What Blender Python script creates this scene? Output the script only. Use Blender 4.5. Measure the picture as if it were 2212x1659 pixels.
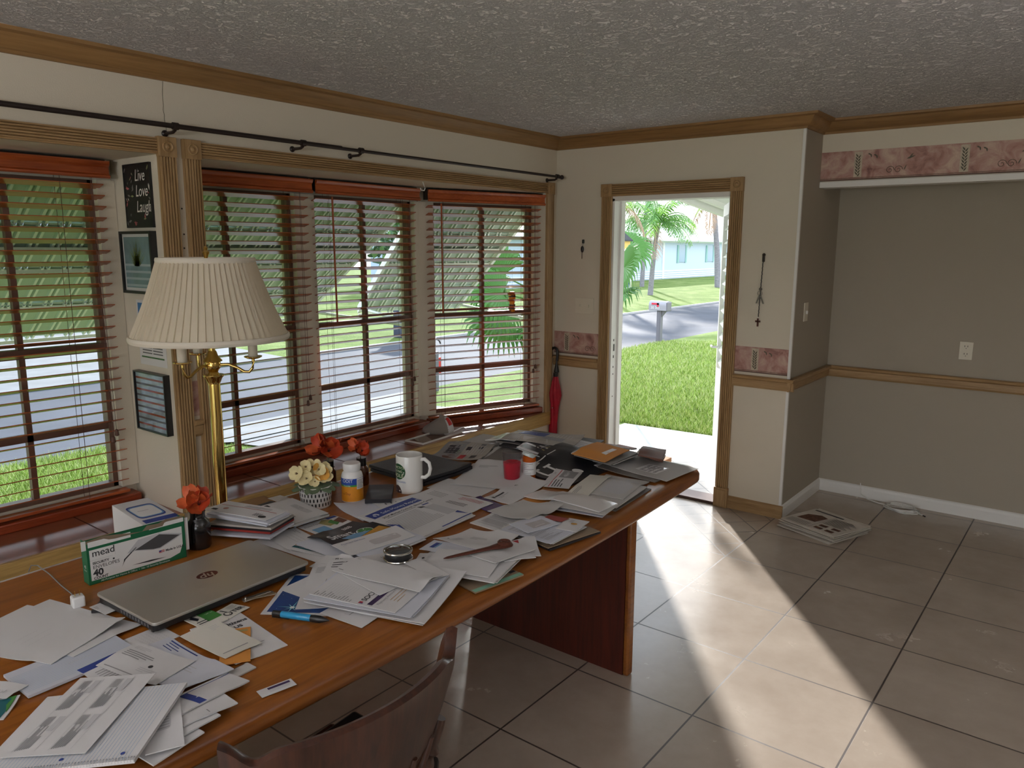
import bpy, bmesh, math, random
import numpy as np
from mathutils import Vector, Matrix

for o in list(bpy.data.objects):
    bpy.data.objects.remove(o)
S = bpy.context.scene
COL = S.collection
PI = math.pi
rnd = random.Random(7)

# ------------------------------------------------------------------ camera, sky, sun, exposure
CAM = (3.2524, -4.6671, 1.665)
YAW, PITCH, ROLL, FPX = 0.6638, 0.1748, 0.0039, 1659.94
def cam_axes():
    cy, sy, cp, sp = math.cos(YAW), math.sin(YAW), math.cos(PITCH), math.sin(PITCH)
    f = Vector((-sy*cp, cy*cp, -sp)); r = Vector((cy, sy, 0)); u = r.cross(f)
    cr, sr = math.cos(ROLL), math.sin(ROLL)
    return r*cr + u*sr, u*cr - r*sr, f
CR, CU, CF = cam_axes()
cam_d = bpy.data.cameras.new('camera'); cam = bpy.data.objects.new('camera', cam_d); COL.objects.link(cam)
cam_d.sensor_width = 36; cam_d.sensor_fit = 'HORIZONTAL'; cam_d.lens = FPX/2212*36
cam_d.clip_start = 0.05; cam_d.clip_end = 400
cam.matrix_world = Matrix(((CR.x, CU.x, -CF.x, CAM[0]), (CR.y, CU.y, -CF.y, CAM[1]), (CR.z, CU.z, -CF.z, CAM[2]), (0, 0, 0, 1)))
S.camera = cam

S.view_settings.view_transform = 'Standard'; S.view_settings.look = 'None'
S.view_settings.gamma = 1; S.view_settings.use_curve_mapping = False
S.view_settings.exposure = 0.55
S.cycles.max_bounces = 10; S.cycles.diffuse_bounces = 5; S.cycles.glossy_bounces = 4
S.cycles.transmission_bounces = 6; S.cycles.transparent_max_bounces = 16
S.cycles.sample_clamp_indirect = 6; S.cycles.caustics_reflective = False; S.cycles.caustics_refractive = False

w = bpy.data.worlds.new('sky'); S.world = w; w.use_nodes = True
nt = w.node_tree; bg = nt.nodes['Background']
tc = nt.nodes.new('ShaderNodeTexCoord'); sep = nt.nodes.new('ShaderNodeSeparateXYZ'); rp = nt.nodes.new('ShaderNodeValToRGB')
nt.links.new(tc.outputs['Generated'], sep.inputs[0]); nt.links.new(sep.outputs['Z'], rp.inputs[0])
rp.color_ramp.elements[0].position = 0.0; rp.color_ramp.elements[0].color = (1.0, 1.0, 1.0, 1)
rp.color_ramp.elements[1].position = 0.7; rp.color_ramp.elements[1].color = (0.72, 0.85, 1.0, 1)
nt.links.new(rp.outputs[0], bg.inputs[0]); bg.inputs[1].default_value = 2.1

sun_d = bpy.data.lights.new('sun', 'SUN'); sun = bpy.data.objects.new('sun', sun_d); COL.objects.link(sun)
SUN_EL = math.radians(21)
sv = Vector((-0.614*math.cos(SUN_EL), 0.789*math.cos(SUN_EL), math.sin(SUN_EL)))
sun.rotation_euler = sv.to_track_quat('Z', 'Y').to_euler(); sun_d.energy = 6.0; sun_d.angle = 0.03; sun_d.color = (1, .965, .91)

def area(name, loc, rot, sx, sy, power, col=(1, 1, 1)):
    d = bpy.data.lights.new(name, 'AREA'); d.shape = 'RECTANGLE'; d.size = sx; d.size_y = sy; d.energy = power; d.color = col
    o = bpy.data.objects.new(name, d); COL.objects.link(o); o.location = loc; o.rotation_euler = rot
    return o
# added fill lights without lamp bodies, out of view, brightening room and ceiling
area('high_fill_light', (4.3, -5.9, 2.36), (0, 0, 0), 1.2, 1.2, 8, (1, .96, .92))
area('side_fill_light', (6.6, -2.6, 2.36), (0, 0, 0), 1.2, 1.0, 6, (1, .98, .95))
area('upward_fill_side', (4.5, -2.8, 1.75), (PI, 0, 0), .6, .6, 22, (1, .97, .97))
area('upward_fill_rear', (2.3, -6.6, 1.7), (PI, 0, 0), .6, .6, 110, (1, .97, .97))
# added fill light outside the unseen back opening, standing in for daylight
area('rear_fill_light', (3.6, -8.2, 1.1), (PI/2, 0, 0), 3.8, 2.0, 20, (.96, .98, 1))

# ------------------------------------------------------------------ helpers
def ray(px, py):
    a = (px-1106)/FPX; b = -(py-829.5)/FPX
    q = 1+.003*(a*a+b*b)
    return CF + CR*(a/q) + CU*(b/q)
def at(px, py, z=None, x=None, y=None):
    """point of the place that the photograph shows at a pixel, on a known plane"""
    v = ray(px, py); C = Vector(CAM)
    if z is not None: t = (z-C.z)/v.z
    elif x is not None: t = (x-C.x)/v.x
    else: t = (y-C.y)/v.y
    return C+v*t
def zat(px, py, x, y):
    v = ray(px, py)
    return CAM[2] + v.z*math.hypot(x-CAM[0], y-CAM[1])/math.hypot(v.x, v.y)

def lin(c):
    if isinstance(c, str):
        c = [int(c[i:i+2], 16)/255 for i in (0, 2, 4)]
        c = [x/12.92 if x <= .04045 else ((x+.055)/1.055)**2.4 for x in c]
    return (c[0], c[1], c[2], 1)
MATS = {}
def mat(name, col, rough=.6, metal=0, bump=0, bscale=60, var=0, vscale=4, trans=0, coat=0, emit=0, alpha=1, stretch=None, spec=.5, sub=0):
    if name in MATS: return MATS[name]
    m = bpy.data.materials.new(name); m.use_nodes = True; MATS[name] = m
    t = m.node_tree; N = t.nodes; L = t.links; p = N['Principled BSDF']
    p.inputs['Base Color'].default_value = lin(col); p.inputs['Roughness'].default_value = rough; p.inputs['Metallic'].default_value = metal
    p.inputs['Specular IOR Level'].default_value = spec
    if trans: p.inputs['Transmission Weight'].default_value = trans
    if coat: p.inputs['Coat Weight'].default_value = coat; p.inputs['Coat Roughness'].default_value = .15
    if emit: p.inputs['Emission Color'].default_value = lin(col); p.inputs['Emission Strength'].default_value = emit
    if alpha < 1: p.inputs['Alpha'].default_value = alpha
    tcn = None
    if bump or var:
        tcn = N.new('ShaderNodeTexCoord'); mp = N.new('ShaderNodeMapping'); L.new(tcn.outputs['Object'], mp.inputs[0])
        if stretch: mp.inputs['Scale'].default_value = stretch
    if var:
        n = N.new('ShaderNodeTexNoise'); n.inputs['Scale'].default_value = vscale; n.inputs['Detail'].default_value = 6
        L.new(mp.outputs[0], n.inputs['Vector'])
        r = N.new('ShaderNodeValToRGB'); c = lin(col)
        r.color_ramp.elements[0].position = .3; r.color_ramp.elements[1].position = .7
        r.color_ramp.elements[0].color = (c[0]*(1-var), c[1]*(1-var), c[2]*(1-var), 1)
        r.color_ramp.elements[1].color = (min(1, c[0]*(1+var*.6)), min(1, c[1]*(1+var*.6)), min(1, c[2]*(1+var*.6)), 1)
        L.new(n.outputs['Fac'], r.inputs[0]); L.new(r.outputs[0], p.inputs['Base Color'])
    if bump:
        n2 = N.new('ShaderNodeTexNoise'); n2.inputs['Scale'].default_value = bscale; n2.inputs['Detail'].default_value = 4
        L.new(mp.outputs[0], n2.inputs['Vector'])
        b = N.new('ShaderNodeBump'); b.inputs['Strength'].default_value = bump; b.inputs['Distance'].default_value = .01
        L.new(n2.outputs['Fac'], b.inputs['Height']); L.new(b.outputs[0], p.inputs['Normal'])
    if sub:
        p.inputs['Subsurface Weight'].default_value = sub; p.inputs['Subsurface Radius'].default_value = (.02, .02, .02)
    return m
def wood(name, c1, c2, axis='y', rough=.4, freq=24, coat=0, fine=1.0):
    """wood with grain running along one axis"""
    if name in MATS: return MATS[name]
    m = bpy.data.materials.new(name); m.use_nodes = True; MATS[name] = m
    t = m.node_tree; N = t.nodes; L = t.links; p = N['Principled BSDF']
    tcn = N.new('ShaderNodeTexCoord'); mp = N.new('ShaderNodeMapping'); L.new(tcn.outputs['Object'], mp.inputs[0])
    sc = {'x': (.06, 1, 1), 'y': (1, .06, 1), 'z': (1, 1, .06)}[axis]; mp.inputs['Scale'].default_value = sc
    n = N.new('ShaderNodeTexNoise'); n.inputs['Scale'].default_value = freq; n.inputs['Detail'].default_value = 8; n.inputs['Roughness'].default_value = .65
    n.inputs['Distortion'].default_value = .4
    L.new(mp.outputs[0], n.inputs['Vector'])
    n3 = N.new('ShaderNodeTexNoise'); n3.inputs['Scale'].default_value = freq*7*fine; n3.inputs['Detail'].default_value = 3; L.new(mp.outputs[0], n3.inputs['Vector'])
    mx = N.new('ShaderNodeMath'); mx.operation = 'MULTIPLY_ADD'; mx.inputs[1].default_value = .35; L.new(n3.outputs['Fac'], mx.inputs[0])
    ms = N.new('ShaderNodeMath'); ms.operation = 'MULTIPLY'; ms.inputs[1].default_value = .65; L.new(n.outputs['Fac'], ms.inputs[0]); L.new(ms.outputs[0], mx.inputs[2])
    r = N.new('ShaderNodeValToRGB'); r.color_ramp.elements[0].position = .36; r.color_ramp.elements[1].position = .62
    r.color_ramp.elements[0].color = lin(c1); r.color_ramp.elements[1].color = lin(c2)
    L.new(mx.outputs[0], r.inputs[0]); L.new(r.outputs[0], p.inputs['Base Color'])
    p.inputs['Roughness'].default_value = rough
    if coat: p.inputs['Coat Weight'].default_value = coat; p.inputs['Coat Roughness'].default_value = .2
    b = N.new('ShaderNodeBump'); b.inputs['Strength'].default_value = .08; b.inputs['Distance'].default_value = .004
    L.new(mx.outputs[0], b.inputs['Height']); L.new(b.outputs[0], p.inputs['Normal'])
    return m
def glass_mat(name, tint=(1, 1, 1), refl=.08):
    if name in MATS: return MATS[name]
    m = bpy.data.materials.new(name); m.use_nodes = True; MATS[name] = m
    t = m.node_tree; N = t.nodes; L = t.links; N.remove(N['Principled BSDF'])
    a = N.new('ShaderNodeBsdfTransparent'); a.inputs[0].default_value = (*tint, 1)
    g = N.new('ShaderNodeBsdfGlossy'); g.inputs['Roughness'].default_value = .02
    f = N.new('ShaderNodeFresnel'); f.inputs[0].default_value = 1.45; ge = N.new('ShaderNodeNewGeometry')
    k = N.new('ShaderNodeMath'); k.operation = 'SUBTRACT'; k.inputs[0].default_value = 1; L.new(ge.outputs['Backfacing'], k.inputs[1])
    k2 = N.new('ShaderNodeMath'); k2.operation = 'MULTIPLY'; L.new(f.outputs[0], k2.inputs[0]); L.new(k.outputs[0], k2.inputs[1])
    x = N.new('ShaderNodeMixShader'); L.new(k2.outputs[0], x.inputs[0]); L.new(a.outputs[0], x.inputs[1]); L.new(g.outputs[0], x.inputs[2])
    L.new(x.outputs[0], N['Material Output'].inputs[0])
    return m

class MB:
    """collects shapes; build() links them as one mesh object"""
    def __init__(s): s.v = []; s.f = []; s.m = []; s.k = 0
    def add(s, vs, fs, k=None):
        b = len(s.v); s.v += [tuple(v) for v in vs]; s.f += [tuple(i+b for i in f) for f in fs]; s.m += [s.k if k is None else k]*len(fs)
        return s
    def box(s, a, b, M=None, k=None):
        x0, y0, z0 = a; x1, y1, z1 = b
        vs = [(x0, y0, z0), (x1, y0, z0), (x1, y1, z0), (x0, y1, z0), (x0, y0, z1), (x1, y0, z1), (x1, y1, z1), (x0, y1, z1)]
        if M is not None: vs = [M @ Vector(v) for v in vs]
        return s.add(vs, [(0, 3, 2, 1), (4, 5, 6, 7), (0, 1, 5, 4), (1, 2, 6, 5), (2, 3, 7, 6), (3, 0, 4, 7)], k)
    def prism(s, pts, z0, z1, k=None, M=None):
        n = len(pts); vs = [(x, y, z0) for x, y in pts]+[(x, y, z1) for x, y in pts]
        if M is not None: vs = [M @ Vector(v) for v in vs]
        fs = [tuple(range(n))[::-1], tuple(range(n, 2*n))]+[(i, (i+1) % n, n+(i+1) % n, n+i) for i in range(n)]
        return s.add(vs, fs, k)
    def extrude(s, prof, a, b, side, up=(0, 0, 1), k=None):
        """profile (side, up) swept from a to b"""
        a = Vector(a); b = Vector(b); sd = Vector(side); u = Vector(up); n = len(prof)
        vs = [a+sd*p+u*q for p, q in prof]+[b+sd*p+u*q for p, q in prof]
        return s.add(vs, [tuple(range(n))[::-1], tuple(range(n, 2*n))]+[(i, (i+1) % n, n+(i+1) % n, n+i) for i in range(n)], k)
    def lathe(s, prof, c=(0, 0, 0), n=24, M=None, k=None, cap=True):
        vs = []; fs = []
        for r, z in prof:
            for i in range(n):
                t = 2*PI*i/n; vs.append((c[0]+r*math.cos(t), c[1]+r*math.sin(t), c[2]+z))
        for j in range(len(prof)-1):
            for i in range(n):
                fs.append((j*n+i, j*n+(i+1) % n, (j+1)*n+(i+1) % n, (j+1)*n+i))
        if cap:
            fs.append(tuple(range(n))[::-1]); fs.append(tuple((len(prof)-1)*n+i for i in range(n)))
        if M is not None: vs = [M @ Vector(v) for v in vs]
        return s.add(vs, fs, k)
    def tube(s, pts, r, n=8, k=None, flat=None):
        pts = [Vector(p) for p in pts]; vs = []; fs = []; m = len(pts)
        ref = Vector((0, 0, 1))
        for i, p in enumerate(pts):
            d = (pts[min(i+1, m-1)]-pts[max(i-1, 0)]).normalized()
            if abs(d.dot(ref)) > .95: ref = Vector((1, 0, 0)) if abs(d.x) < .9 else Vector((0, 1, 0))
            a = d.cross(ref).normalized(); b = d.cross(a).normalized()
            rr = r[i] if isinstance(r, (list, tuple)) else r
            for j in range(n):
                t = 2*PI*j/n; vs.append(p+a*math.cos(t)*rr+b*math.sin(t)*rr*(flat or 1))
        for i in range(m-1):
            for j in range(n): fs.append((i*n+j, i*n+(j+1) % n, (i+1)*n+(j+1) % n, (i+1)*n+j))
        fs.append(tuple(range(n))[::-1]); fs.append(tuple((m-1)*n+j for j in range(n)))
        return s.add(vs, fs, k)
    def ball(s, c, r, n=12, k=None, sc=(1, 1, 1)):
        pr = [(max(1e-4, math.sin(PI*i/n))*r, -math.cos(PI*i/n)*r) for i in range(n+1)]
        M = Matrix.Translation(Vector(c)) @ Matrix.Diagonal((*sc, 1))
        return s.lathe(pr, n=2*n, M=M, k=k, cap=False)
    def grid(s, fn, nu, nv, k=None):
        vs = [fn(i/nu, j/nv) for j in range(nv+1) for i in range(nu+1)]
        fs = [(j*(nu+1)+i, j*(nu+1)+i+1, (j+1)*(nu+1)+i+1, (j+1)*(nu+1)+i) for j in range(nv) for i in range(nu)]
        return s.add(vs, fs, k)
    def build(s, name, mats, parent=None, smooth=False, bevel=0, solid=0, subsurf=0):
        me = bpy.data.meshes.new(name); me.from_pydata([tuple(v) for v in s.v], [], s.f)
        for m in (mats if isinstance(mats, (list, tuple)) else [mats]): me.materials.append(m)
        me.polygons.foreach_set('material_index', s.m)
        bm = bmesh.new(); bm.from_mesh(me); bmesh.ops.recalc_face_normals(bm, faces=bm.faces); bm.to_mesh(me); bm.free()
        if smooth:
            me.polygons.foreach_set('use_smooth', [True]*len(me.polygons))
            try: me.set_sharp_from_angle(angle=math.radians(42))
            except Exception: pass
        me.update()
        o = bpy.data.objects.new(name, me); COL.objects.link(o)
        if solid:
            d = o.modifiers.new('solid', 'SOLIDIFY'); d.thickness = solid; d.offset = 0
        if bevel:
            d = o.modifiers.new('bevel', 'BEVEL'); d.width = bevel; d.segments = 2; d.limit_method = 'ANGLE'
        if subsurf:
            d = o.modifiers.new('sub', 'SUBSURF'); d.levels = subsurf; d.render_levels = subsurf
        if parent is not None:
            o.parent = parent; o.matrix_parent_inverse = Matrix.Translation(-parent.location) if parent.type == 'EMPTY' else Matrix.Identity(4)
        return o
def thing(name, label, cat, loc=(0, 0, 0), group=None):
    """an Empty at the thing's base; parts are built in world coordinates and parented to it"""
    o = bpy.data.objects.new(name, None); COL.objects.link(o); o.location = loc; o.empty_display_size = .05
    return tag(o, label, cat, group)
def tag(o, label, cat, group=None):
    o['label'] = label; o['category'] = cat
    if group: o['group'] = group
    return o
def struct(o): o['kind'] = 'structure'; return o
def rotz(a, c=(0, 0, 0)): return Matrix.Translation(Vector(c)) @ Matrix.Rotation(a, 4, 'Z')

FONT = {}
def text_mesh(body, size, font=None, extrude=0, shear=0, bold=0, align='LEFT', space=1):
    """letter outlines as (verts, faces) in the XY plane"""
    cu = bpy.data.curves.new('t', 'FONT'); cu.body = body; cu.size = size; cu.extrude = extrude; cu.shear = shear; cu.offset = bold
    cu.align_x = align; cu.space_character = space; cu.resolution_u = 3
    o = bpy.data.objects.new('t', cu); COL.objects.link(o)
    dg = bpy.context.evaluated_depsgraph_get(); ev = o.evaluated_get(dg); me = ev.to_mesh()
    vs = [tuple(v.co) for v in me.vertices]; fs = [tuple(p.vertices) for p in me.polygons]
    ev.to_mesh_clear(); bpy.data.objects.remove(o); bpy.data.curves.remove(cu)
    return vs, fs
# ------------------------------------------------------------------ materials of the room
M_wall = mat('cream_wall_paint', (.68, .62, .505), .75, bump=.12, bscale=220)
M_wall2 = mat('alcove_wall_darker', (.40, .355, .285), .8, bump=.12, bscale=220)  # darker tone of the wall cream, for alcove and jog
M_white = mat('white_paint', (.80, .79, .76), .5, bump=.05, bscale=150)
M_oak = wood('oak_trim', '8c6c44', 'b09066', 'y', .45, 30)
M_oakx = wood('oak_trim_across', '8c6c44', 'b09066', 'x', .45, 30)
M_oakz = wood('oak_trim_upright', '8c6c44', 'b09066', 'z', .45, 30)
M_crown = wood('crown_wood', '7c5c34', '9a7548', 'y', .5, 16)
M_crownx = wood('crown_wood_across', '7c5c34', '9a7548', 'x', .5, 16)
M_pine = wood('pine_edge', '8f6f3e', 'c2a062', 'y', .45, 14)
M_red = wood('cherry_blind_wood', '8a3a18', 'b86030', 'y', .3, 20, coat=.3)
M_stool = wood('cherry_stool', '6a2612', '96401f', 'y', .3, 20, coat=.3)
M_black = mat('black_plastic', (.012, .012, .013), .35)
M_dark = mat('dark_bronze', (.03, .02, .018), .4, .3)
M_frame = mat('dark_window_metal', (.17, .095, .065), .45, 0)
M_alu = mat('white_aluminium', (.75, .76, .77), .45)
M_glass = glass_mat('window_glass', (.90, .92, .93))

def tile_floor():
    m = bpy.data.materials.new('floor_tile'); m.use_nodes = True
    t = m.node_tree; N = t.nodes; L = t.links; p = N['Principled BSDF']
    tcn = N.new('ShaderNodeTexCoord'); sp = N.new('ShaderNodeSeparateXYZ'); L.new(tcn.outputs['Object'], sp.inputs[0])
    def mth(op, a, b=None, c=None):
        n = N.new('ShaderNodeMath'); n.operation = op
        for i, v in enumerate((a, b, c)):
            if v is None: continue
            if isinstance(v, (int, float)): n.inputs[i].default_value = v
            else: L.new(v, n.inputs[i])
        return n.outputs[0]
    X, Y = sp.outputs['X'], sp.outputs['Y']
    def line(v, off, pitch, half):
        q = mth('DIVIDE', mth('SUBTRACT', v, off), pitch); fr = mth('FRACT', q)
        d = mth('MULTIPLY', mth('MINIMUM', fr, mth('SUBTRACT', 1.0, fr)), pitch)
        return mth('LESS_THAN', d, half), mth('FLOOR', q)
    a, ia = line(X, 1.7146, .4939, .0035); b, ib = line(Y, -2.2651, .4939, .0035)
    big = mth('MAXIMUM', a, b)
    c, ic = line(mth('ADD', X, Y), .926, .237, .0045); d, idd = line(mth('SUBTRACT', X, Y), 2.492, .237, .0045)
    small = mth('MAXIMUM', c, d)
    zone = mth('MULTIPLY', mth('LESS_THAN', X, 1.7146), mth('GREATER_THAN', Y, -.7833))
    edge = mth('MULTIPLY', zone, mth('MAXIMUM', mth('GREATER_THAN', X, 1.7111), mth('LESS_THAN', Y, -.7798)))
    g = mth('MAXIMUM', mth('ADD', mth('MULTIPLY', zone, small), mth('MULTIPLY', mth('SUBTRACT', 1.0, zone), big)), edge)
    g = mth('MINIMUM', g, 1.0)
    # each tile a little different
    cid = N.new('ShaderNodeCombineXYZ'); L.new(mth('ADD', ia, mth('MULTIPLY', ic, zone)), cid.inputs[0]); L.new(mth('ADD', ib, mth('MULTIPLY', idd, zone)), cid.inputs[1])
    wn = N.new('ShaderNodeTexWhiteNoise'); wn.noise_dimensions = '3D'; L.new(cid.outputs[0], wn.inputs['Vector'])
    n1 = N.new('ShaderNodeTexNoise'); n1.inputs['Scale'].default_value = 3.2; n1.inputs['Detail'].default_value = 8; n1.inputs['Roughness'].default_value = .65; L.new(tcn.outputs['Object'], n1.inputs['Vector'])
    f = mth('ADD', mth('MULTIPLY', n1.outputs['Fac'], .8), mth('MULTIPLY', wn.outputs['Value'], .2))
    r = N.new('ShaderNodeValToRGB'); r.color_ramp.elements[0].position = .32; r.color_ramp.elements[1].position = .68
    r.color_ramp.elements[0].color = lin('a39588'); r.color_ramp.elements[1].color = lin('b6a99c'); L.new(f, r.inputs[0])
    mx = N.new('ShaderNodeMix'); mx.data_type = 'RGBA'; L.new(g, mx.inputs[0]); L.new(r.outputs[0], mx.inputs[6]); mx.inputs[7].default_value = lin('463a36')
    L.new(mx.outputs[2], p.inputs['Base Color'])
    L.new(mth('ADD', mth('MULTIPLY', n1.outputs['Fac'], .16), mth('ADD', .17, mth('MULTIPLY', g, .2))), p.inputs['Roughness'])
    n2 = N.new('ShaderNodeTexNoise'); n2.inputs['Scale'].default_value = 16; n2.inputs['Detail'].default_value = 4; L.new(tcn.outputs['Object'], n2.inputs['Vector'])
    h = mth('SUBTRACT', mth('MULTIPLY', n2.outputs['Fac'], .12), g)
    bp = N.new('ShaderNodeBump'); bp.inputs['Strength'].default_value = .35; bp.inputs['Distance'].default_value = .004; L.new(h, bp.inputs['Height']); L.new(bp.outputs[0], p.inputs['Normal'])
    p.inputs['Specular IOR Level'].default_value = .85
    return m
def ceiling_mat():
    m = bpy.data.materials.new('knockdown_ceiling'); m.use_nodes = True
    t = m.node_tree; N = t.nodes; L = t.links; p = N['Principled BSDF']
    p.inputs['Base Color'].default_value = (.87, .85, .86, 1); p.inputs['Roughness'].default_value = .85
    tcn = N.new('ShaderNodeTexCoord')
    n = N.new('ShaderNodeTexNoise'); n.inputs['Scale'].default_value = 34; n.inputs['Detail'].default_value = 7; n.inputs['Roughness'].default_value = .72; n.inputs['Distortion'].default_value = 1.2
    L.new(tcn.outputs['Object'], n.inputs['Vector'])
    r = N.new('ShaderNodeValToRGB'); r.color_ramp.elements[0].position = .40; r.color_ramp.elements[1].position = .56; L.new(n.outputs['Fac'], r.inputs[0])
    n2 = N.new('ShaderNodeTexNoise'); n2.inputs['Scale'].default_value = 70; n2.inputs['Detail'].default_value = 4; L.new(tcn.outputs['Object'], n2.inputs['Vector'])
    ad = N.new('ShaderNodeMath'); ad.operation = 'MULTIPLY_ADD'; ad.inputs[1].default_value = .35; L.new(n2.outputs['Fac'], ad.inputs[0]); L.new(r.outputs[0], ad.inputs[2])
    b = N.new('ShaderNodeBump'); b.inputs['Strength'].default_value = .9; b.inputs['Distance'].default_value = .014
    L.new(ad.outputs[0], b.inputs['Height']); L.new(b.outputs[0], p.inputs['Normal'])
    return m
def border_mat():
    """wallpaper border: rosy mottled ground"""
    m = bpy.data.materials.new('rose_wallpaper_border'); m.use_nodes = True
    t = m.node_tree; N = t.nodes; L = t.links; p = N['Principled BSDF']; p.inputs['Roughness'].default_value = .6
    tcn = N.new('ShaderNodeTexCoord')
    n = N.new('ShaderNodeTexNoise'); n.inputs['Scale'].default_value = 11; n.inputs['Detail'].default_value = 7; n.inputs['Roughness'].default_value = .62; n.inputs['Distortion'].default_value = .8
    L.new(tcn.outputs['Object'], n.inputs['Vector'])
    r = N.new('ShaderNodeValToRGB'); e = r.color_ramp.elements
    e[0].position = .30; e[0].color = lin('7c5450'); e[1].position = .70; e[1].color = lin('cfb6a4')
    a = e.new(.44); a.color = lin('ac8076'); a = e.new(.55); a.color = lin('bc9a8e')
    L.new(n.outputs['Fac'], r.inputs[0]); L.new(r.outputs[0], p.inputs['Base Color'])
    return m
M_border = border_mat()
M_bcream = mat('border_cream', (.55, .47, .36), .6, var=.2, vscale=40)
M_bleaf = mat('border_leaf', (.10, .09, .06), .6)
M_bline = mat('border_line', (.12, .07, .05), .6)

ZC = 2.43
# ------------------------------------------------------------------ floor, ceiling, walls
struct(MB().box((-.12, -8, -.12), (7.6, .9, 0)).build('floor', tile_floor()))
struct(MB().box((-.6, -8.1, ZC), (7.6, .95, ZC+.15)).build('ceiling', ceiling_mat()))
HEAD, SEAT = 2.05, .465
b = MB()
b.box((-.12, -8, SEAT-.02), (0, -5.0, ZC)); b.box((-.12, -8, 0), (0, .12, SEAT-.02)); b.box((-.12, -8, HEAD), (0, .12, ZC))
b.box((-.12, -2.948, SEAT-.02), (0, -2.76, HEAD)); b.box((-.12, -.128, SEAT-.02), (0, .12, HEAD))
struct(b.build('wall_left', M_wall))
# the two box bays behind the openings: soffit, side walls, posts and aprons round the glass
U2 = Vector((.338, .941, 0)); N2 = Vector((-.941, .338, 0))
def frame(o, u, n):
    return Matrix(((u[0], n[0], 0, o[0]), (u[1], n[1], 0, o[1]), (0, 0, 1, 0), (0, 0, 0, 1)))
F1 = frame((-.33, -5.0), (0, 1), (-1, 0))       # window bay by the lamp: u runs with +Y
FL = frame((-.33, -2.76), (0, 1), (-1, 0))
FR = frame((-.33, -1.02), U2, N2)
b = MB()
b.box((-.62, -5.1, HEAD), (-.12, 0, HEAD+.1))
b.box((-.55, -2.948, 0), (-.12, -2.90, HEAD)); b.box((-.55, -2.81, 0), (-.12, -2.76, HEAD)); b.box((-.55, -5.05, 0), (-.12, -5.0, HEAD))
GB, GT = .535, 1.96
def bay_wall(M, L_, posts):
    b.box((0, .09, 0), (L_, .2, GB), M); b.box((0, .09, GT), (L_, .2, HEAD), M)
    for a, c in posts: b.box((a, .06, GB), (c, .2, GT), M)
bay_wall(F1, 2.05, [(0, .35), (1.13, 1.21), (1.97, 2.05)])
bay_wall(FL, 1.80, [(0, .07), (.785, .92), (1.715, 1.79)])
bay_wall(FR, .99, [(-.02, .10), (.90, 1.0)])
struct(b.build('wall_bay', M_wall))
# tiled seats
def seat_mat():
    m = mat('terracotta_seat_tile', '8a5038', .28, var=.25, vscale=9, bump=.05, bscale=20, coat=.3)
    return m
b = MB()
b.prism([(-.43, -5.0), (0, -5.0), (0, -2.948), (-.43, -2.948)], SEAT-.05, SEAT)
b.prism([(-.43, -2.76), (0, -2.76), (0, -.10), (-.12, -.10), (-.43, -.93)], SEAT-.05, SEAT)
for y in (-4.2, -3.74, -3.28, -2.42, -1.92, -1.42, -.92, -.45):
    b.box((-.42 if y < -.9 else -.3 if y < -.6 else -.12, y-.003, SEAT-.001), (0, y+.003, SEAT+.0006), k=1)
struct(b.build('trim_window_seat', [seat_mat(), mat('seat_grout', '4a2a20', .7)]))
for i, (y0, y1) in enumerate(((-5.0, -2.95), (-2.76, -.06))):
    struct(MB().box((0, y0, SEAT-.095), (.022, y1, SEAT+.004)).build('trim_seat_edge', M_pine, bevel=.004))
# door wall, side of the jog, alcove, header
b = MB()
b.box((0, 0, 0), (.45, .13, ZC)); b.box((1.34, 0, 0), (1.733, .13, ZC)); b.box((.45, 0, 2.02), (1.34, .13, ZC)); b.box((1.62, .13, 0), (1.733, .9, ZC))
struct(b.build('wall_door', M_wall))
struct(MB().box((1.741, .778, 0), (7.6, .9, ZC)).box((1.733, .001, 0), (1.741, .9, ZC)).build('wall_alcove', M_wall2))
b = MB(); b.box((1.741, .3286, 2.07), (7.6, .43, ZC)); struct(b.build('wall_header', M_wall))
struct(MB().box((1.741, .318, 2.036), (7.6, .44, 2.072)).build('trim_header_lip', M_white, bevel=.004))
struct(MB().box((7.5, -8, 0), (7.6, .9, ZC)).build('wall_right', M_wall))
b = MB(); b.box((-.12, -8.1, 0), (1.6, -8, ZC)); b.box((5.6, -8.1, 0), (7.6, -8, ZC)); b.box((1.6, -8.1, 2.1), (5.6, -8, ZC)); struct(b.build('wall_back', M_wall))
b = MB(); [b.box((x, -8.08, 0), (x+.06, -8.02, 2.1)) for x in (1.6, 3.57, 5.54)]; b.box((1.6, -8.08, 2.04), (5.6, -8.02, 2.1)); b.box((1.6, -8.08, 0), (5.6, -8.02, .06))  # unseen glass doors, added to let fill light into the room
w5 = struct(b.build('window_5', M_alu)); MB().box((1.66, -8.053, .06), (5.54, -8.047, 2.04)).build('pane', M_glass, w5)
# white bead on the outer corner
struct(MB().box((1.729, -.004, .085), (1.745, .012, 2.36)).build('trim_corner_bead', M_white))

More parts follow.
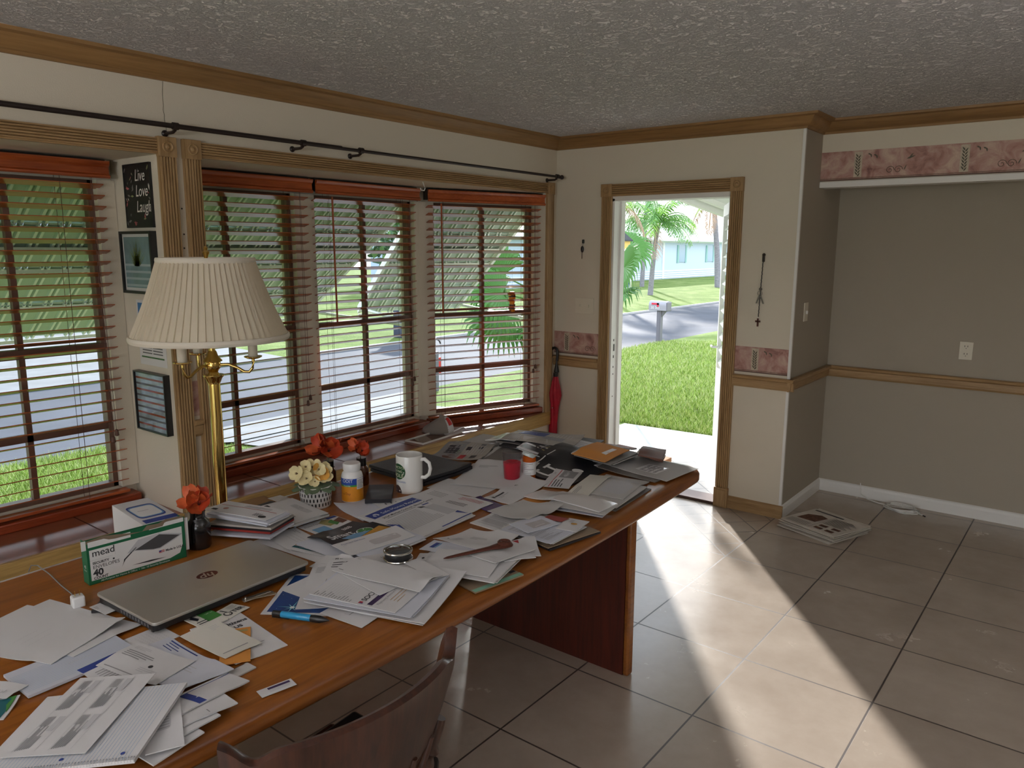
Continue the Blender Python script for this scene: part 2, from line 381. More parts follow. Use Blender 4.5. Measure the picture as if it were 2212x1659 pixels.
# ------------------------------------------------------------------ crown, chair rail, baseboards
CP = [(0, 0), (.012, 0), (.016, .012), (.030, .018), (.055, .048), (.062, .062), (.088, .066), (.09, .079), (0, .079)]
def crown(name, pts, m):
    """mitred crown along a polyline in plan; inside lies to the right of travel"""
    zb = 2.351; n = len(pts); offs = []
    for i in range(n):
        def nrm(a, c): d = Vector((c[0]-a[0], c[1]-a[1])).normalized(); return Vector((d.y, -d.x))
        if i == 0: o = nrm(pts[0], pts[1])
        elif i == n-1: o = nrm(pts[-2], pts[-1])
        else:
            n1, n2 = nrm(pts[i-1], pts[i]), nrm(pts[i], pts[i+1]); s_ = n1+n2; o = s_/(1+n1.dot(n2))
        offs.append(o)
    b = MB(); k = len(CP); vs = []
    for i in range(n):
        for a, z in CP: vs.append((pts[i][0]+offs[i].x*a, pts[i][1]+offs[i].y*a, zb+z))
    fs = [(i*k+j, i*k+(j+1) % k, (i+1)*k+(j+1) % k, (i+1)*k+j) for i in range(n-1) for j in range(k)]
    b.add(vs, fs); return struct(b.build(name, m, smooth=True))
crown('trim_crown_window', [(0, -8), (0, 0)], M_crown)
b = crown('trim_crown_door', [(0, 0), (1.741, 0), (1.741, .3286), (7.5, .3286)], M_crownx)
RP = [(0, 0), (.012, 0), (.02, .012), (.02, .05), (.034, .058), (.036, .07), (.028, .076), (0, .076)]
def rail(a, c, side, m, z=.812, name='trim_chair_rail'): return struct(MB().extrude(RP, (*a, z), (*c, z), side).build(name, m))
rail((.002, 0), (.39, 0), (0, -1, 0), M_oakx); rail((1.394, 0), (1.775, 0), (0, -1, 0), M_oakx)
rail((1.741, -.03), (1.741, .778), (1, 0, 0), M_oak); rail((1.741, .778), (7.5, .778), (0, -1, 0), M_oakx)
rail((0, -2.872), (0, -2.833), (1, 0, 0), M_oak)
BP = [(0, 0), (.014, 0), (.014, .06), (.009, .075), (0, .082)]
struct(MB().extrude(BP, (1.394, 0, 0), (1.755, 0, 0), (0, -1, 0)).build('baseboard_door', M_oakx))
struct(MB().extrude(BP, (0, 0, 0), (.39, 0, 0), (0, -1, 0)).build('baseboard_corner', M_oakx))
struct(MB().extrude(BP, (1.741, .0, 0), (1.741, .778, 0), (1, 0, 0)).build('baseboard_jog', M_white))
struct(MB().extrude(BP, (1.741, .778, 0), (7.5, .778, 0), (0, -1, 0)).build('baseboard_alcove', M_white))

# ------------------------------------------------------------------ wallpaper borders with leaf bands and scrolls
def border(name, x0, x1, z0, z1, y, phase):
    """a paper strip on a wall that faces the room (-Y)"""
    b = MB(); e = .0015
    b.box((x0, y-e, z0), (x1, y, z1), k=0)
    b.box((x0, y-e-.0006, z0), (x1, y-e, z0+.007), k=3); b.box((x0, y-e-.0006, z0+.011), (x1, y-e, z0+.014), k=3)
    yy = y-e-.0006; h = z1-z0
    def flat(pts, k, lift=0): b.add([(px, yy-lift, pz) for px, pz in pts], [tuple(range(len(pts)))], k)
    def leaf(cx, cz, a, l, wd, k=2):
        ca, sa = math.cos(a), math.sin(a)
        pts = [(0, 0), (.3*l, wd), (.65*l, wd*.8), (l, 0), (.65*l, -wd*.8), (.3*l, -wd)]
        flat([(cx+p*ca-q*sa, cz+p*sa+q*ca) for p, q in pts], k, .0006)
    per = .555; i0 = int((x0-phase)/per)-1
    for i in range(i0, i0+int((x1-x0)/per)+4):
        c = phase+i*per
        def ok(v, mrg=.02): return x0+mrg < v < x1-mrg
        if ok(c) and ok(c+.045): 
            flat([(c, z0+.016), (c+.045, z0+.016), (c+.045, z1-.008), (c, z1-.008)], 1)
            for q in range(7):
                zz = z0+.02+q*(h-.05)/7
                leaf(c+.022, zz, 1.0, .026, .004); leaf(c+.022, zz+.008, 2.2, .026, .004)
        for cx in (c+.20, c+.245):       # scroll
            if ok(cx, .03):
                pts = []
                for q in range(15):
                    a = q*.62; r_ = .024*(1-q/17); pts.append((cx+r_*math.cos(a), yy-.0008, z0+.048+r_*math.sin(a)))
                b.tube(pts, .0013, 4, k=2)
        if ok(c+.09, .05): [leaf(c+.075+q*.016, z1-.02-q*.004, -.5-(q % 2)*.9, .022, .004) for q in range(4)]
        if ok(c+.30, .06):
            leaf(c+.285, z0+h*.62, .35, .05, .005); leaf(c+.30, z0+h*.66, .9, .03, .004); leaf(c+.275, z0+h*.25, 1.2, .035, .003)
    return struct(b.build(name, [M_border, M_bcream, M_bleaf, M_bline]))
border('trim_border_corner', .001, .39, .905, 1.066, 0, .09)
border('trim_border_door', 1.394, 1.729, .905, 1.066, 0, 1.50)
border('trim_border_header', 1.741, 7.5, 2.075, 2.245, .3286, 1.932)
struct(MB().box((0, -2.872, .905), (.0015, -2.833, 1.066)).build('trim_border_pillar', M_border))

# ------------------------------------------------------------------ fluted casings
FW = .076
FP = [(0, 0), (0, .016)]+sum([[(x, .016), (x+.002, .020), (x+.008, .020), (x+.010, .016), (x+.0105, .012), (x+.0115, .012)] for x in (.006, .0185, .031, .0435, .056)], [])+[(.070, .016), (.070, .02), (FW, .02), (FW, 0)]
def casing(name, a, c, wdir, out, m, wd=FW):
    k = wd/FW; return MB().extrude([(p*k, q) for p, q in FP], a, c, wdir, out).build(name, m)
def rosette(name, c, u, out, m, s_=.042):
    u = Vector(u); o = Vector(out); z = Vector((0, 0, 1)); M = Matrix(((u.x, z.x, o.x, c[0]), (u.y, z.y, o.y, c[1]), (u.z, z.z, o.z, c[2]), (0, 0, 0, 1)))
    b = MB(); b.box((-s_, -s_, 0), (s_, s_, .026), M)
    b.lathe([(.024, .024), (.024, .030), (.020, .032), (.018, .027), (.010, .027), (.008, .031), (.0005, .034)], n=20, M=M, cap=False)
    return b.build(name, m, bevel=.002)
def opening_trim(name, y0, y1, left, z=SEAT+.004):
    """casing round a window opening in the left wall; outer edges y0, y1"""
    e = bpy.data.objects.new(name, None); COL.objects.link(e); e.location = (0, y1, 1.2); struct(e); e['label'] = 'fluted oak casing'
    for o in ([casing('side_casing', (0, y0, z), (0, y0, 2.05), (0, 1, 0), (1, 0, 0), M_oakz)] if left else []) + [
        casing('side_casing', (0, y1-FW, z if not left else z-.09), (0, y1-FW, 2.05), (0, 1, 0), (1, 0, 0), M_oakz),
        casing('head_casing', (0, y0+(.08 if left else 0), 2.05), (0, y1-.08, 2.05), (0, 0, 1), (1, 0, 0), M_oak, .066)] + \
        [rosette('rosette', (0, y-.0, 2.082), (0, 1, 0), (1, 0, 0), M_oakz, .041) for y in ([y0+.038] if left else [])+[y1-.038]]:
        o.parent = e; o.matrix_parent_inverse = Matrix.Translation(-e.location)
opening_trim('trim_casing_lamp_window', -5.08, -2.872, False)
opening_trim('trim_casing_bay_window', -2.835, -.053, True)
e = bpy.data.objects.new('trim_casing_door', None); COL.objects.link(e); struct(e)
CW = .080
for o in [casing('side_casing', (.39, 0, .0), (.39, 0, 2.016), (1, 0, 0), (0, -1, 0), M_oakz, CW), casing('side_casing', (1.314, 0, .13), (1.314, 0, 2.016), (1, 0, 0), (0, -1, 0), M_oakz, CW),
          casing('head_casing', (.47, 0, 2.016), (1.314, 0, 2.016), (0, 0, 1), (0, -1, 0), M_oakx, CW),
          rosette('rosette', (.43, 0, 2.056), (1, 0, 0), (0, -1, 0), M_oakz), rosette('rosette', (1.354, 0, 2.056), (1, 0, 0), (0, -1, 0), M_oakz),
          MB().box((1.308, -.03, 0), (1.40, 0, .13)).box((1.318, -.034, .01), (1.39, -.03, .118)).build('plinth_block', M_oakz, bevel=.003)]: o.parent = e
d1 = bpy.data.objects.new('door_1', None); COL.objects.link(d1); struct(d1)
for o in [MB().box((.45, .0, 0), (.486, .15, 2.0)).build('jamb', M_white), MB().box((1.304, .0, 0), (1.34, .15, 2.0)).build('jamb', M_white), MB().box((.45, 0, 1.985), (1.34, .15, 2.02)).build('head_jamb', M_white),
          MB().box((.486, .075, 0), (.50, .09, 1.985)).build('door_stop', M_white),
          MB().box((.486, -.01, 0), (1.304, .15, .018)).build('threshold', mat('bronze_threshold', (.12, .07, .06), .4, .6), bevel=.004)]: o.parent = d1
# paint worn off the jamb
b = MB(); 
for z_, h_ in ((.95, .05), (.9, .02), (.83, .012), (.62, .008), (1.02, .015), (.78, .01)): b.box((.486, .03, z_), (.4866, .038+h_*.2, z_+h_))
o = b.build('worn_paint', M_dark); o.parent = d1

# ------------------------------------------------------------------ windows and wooden blinds
def window(n, M, u0, u1, um, label=None):
    e = bpy.data.objects.new('window_%d' % n, None); COL.objects.link(e); struct(e); e.location = M @ Vector(((u0+u1)/2, .12, GB))
    inv = Matrix.Translation(-e.location)
    b = MB(); t = .022
    for a, c in ((u0, u0+t), (u1-t, u1)): b.box((a, .10, GB), (c, .15, GT), M)
    b.box((u0, .10, GB), (u1, .15, GB+t), M); b.box((u0, .10, GT-t), (u1, .15, GT), M)
    b.box((u0, .095, 1.185), (u1, .145, 1.225), M); b.box((u0, .105, .818), (u1, .14, .85), M); b.box((um-.012, .105, GB), (um+.012, .135, GT), M)
    for nm, bb, mm in (('window_frame', b, M_frame), ('pane', MB().box((u0+t, .119, GB+t), (u1-t, .123, GT-t), M), M_glass)):
        o = bb.build(nm, mm); o.parent = e; o.matrix_parent_inverse = inv
    st = MB().box((u0-.06, 0, SEAT), (u1+.06, .10, SEAT+.042), M).build('window_stool', M_stool, bevel=.006); st.parent = e; st.matrix_parent_inverse = inv
window(1, F1, 1.21, 1.97, 1.615); window(2, FL, .07, .785, .39); window(3, FL, .92, 1.715, 1.325); window(4, FR, .10, .90, .5)
M_cord = mat('blind_cord', (.10, .045, .03), .7)
def blind(label, M, u0, u1, wand=None, pull=True, zb=.515, seed=0):
    r = random.Random(seed)
    p0 = M @ Vector(((u0+u1)/2, .05, 2.0))
    t = thing('wooden_blind', label, 'window blind', p0, 'cherry wood blinds in the bay windows')
    b = MB(); prof = [(-.010, 1.962), (-.016, 1.968), (-.016, 1.974), (-.006, 1.982), (-.004, 2.010), (-.012, 2.018), (-.018, 2.030), (-.018, 2.036), (.0, 2.036), (.0, 1.962)]
    k = len(prof); vs = [M @ Vector((u, n, z)) for u in (u0, u1) for n, z in prof]
    b.add(vs, [tuple(range(k))[::-1], tuple(range(k, 2*k))]+[(i, (i+1) % k, k+(i+1) % k, k+i) for i in range(k)])
    b.build('valance', M_red, t)
    MB().box((u0+.005, .015, 1.975), (u1-.005, .075, 2.045), M).build('headrail', M_dark, t)
    b = MB(); z = 1.930; sp = .0485; ti = math.tan(math.radians(17))
    while z > zb+.03:
        j = r.uniform(-.0008, .0008); s0, s1 = z+.0275*ti+j, z-.0275*ti+j; c0 = .045; q = .0019
        a0, a1 = u0+.012+r.uniform(0, .006), u1-.012-r.uniform(0, .008)
        vs = [(a0, c0-.0275, s0-q), (a1, c0-.0275, s0-q), (a1, c0+.0275, s1-q), (a0, c0+.0275, s1-q), (a0, c0-.0275, s0+q), (a1, c0-.0275, s0+q), (a1, c0+.0275, s1+q), (a0, c0+.0275, s1+q)]
        b.add([M @ Vector(v) for v in vs], [(0, 3, 2, 1), (4, 5, 6, 7), (0, 1, 5, 4), (1, 2, 6, 5), (2, 3, 7, 6), (3, 0, 4, 7)]); z -= sp
    b.build('slats', M_red, t)
    MB().box((u0+.012, .02, zb), (u1-.012, .07, zb+.014), M).build('bottom_rail', M_red, t, bevel=.003)
    wd = u1-u0
    for f in (.13, .84):
        b = MB()
        for n in (.017, .073): b.tube([M @ Vector((u0+f*wd, n, 1.975)), M @ Vector((u0+f*wd, n, zb+.01))], .0011, 4)
        b.tube([M @ Vector((u0+f*wd+.012, .045, 1.975)), M @ Vector((u0+f*wd+.012, .045, zb+.01))], .0011, 4)
        b.build('ladder_cord', M_cord, t)
    if pull:
        for q, zz in ((0, .80), (.018, .83)):
            b = MB()
            b.tube([M @ Vector((u1-.075+q*.3, .012, 1.965)), M @ Vector((u1-.075+q, .012, zz))], .0012, 4)
            b.lathe([(.002, 0), (.007, -.004), (.010, -.03), (.002, -.034)], c=M @ Vector((u1-.075+q, .012, zz)), n=10)
            b.build('pull_cord', M_cord, t)
    if wand is not None:
        MB().tube([M @ Vector((u0+wand, .004, 1.95)), M @ Vector((u0+wand, -.004, 1.235))], .0055, 8).build('tilt_wand', M_red, t)
blind('dark cherry blind over the deep window beside the framed pictures', F1, .75, 2.0, seed=1)
blind('cherry wood blind behind the pleated lamp shade', FL, .02, .86, seed=2)
blind('cherry blind in the middle of the bay, long tilt wand on it', FL, .885, 1.70, wand=.12, seed=3)
blind('cherry blind nearest the open door, owl ornament hanging behind it', FR, .03, .945, wand=.10, seed=4)
b = MB(); hk = Vector((-.05, -1.31, 2.05))
b.tube([hk, hk+Vector((0, .01, -.02)), hk+Vector((0, .02, -.035)), hk+Vector((0, .012, -.05)), hk+Vector((0, -.012, -.05)), hk+Vector((0, -.02, -.036))], .003, 6)
tag(b.build('ceiling_hook', M_white, smooth=True), 'small white cup hook in the bay soffit', 'hook')

# ------------------------------------------------------------------ curtain rod
t = thing('curtain_rod', 'long dark bronze curtain rod above the window casings', 'curtain rod', (.09, -2, 2.16))
MB().tube([(.09, -5.0, 2.16), (.09, -2.03, 2.16)], .0105, 10).build('thick_rod', M_dark, t, smooth=True)
MB().tube([(.09, -2.05, 2.158), (.09, -.085, 2.158)], .0085, 10).build('thin_rod', M_dark, t, smooth=True)
b = MB(); b.ball((.09, -.065, 2.158), .016); b.tube([(.09, -.10, 2.158), (.09, -.082, 2.158)], .012, 10); b.build('finial', M_dark, t, smooth=True)
for y in (-2.906, -2.262, -1.90, -.12):
    b = MB(); b.lathe([(.014, 0), (.014, .005), (.009, .010)], n=14, M=Matrix.Translation((0, y, 2.138)) @ Matrix.Rotation(PI/2, 4, 'Y')); b.tube([(.005, y, 2.138), (.07, y, 2.138), (.088, y, 2.146)], .007, 8)
    b.tube([(.09, y-.012, 2.16), (.09, y+.012, 2.16)], .015, 10); b.build('bracket', M_dark, t, smooth=True)
# cracks and nail holes in the plaster of the narrow pillar
b = MB(); y = -2.898; zz = 2.35; pts = []
while zz > 1.86:
    pts.append((.0008, y, zz)); zz -= rnd.uniform(.015, .03); y += rnd.uniform(-.004, .006)
b.tube(pts, .0009, 4); struct(b.build('wall_crack', mat('crack_shadow', (.12, .10, .07), .9)))
b = MB(); [b.ball((0, yy, z_), .004, 5) for yy, z_ in ((-2.852, 1.83), (-2.85, 1.72), (-2.853, 1.66))]; struct(b.build('wall_nail', M_dark))
# ------------------------------------------------------------------ outdoors
def gz(x, y=0):
    if x > -1: return -.25
    if x > -5.4: return -.25-.30*(-1-x)/4.4
    if x > -9.7: return -.58
    return min(-.35, -.53+.18*(-9.7-x)/10.8)
def ground_mat():
    m = bpy.data.materials.new('lawn'); m.use_nodes = True
    t = m.node_tree; N = t.nodes; L = t.links; p = N['Principled BSDF']; p.inputs['Roughness'].default_value = .9; p.inputs['Specular IOR Level'].default_value = .1
    tcn = N.new('ShaderNodeTexCoord')
    a = N.new('ShaderNodeTexNoise'); a.inputs['Scale'].default_value = .9; a.inputs['Detail'].default_value = 9; a.inputs['Roughness'].default_value = .75; L.new(tcn.outputs['Object'], a.inputs['Vector'])
    r = N.new('ShaderNodeValToRGB'); e = r.color_ramp.elements; e[0].position = .3; e[0].color = lin('526a30'); e[1].position = .7; e[1].color = lin('8f9a62'); q = e.new(.5); q.color = lin('718446')
    L.new(a.outputs['Fac'], r.inputs[0]); L.new(r.outputs[0], p.inputs['Base Color'])
    b2 = N.new('ShaderNodeTexNoise'); b2.inputs['Scale'].default_value = 25; b2.inputs['Detail'].default_value = 5; L.new(tcn.outputs['Object'], b2.inputs['Vector'])
    b = N.new('ShaderNodeBump'); b.inputs['Strength'].default_value = .8; b.inputs['Distance'].default_value = .06; L.new(b2.outputs['Fac'], b.inputs['Height']); L.new(b.outputs[0], p.inputs['Normal'])
    return m
xs = [8, 2, -1, -2, -3.2, -4.4, -5.4, -5.42, -9.68, -9.7, -13, -17, -20.5, -30, -60]
ys = [-40, -15, -8, -4, 0, 4, 8, 14, 22, 32, 45, 60, 90]
b = MB(); b.add([(x, y, gz(x)-(.03 if -9.69 < x < -5.41 else 0)) for y in ys for x in xs], [(j*len(xs)+i, j*len(xs)+i+1, (j+1)*len(xs)+i+1, (j+1)*len(xs)+i) for j in range(len(ys)-1) for i in range(len(xs)-1)])
struct(b.build('ground_lawn', ground_mat()))
M_conc = mat('pale_concrete', (.42, .42, .42), .8, var=.12, vscale=2.5, bump=.15, bscale=40)
M_road = mat('grey_asphalt', (.085, .09, .11), .8, spec=.15, var=.18, vscale=1.2, bump=.3, bscale=120)
b = MB()
def slab(poly, lift, k): b.add([(x, y, gz(x)+lift) for x, y in poly], [tuple(range(len(poly)))], k)
YS = [-40, -10, 0, 10, 20, 40, 90]
for i in range(len(YS)-1): slab([(-9.7, YS[i]), (-5.4, YS[i]), (-5.4, YS[i+1]), (-9.7, YS[i+1])], .0, 0)
struct(b.build('road', [M_road]))
b = MB()
b.prism([(-.8, .13), (3.2, .13), (3.2, 2.75), (-.8, 2.5)], -.5, -.2)
struct(b.build('path_concrete', M_conc))
M_drive = mat('darkened_driveway', (.22, .22, .225), .85, var=.15, vscale=2.5, bump=.15, bscale=40, spec=.2); b = MB()  # same concrete as the pad, darkened so this stretch does not overexpose
for (x0, x1, y0a, y1a, y0b, y1b) in ((-.8, -2.4, .1, 2.5, 0, 2.5), (-2.4, -4.2, 0, 2.5, -.1, 2.7), (-4.2, -5.4, -.1, 2.7, -.9, 3.9)):
    b.add([(x0, y0a, gz(x0)+.03), (x0, y1a, gz(x0)+.03), (x1, y1b, gz(x1)+.02), (x1, y0b, gz(x1)+.02)], [(0, 1, 2, 3)])
b.add([(-9.7, -1, gz(-9.7)+.04), (-9.7, 4.5, gz(-9.7)+.04), (-22, 5, gz(-22)+.04), (-22, 0, gz(-22)+.04)], [(0, 1, 2, 3)])
struct(b.build('path_driveway', M_drive))
b = MB(); b.box((-9.78, 5, -.62), (-9.68, 90, -.47)); struct(b.build('road_kerb', M_conc))

def blades(name, n, region, hmin, hmax, seed, label):
    r = np.random.default_rng(seed); P = []
    while len(P) < n:
        q = region(r.random((n, 2)))
        P += [tuple(v) for v in q]
    P = np.array(P[:n]); z = np.array([gz(x) for x in P[:, 0]])
    h = r.uniform(hmin, hmax, n); a = r.uniform(0, 6.28, n); wd = r.uniform(.004, .009, n); le = r.uniform(.2, .9, n)*h; la = r.uniform(0, 6.28, n)
    V = np.zeros((n, 3, 3)); dx, dy = np.cos(a)*wd, np.sin(a)*wd
    V[:, 0] = np.c_[P[:, 0]-dx, P[:, 1]-dy, z]; V[:, 1] = np.c_[P[:, 0]+dx, P[:, 1]+dy, z]; V[:, 2] = np.c_[P[:, 0]+np.cos(la)*le, P[:, 1]+np.sin(la)*le, z+h]
    me = bpy.data.meshes.new(name); me.from_pydata(V.reshape(-1, 3).tolist(), [], np.arange(n*3).reshape(-1, 3).tolist())
    for c in ('9ab258', '7a9244', 'b4bc7e'): me.materials.append(mat('grass_'+c, c, .7, spec=.2))
    me.polygons.foreach_set('material_index', r.integers(0, 3, n).tolist())
    o = bpy.data.objects.new(name, me); COL.objects.link(o); o['kind'] = 'stuff'; tag(o, label, 'grass'); return o
def reg_door(q):
    y = 2.7+q[:, 1]**1.4*9.5; f = (y+4.667)/7.4; x0 = -1.35-(y-2.6)*.55; x = x0+q[:, 0]*(2.3+(y-2.7)*.16)
    return np.c_[x, y][(x > -5.3)]
blades('lawn_grass', 42000, reg_door, .03, .075, 1, 'sunlit green lawn grass beyond the concrete pad outside the open door')
def reg_win(q): return np.c_[-1.7-q[:, 0]*3.7, -3.4+q[:, 1]*3.1]
blades('lawn_grass', 26000, reg_win, .04, .11, 2, 'bright grass strip under the deep window between house and road')

# striped awnings over the bay
M_awn = mat('pale_green_awning_paint', 'b3c4ba', .5); M_awnw = mat('white_awning_paint', 'e2e8e4', .5)
def awning(M, u0, u1, label):
    t = thing('window_awning', label, 'awning', M @ Vector(((u0+u1)/2, .2, 1.9)), 'green and white metal awnings outside the windows')
    inv = 4; n0, z0, n1, z1 = .20, 1.985, 1.36, 1.20; b = MB(); pit = .105
    prof = [(0, 0, 0), (.045, 0, 0), (.050, .014, 1), (.062, .014, 1), (.067, 0, 0), (.074, 0, 0), (.079, .014, 1), (.091, .014, 1), (.096, 0, 0)]
    for s in range(inv):
        a0, a1 = s/inv, (s+1)/inv+.02; off = -.012*s
        us = []; u = u0
        while u < u1-.001:
            us += [(min(u1, u+p), h, k) for p, h, k in prof]; u += pit
        us.append((u1, 0, 0))
        def pt(f, uu, h, d=0): return M @ Vector((uu, n0+(n1-n0)*f, z0+(z1-z0)*f+off-h-d))
        for i in range(len(us)-1):
            if us[i+1][0]-us[i][0] < 1e-5: continue
            k = 1 if us[i][2] and us[i+1][2] else 0
            b.add([pt(a0, us[i][0], us[i][1]), pt(a0, us[i+1][0], us[i+1][1]), pt(a1, us[i+1][0], us[i+1][1]), pt(a1, us[i][0], us[i][1])], [(0, 1, 2, 3)], k)
        b.box((u0, n0+(n1-n0)*a1-.012, z0+(z1-z0)*a1+off-.034), (u1, n0+(n1-n0)*a1, z0+(z1-z0)*a1+off-.016), M, 1)
    b.build('awning_panels', [M_awn, M_awnw], t, solid=.002)
    for u in (u0, u1):
        d = Vector((0, n1-n0, z1-z0))
        b = MB(); a, c = Vector((u, n0, z0-.03)), Vector((u, n1, z1-.03)); b.add([M @ (p+Vector((dx, 0, dz))) for p in (a, c) for dx in (-.012, .012) for dz in (-.03, .03)], [(0, 1, 3, 2), (4, 6, 7, 5), (0, 2, 6, 4), (1, 5, 7, 3), (0, 4, 5, 1), (2, 3, 7, 6)])
        b.build('side_rail', M_awnw, t)
        MB().tube([M @ Vector((u, .2, 1.14)), M @ Vector((u, n1-.05, z1-.02))], .012, 6).build('support_arm', M_awnw, t)
    b = MB(); b.box((u0+.02, n0+.42, z0-.42*(z0-z1)/(n1-n0)-.075), (u1-.02, n0+.46, z0-.42*(z0-z1)/(n1-n0)-.04), M); b.build('cross_bar', M_awnw, t)
    # outside wall strip the awning hangs from
awning(FL, -2.3, 1.80, 'long green and white metal awning over the deep window and flat bay front')
awning(FR, .06, .97, 'green metal awning over the angled bay window beside the door')
struct(MB().box((0, .10, HEAD), (2.05, .24, 2.6), F1).box((0, .10, HEAD), (1.80, .24, 2.6), FL).box((0, .10, HEAD), (.99, .24, 2.6), FR).build('wall_outside', M_alu))

# porch roof and jalousie storm door
b = MB(); XL = .30
def pz(y): return 2.205-.108*y
b.add([(x, y, pz(y)+.06+d) for d in (0, .04) for x, y in ((XL, .13), (1.6, .13), (1.6, 2.9), (XL, 2.9))], [(0, 1, 2, 3), (4, 7, 6, 5), (0, 4, 5, 1), (1, 5, 6, 2), (2, 6, 7, 3), (3, 7, 4, 0)], 0)
b.add([(x, y, pz(y)+.06+d) for d in (0, .04) for x, y in ((1.6, .95), (3.4, .95), (3.4, 2.9), (1.6, 2.9))], [(0, 1, 2, 3), (4, 7, 6, 5), (0, 4, 5, 1), (1, 5, 6, 2), (2, 6, 7, 3), (3, 7, 4, 0)], 0)
for x0, x1, d0, d1 in ((XL, XL+.05, -.005, .12), (XL+.12, XL+.16, .02, .08)):
    b.add([(x, y, pz(y)+d) for d in (d0, d1) for x, y in ((x0, .1), (x1, .1), (x1, 2.9), (x0, 2.9))], [(0, 1, 2, 3), (4, 7, 6, 5), (0, 4, 5, 1), (1, 5, 6, 2), (2, 6, 7, 3), (3, 7, 4, 0)], 1)
b.box((XL-.03, 2.82, pz(2.86)-.06), (3.4, 2.9, pz(2.86)+.06), k=1)
b.box((3.25, 2.8, -.25), (3.33, 2.88, 1.95), k=1)
struct(b.build('porch_roof', [mat('porch_underside', (.62, .64, .66), .6), M_alu]))
dv = Vector((-.452, .892, 0)); dn = Vector((-.892, -.452, 0))
MJ = Matrix(((dv.x, dn.x, 0, 1.295), (dv.y, dn.y, 0, .16), (0, 0, 1, 0), (0, 0, 0, 1)))
t = thing('jalousie_door', 'white jalousie storm door swung open outside, seen edge on', 'storm door', (1.295, .16, 0))
b = MB(); b.box((0, 0, .0), (.07, .03, 1.98), MJ); b.box((.77, 0, 0), (.84, .03, 1.98), MJ); b.box((.07, 0, 1.9), (.77, .03, 1.98), MJ); b.box((.07, 0, 0), (.77, .03, .78), MJ)
b.build('door_frame', M_alu, t)
M_louv = mat('milky_louver_glass', (.66, .74, .70), .2)
for q in range(11):
    z = .82+q*.098; Ml = MJ @ Matrix.Translation((0, .02, z)) @ Matrix.Rotation(math.radians(38), 4, 'X')
    MB().box((.07, -.004, -.0), (.77, .004, .11), Ml).build('louver', M_louv, t)
MB().tube([MJ @ Vector((.66, .03, .95)), MJ @ Vector((.66, .075, .95)), MJ @ Vector((.72, .08, .95))], .009, 8).build('door_handle', M_alu, t)
tag(MB().box((.50, .30, -.2), (.72, .55, .10)).build('cardboard_box', mat('cardboard', 'a8744c', .8, var=.1), bevel=.004), 'brown cardboard box left on the step outside the door', 'box')

# mailbox
t = thing('mailbox', 'grey plastic mailbox on a post with red flag by the road', 'mailbox', (-5.3, 12.0, gz(-5.3)))
M_grey = mat('grey_plastic', '6f6d78', .5); M_lgrey = mat('light_grey_plastic', '9a98a4', .45)
mx, my, mz = -5.3, 12.0, gz(-5.3)
b = MB(); b.box((mx-.055, my-.055, mz), (mx+.055, my+.055, mz+.78)); b.box((mx-.025, my-.062, mz), (mx+.025, my-.055, mz+.74)); b.build('post', M_grey, t, bevel=.008)
b = MB(); pr = [(-.11, 0), (.11, 0)]+[(.11*math.cos(a*PI/10), .12+.11*math.sin(a*PI/10)) for a in range(11)]; k = len(pr)
b.add([(x, my+p, mz+.76+q) for x in (mx-.25, mx+.22) for p, q in pr], [tuple(range(k))[::-1], tuple(range(k, 2*k))]+[(i, (i+1) % k, k+(i+1) % k, k+i) for i in range(k)])
b.build('box', M_lgrey, t, bevel=.008)
b = MB(); b.box((mx+.205, my-.115, mz+.75), (mx+.245, my+.115, mz+.97)); b.build('front_door', M_grey, t, bevel=.02)
b = MB(); b.box((mx-.17, my-.118, mz+.90), (mx+.02, my-.112, mz+.94)); b.box((mx-.03, my-.118, mz+.85), (mx+.02, my-.112, mz+.94)); b.build('flag', mat('flag_red', 'd02a45', .5), t)
vs, fs = text_mesh('30 303', .085)
MB().add([(mx-.19+x, my-.1165, mz+.80+y) for x, y, z in vs], fs).build('number_plate', mat('plate_white', (.8, .8, .8), .5), t)
b = MB(); b.add([(mx+.05, my, mz+.6), (mx+.05, my, mz+.76), (mx+.18, my, mz+.76)], [(0, 1, 2)]); b.build('brace', M_grey, t, solid=.05)

# house across the road
t = thing('house', 'pale blue single storey house across the road behind the palms', 'house', (-21, 42, -.4))
M_blue = mat('pale_blue_siding', 'c3d3ea', .7); M_wtrim = mat('white_trim', 'e6ecf4', .6); M_teal = mat('teal_shutter', '8fbab8', .6)
b = MB(); b.box((-29, 24, -.4), (-21, 66, 2.25)); 
b.build('walls', M_blue, t)
b = MB()
for z in (-.28, -.14, .0, .14): b.box((-21.0, 24, z), (-20.96, 66, z+.07))
b.box((-21, 42.6, -.3), (-20.94, 42.85, 2.2)); b.box((-21.02, 23.9, 2.08), (-20.9, 66, 2.28)); b.build('skirt_boards', M_wtrim, t)
b = MB(); b.add([(-20.4, 23.5, 2.22), (-20.4, 66.5, 2.22), (-25, 66.5, 3.3), (-25, 23.5, 3.3), (-29.6, 23.5, 2.22), (-29.6, 66.5, 2.22)], [(0, 1, 2, 3), (3, 2, 5, 4), (0, 3, 4), (1, 5, 2)]); b.build('roof', M_wtrim, t, solid=.1)
for y in (29, 36, 45.5, 50.2, 57):
    b = MB(); b.box((-21.02, y-.5, .75), (-20.95, y+.5, 1.9)); o = b.build('window', mat('far_window_glass', '7f9fb8', .15), t)
    for s in (-.72, .5): MB().box((-21.02, y+s, .72), (-20.93, y+s+.22, 1.93)).build('shutter', M_teal, t)
t = thing('house', 'white house far across the road seen through the middle blind', 'house', (-27, 12, -.4))
MB().box((-33, 7, -.4), (-27, 19, 2.3)).build('walls', mat('pale_grey_siding', 'c4cede', .7), t)
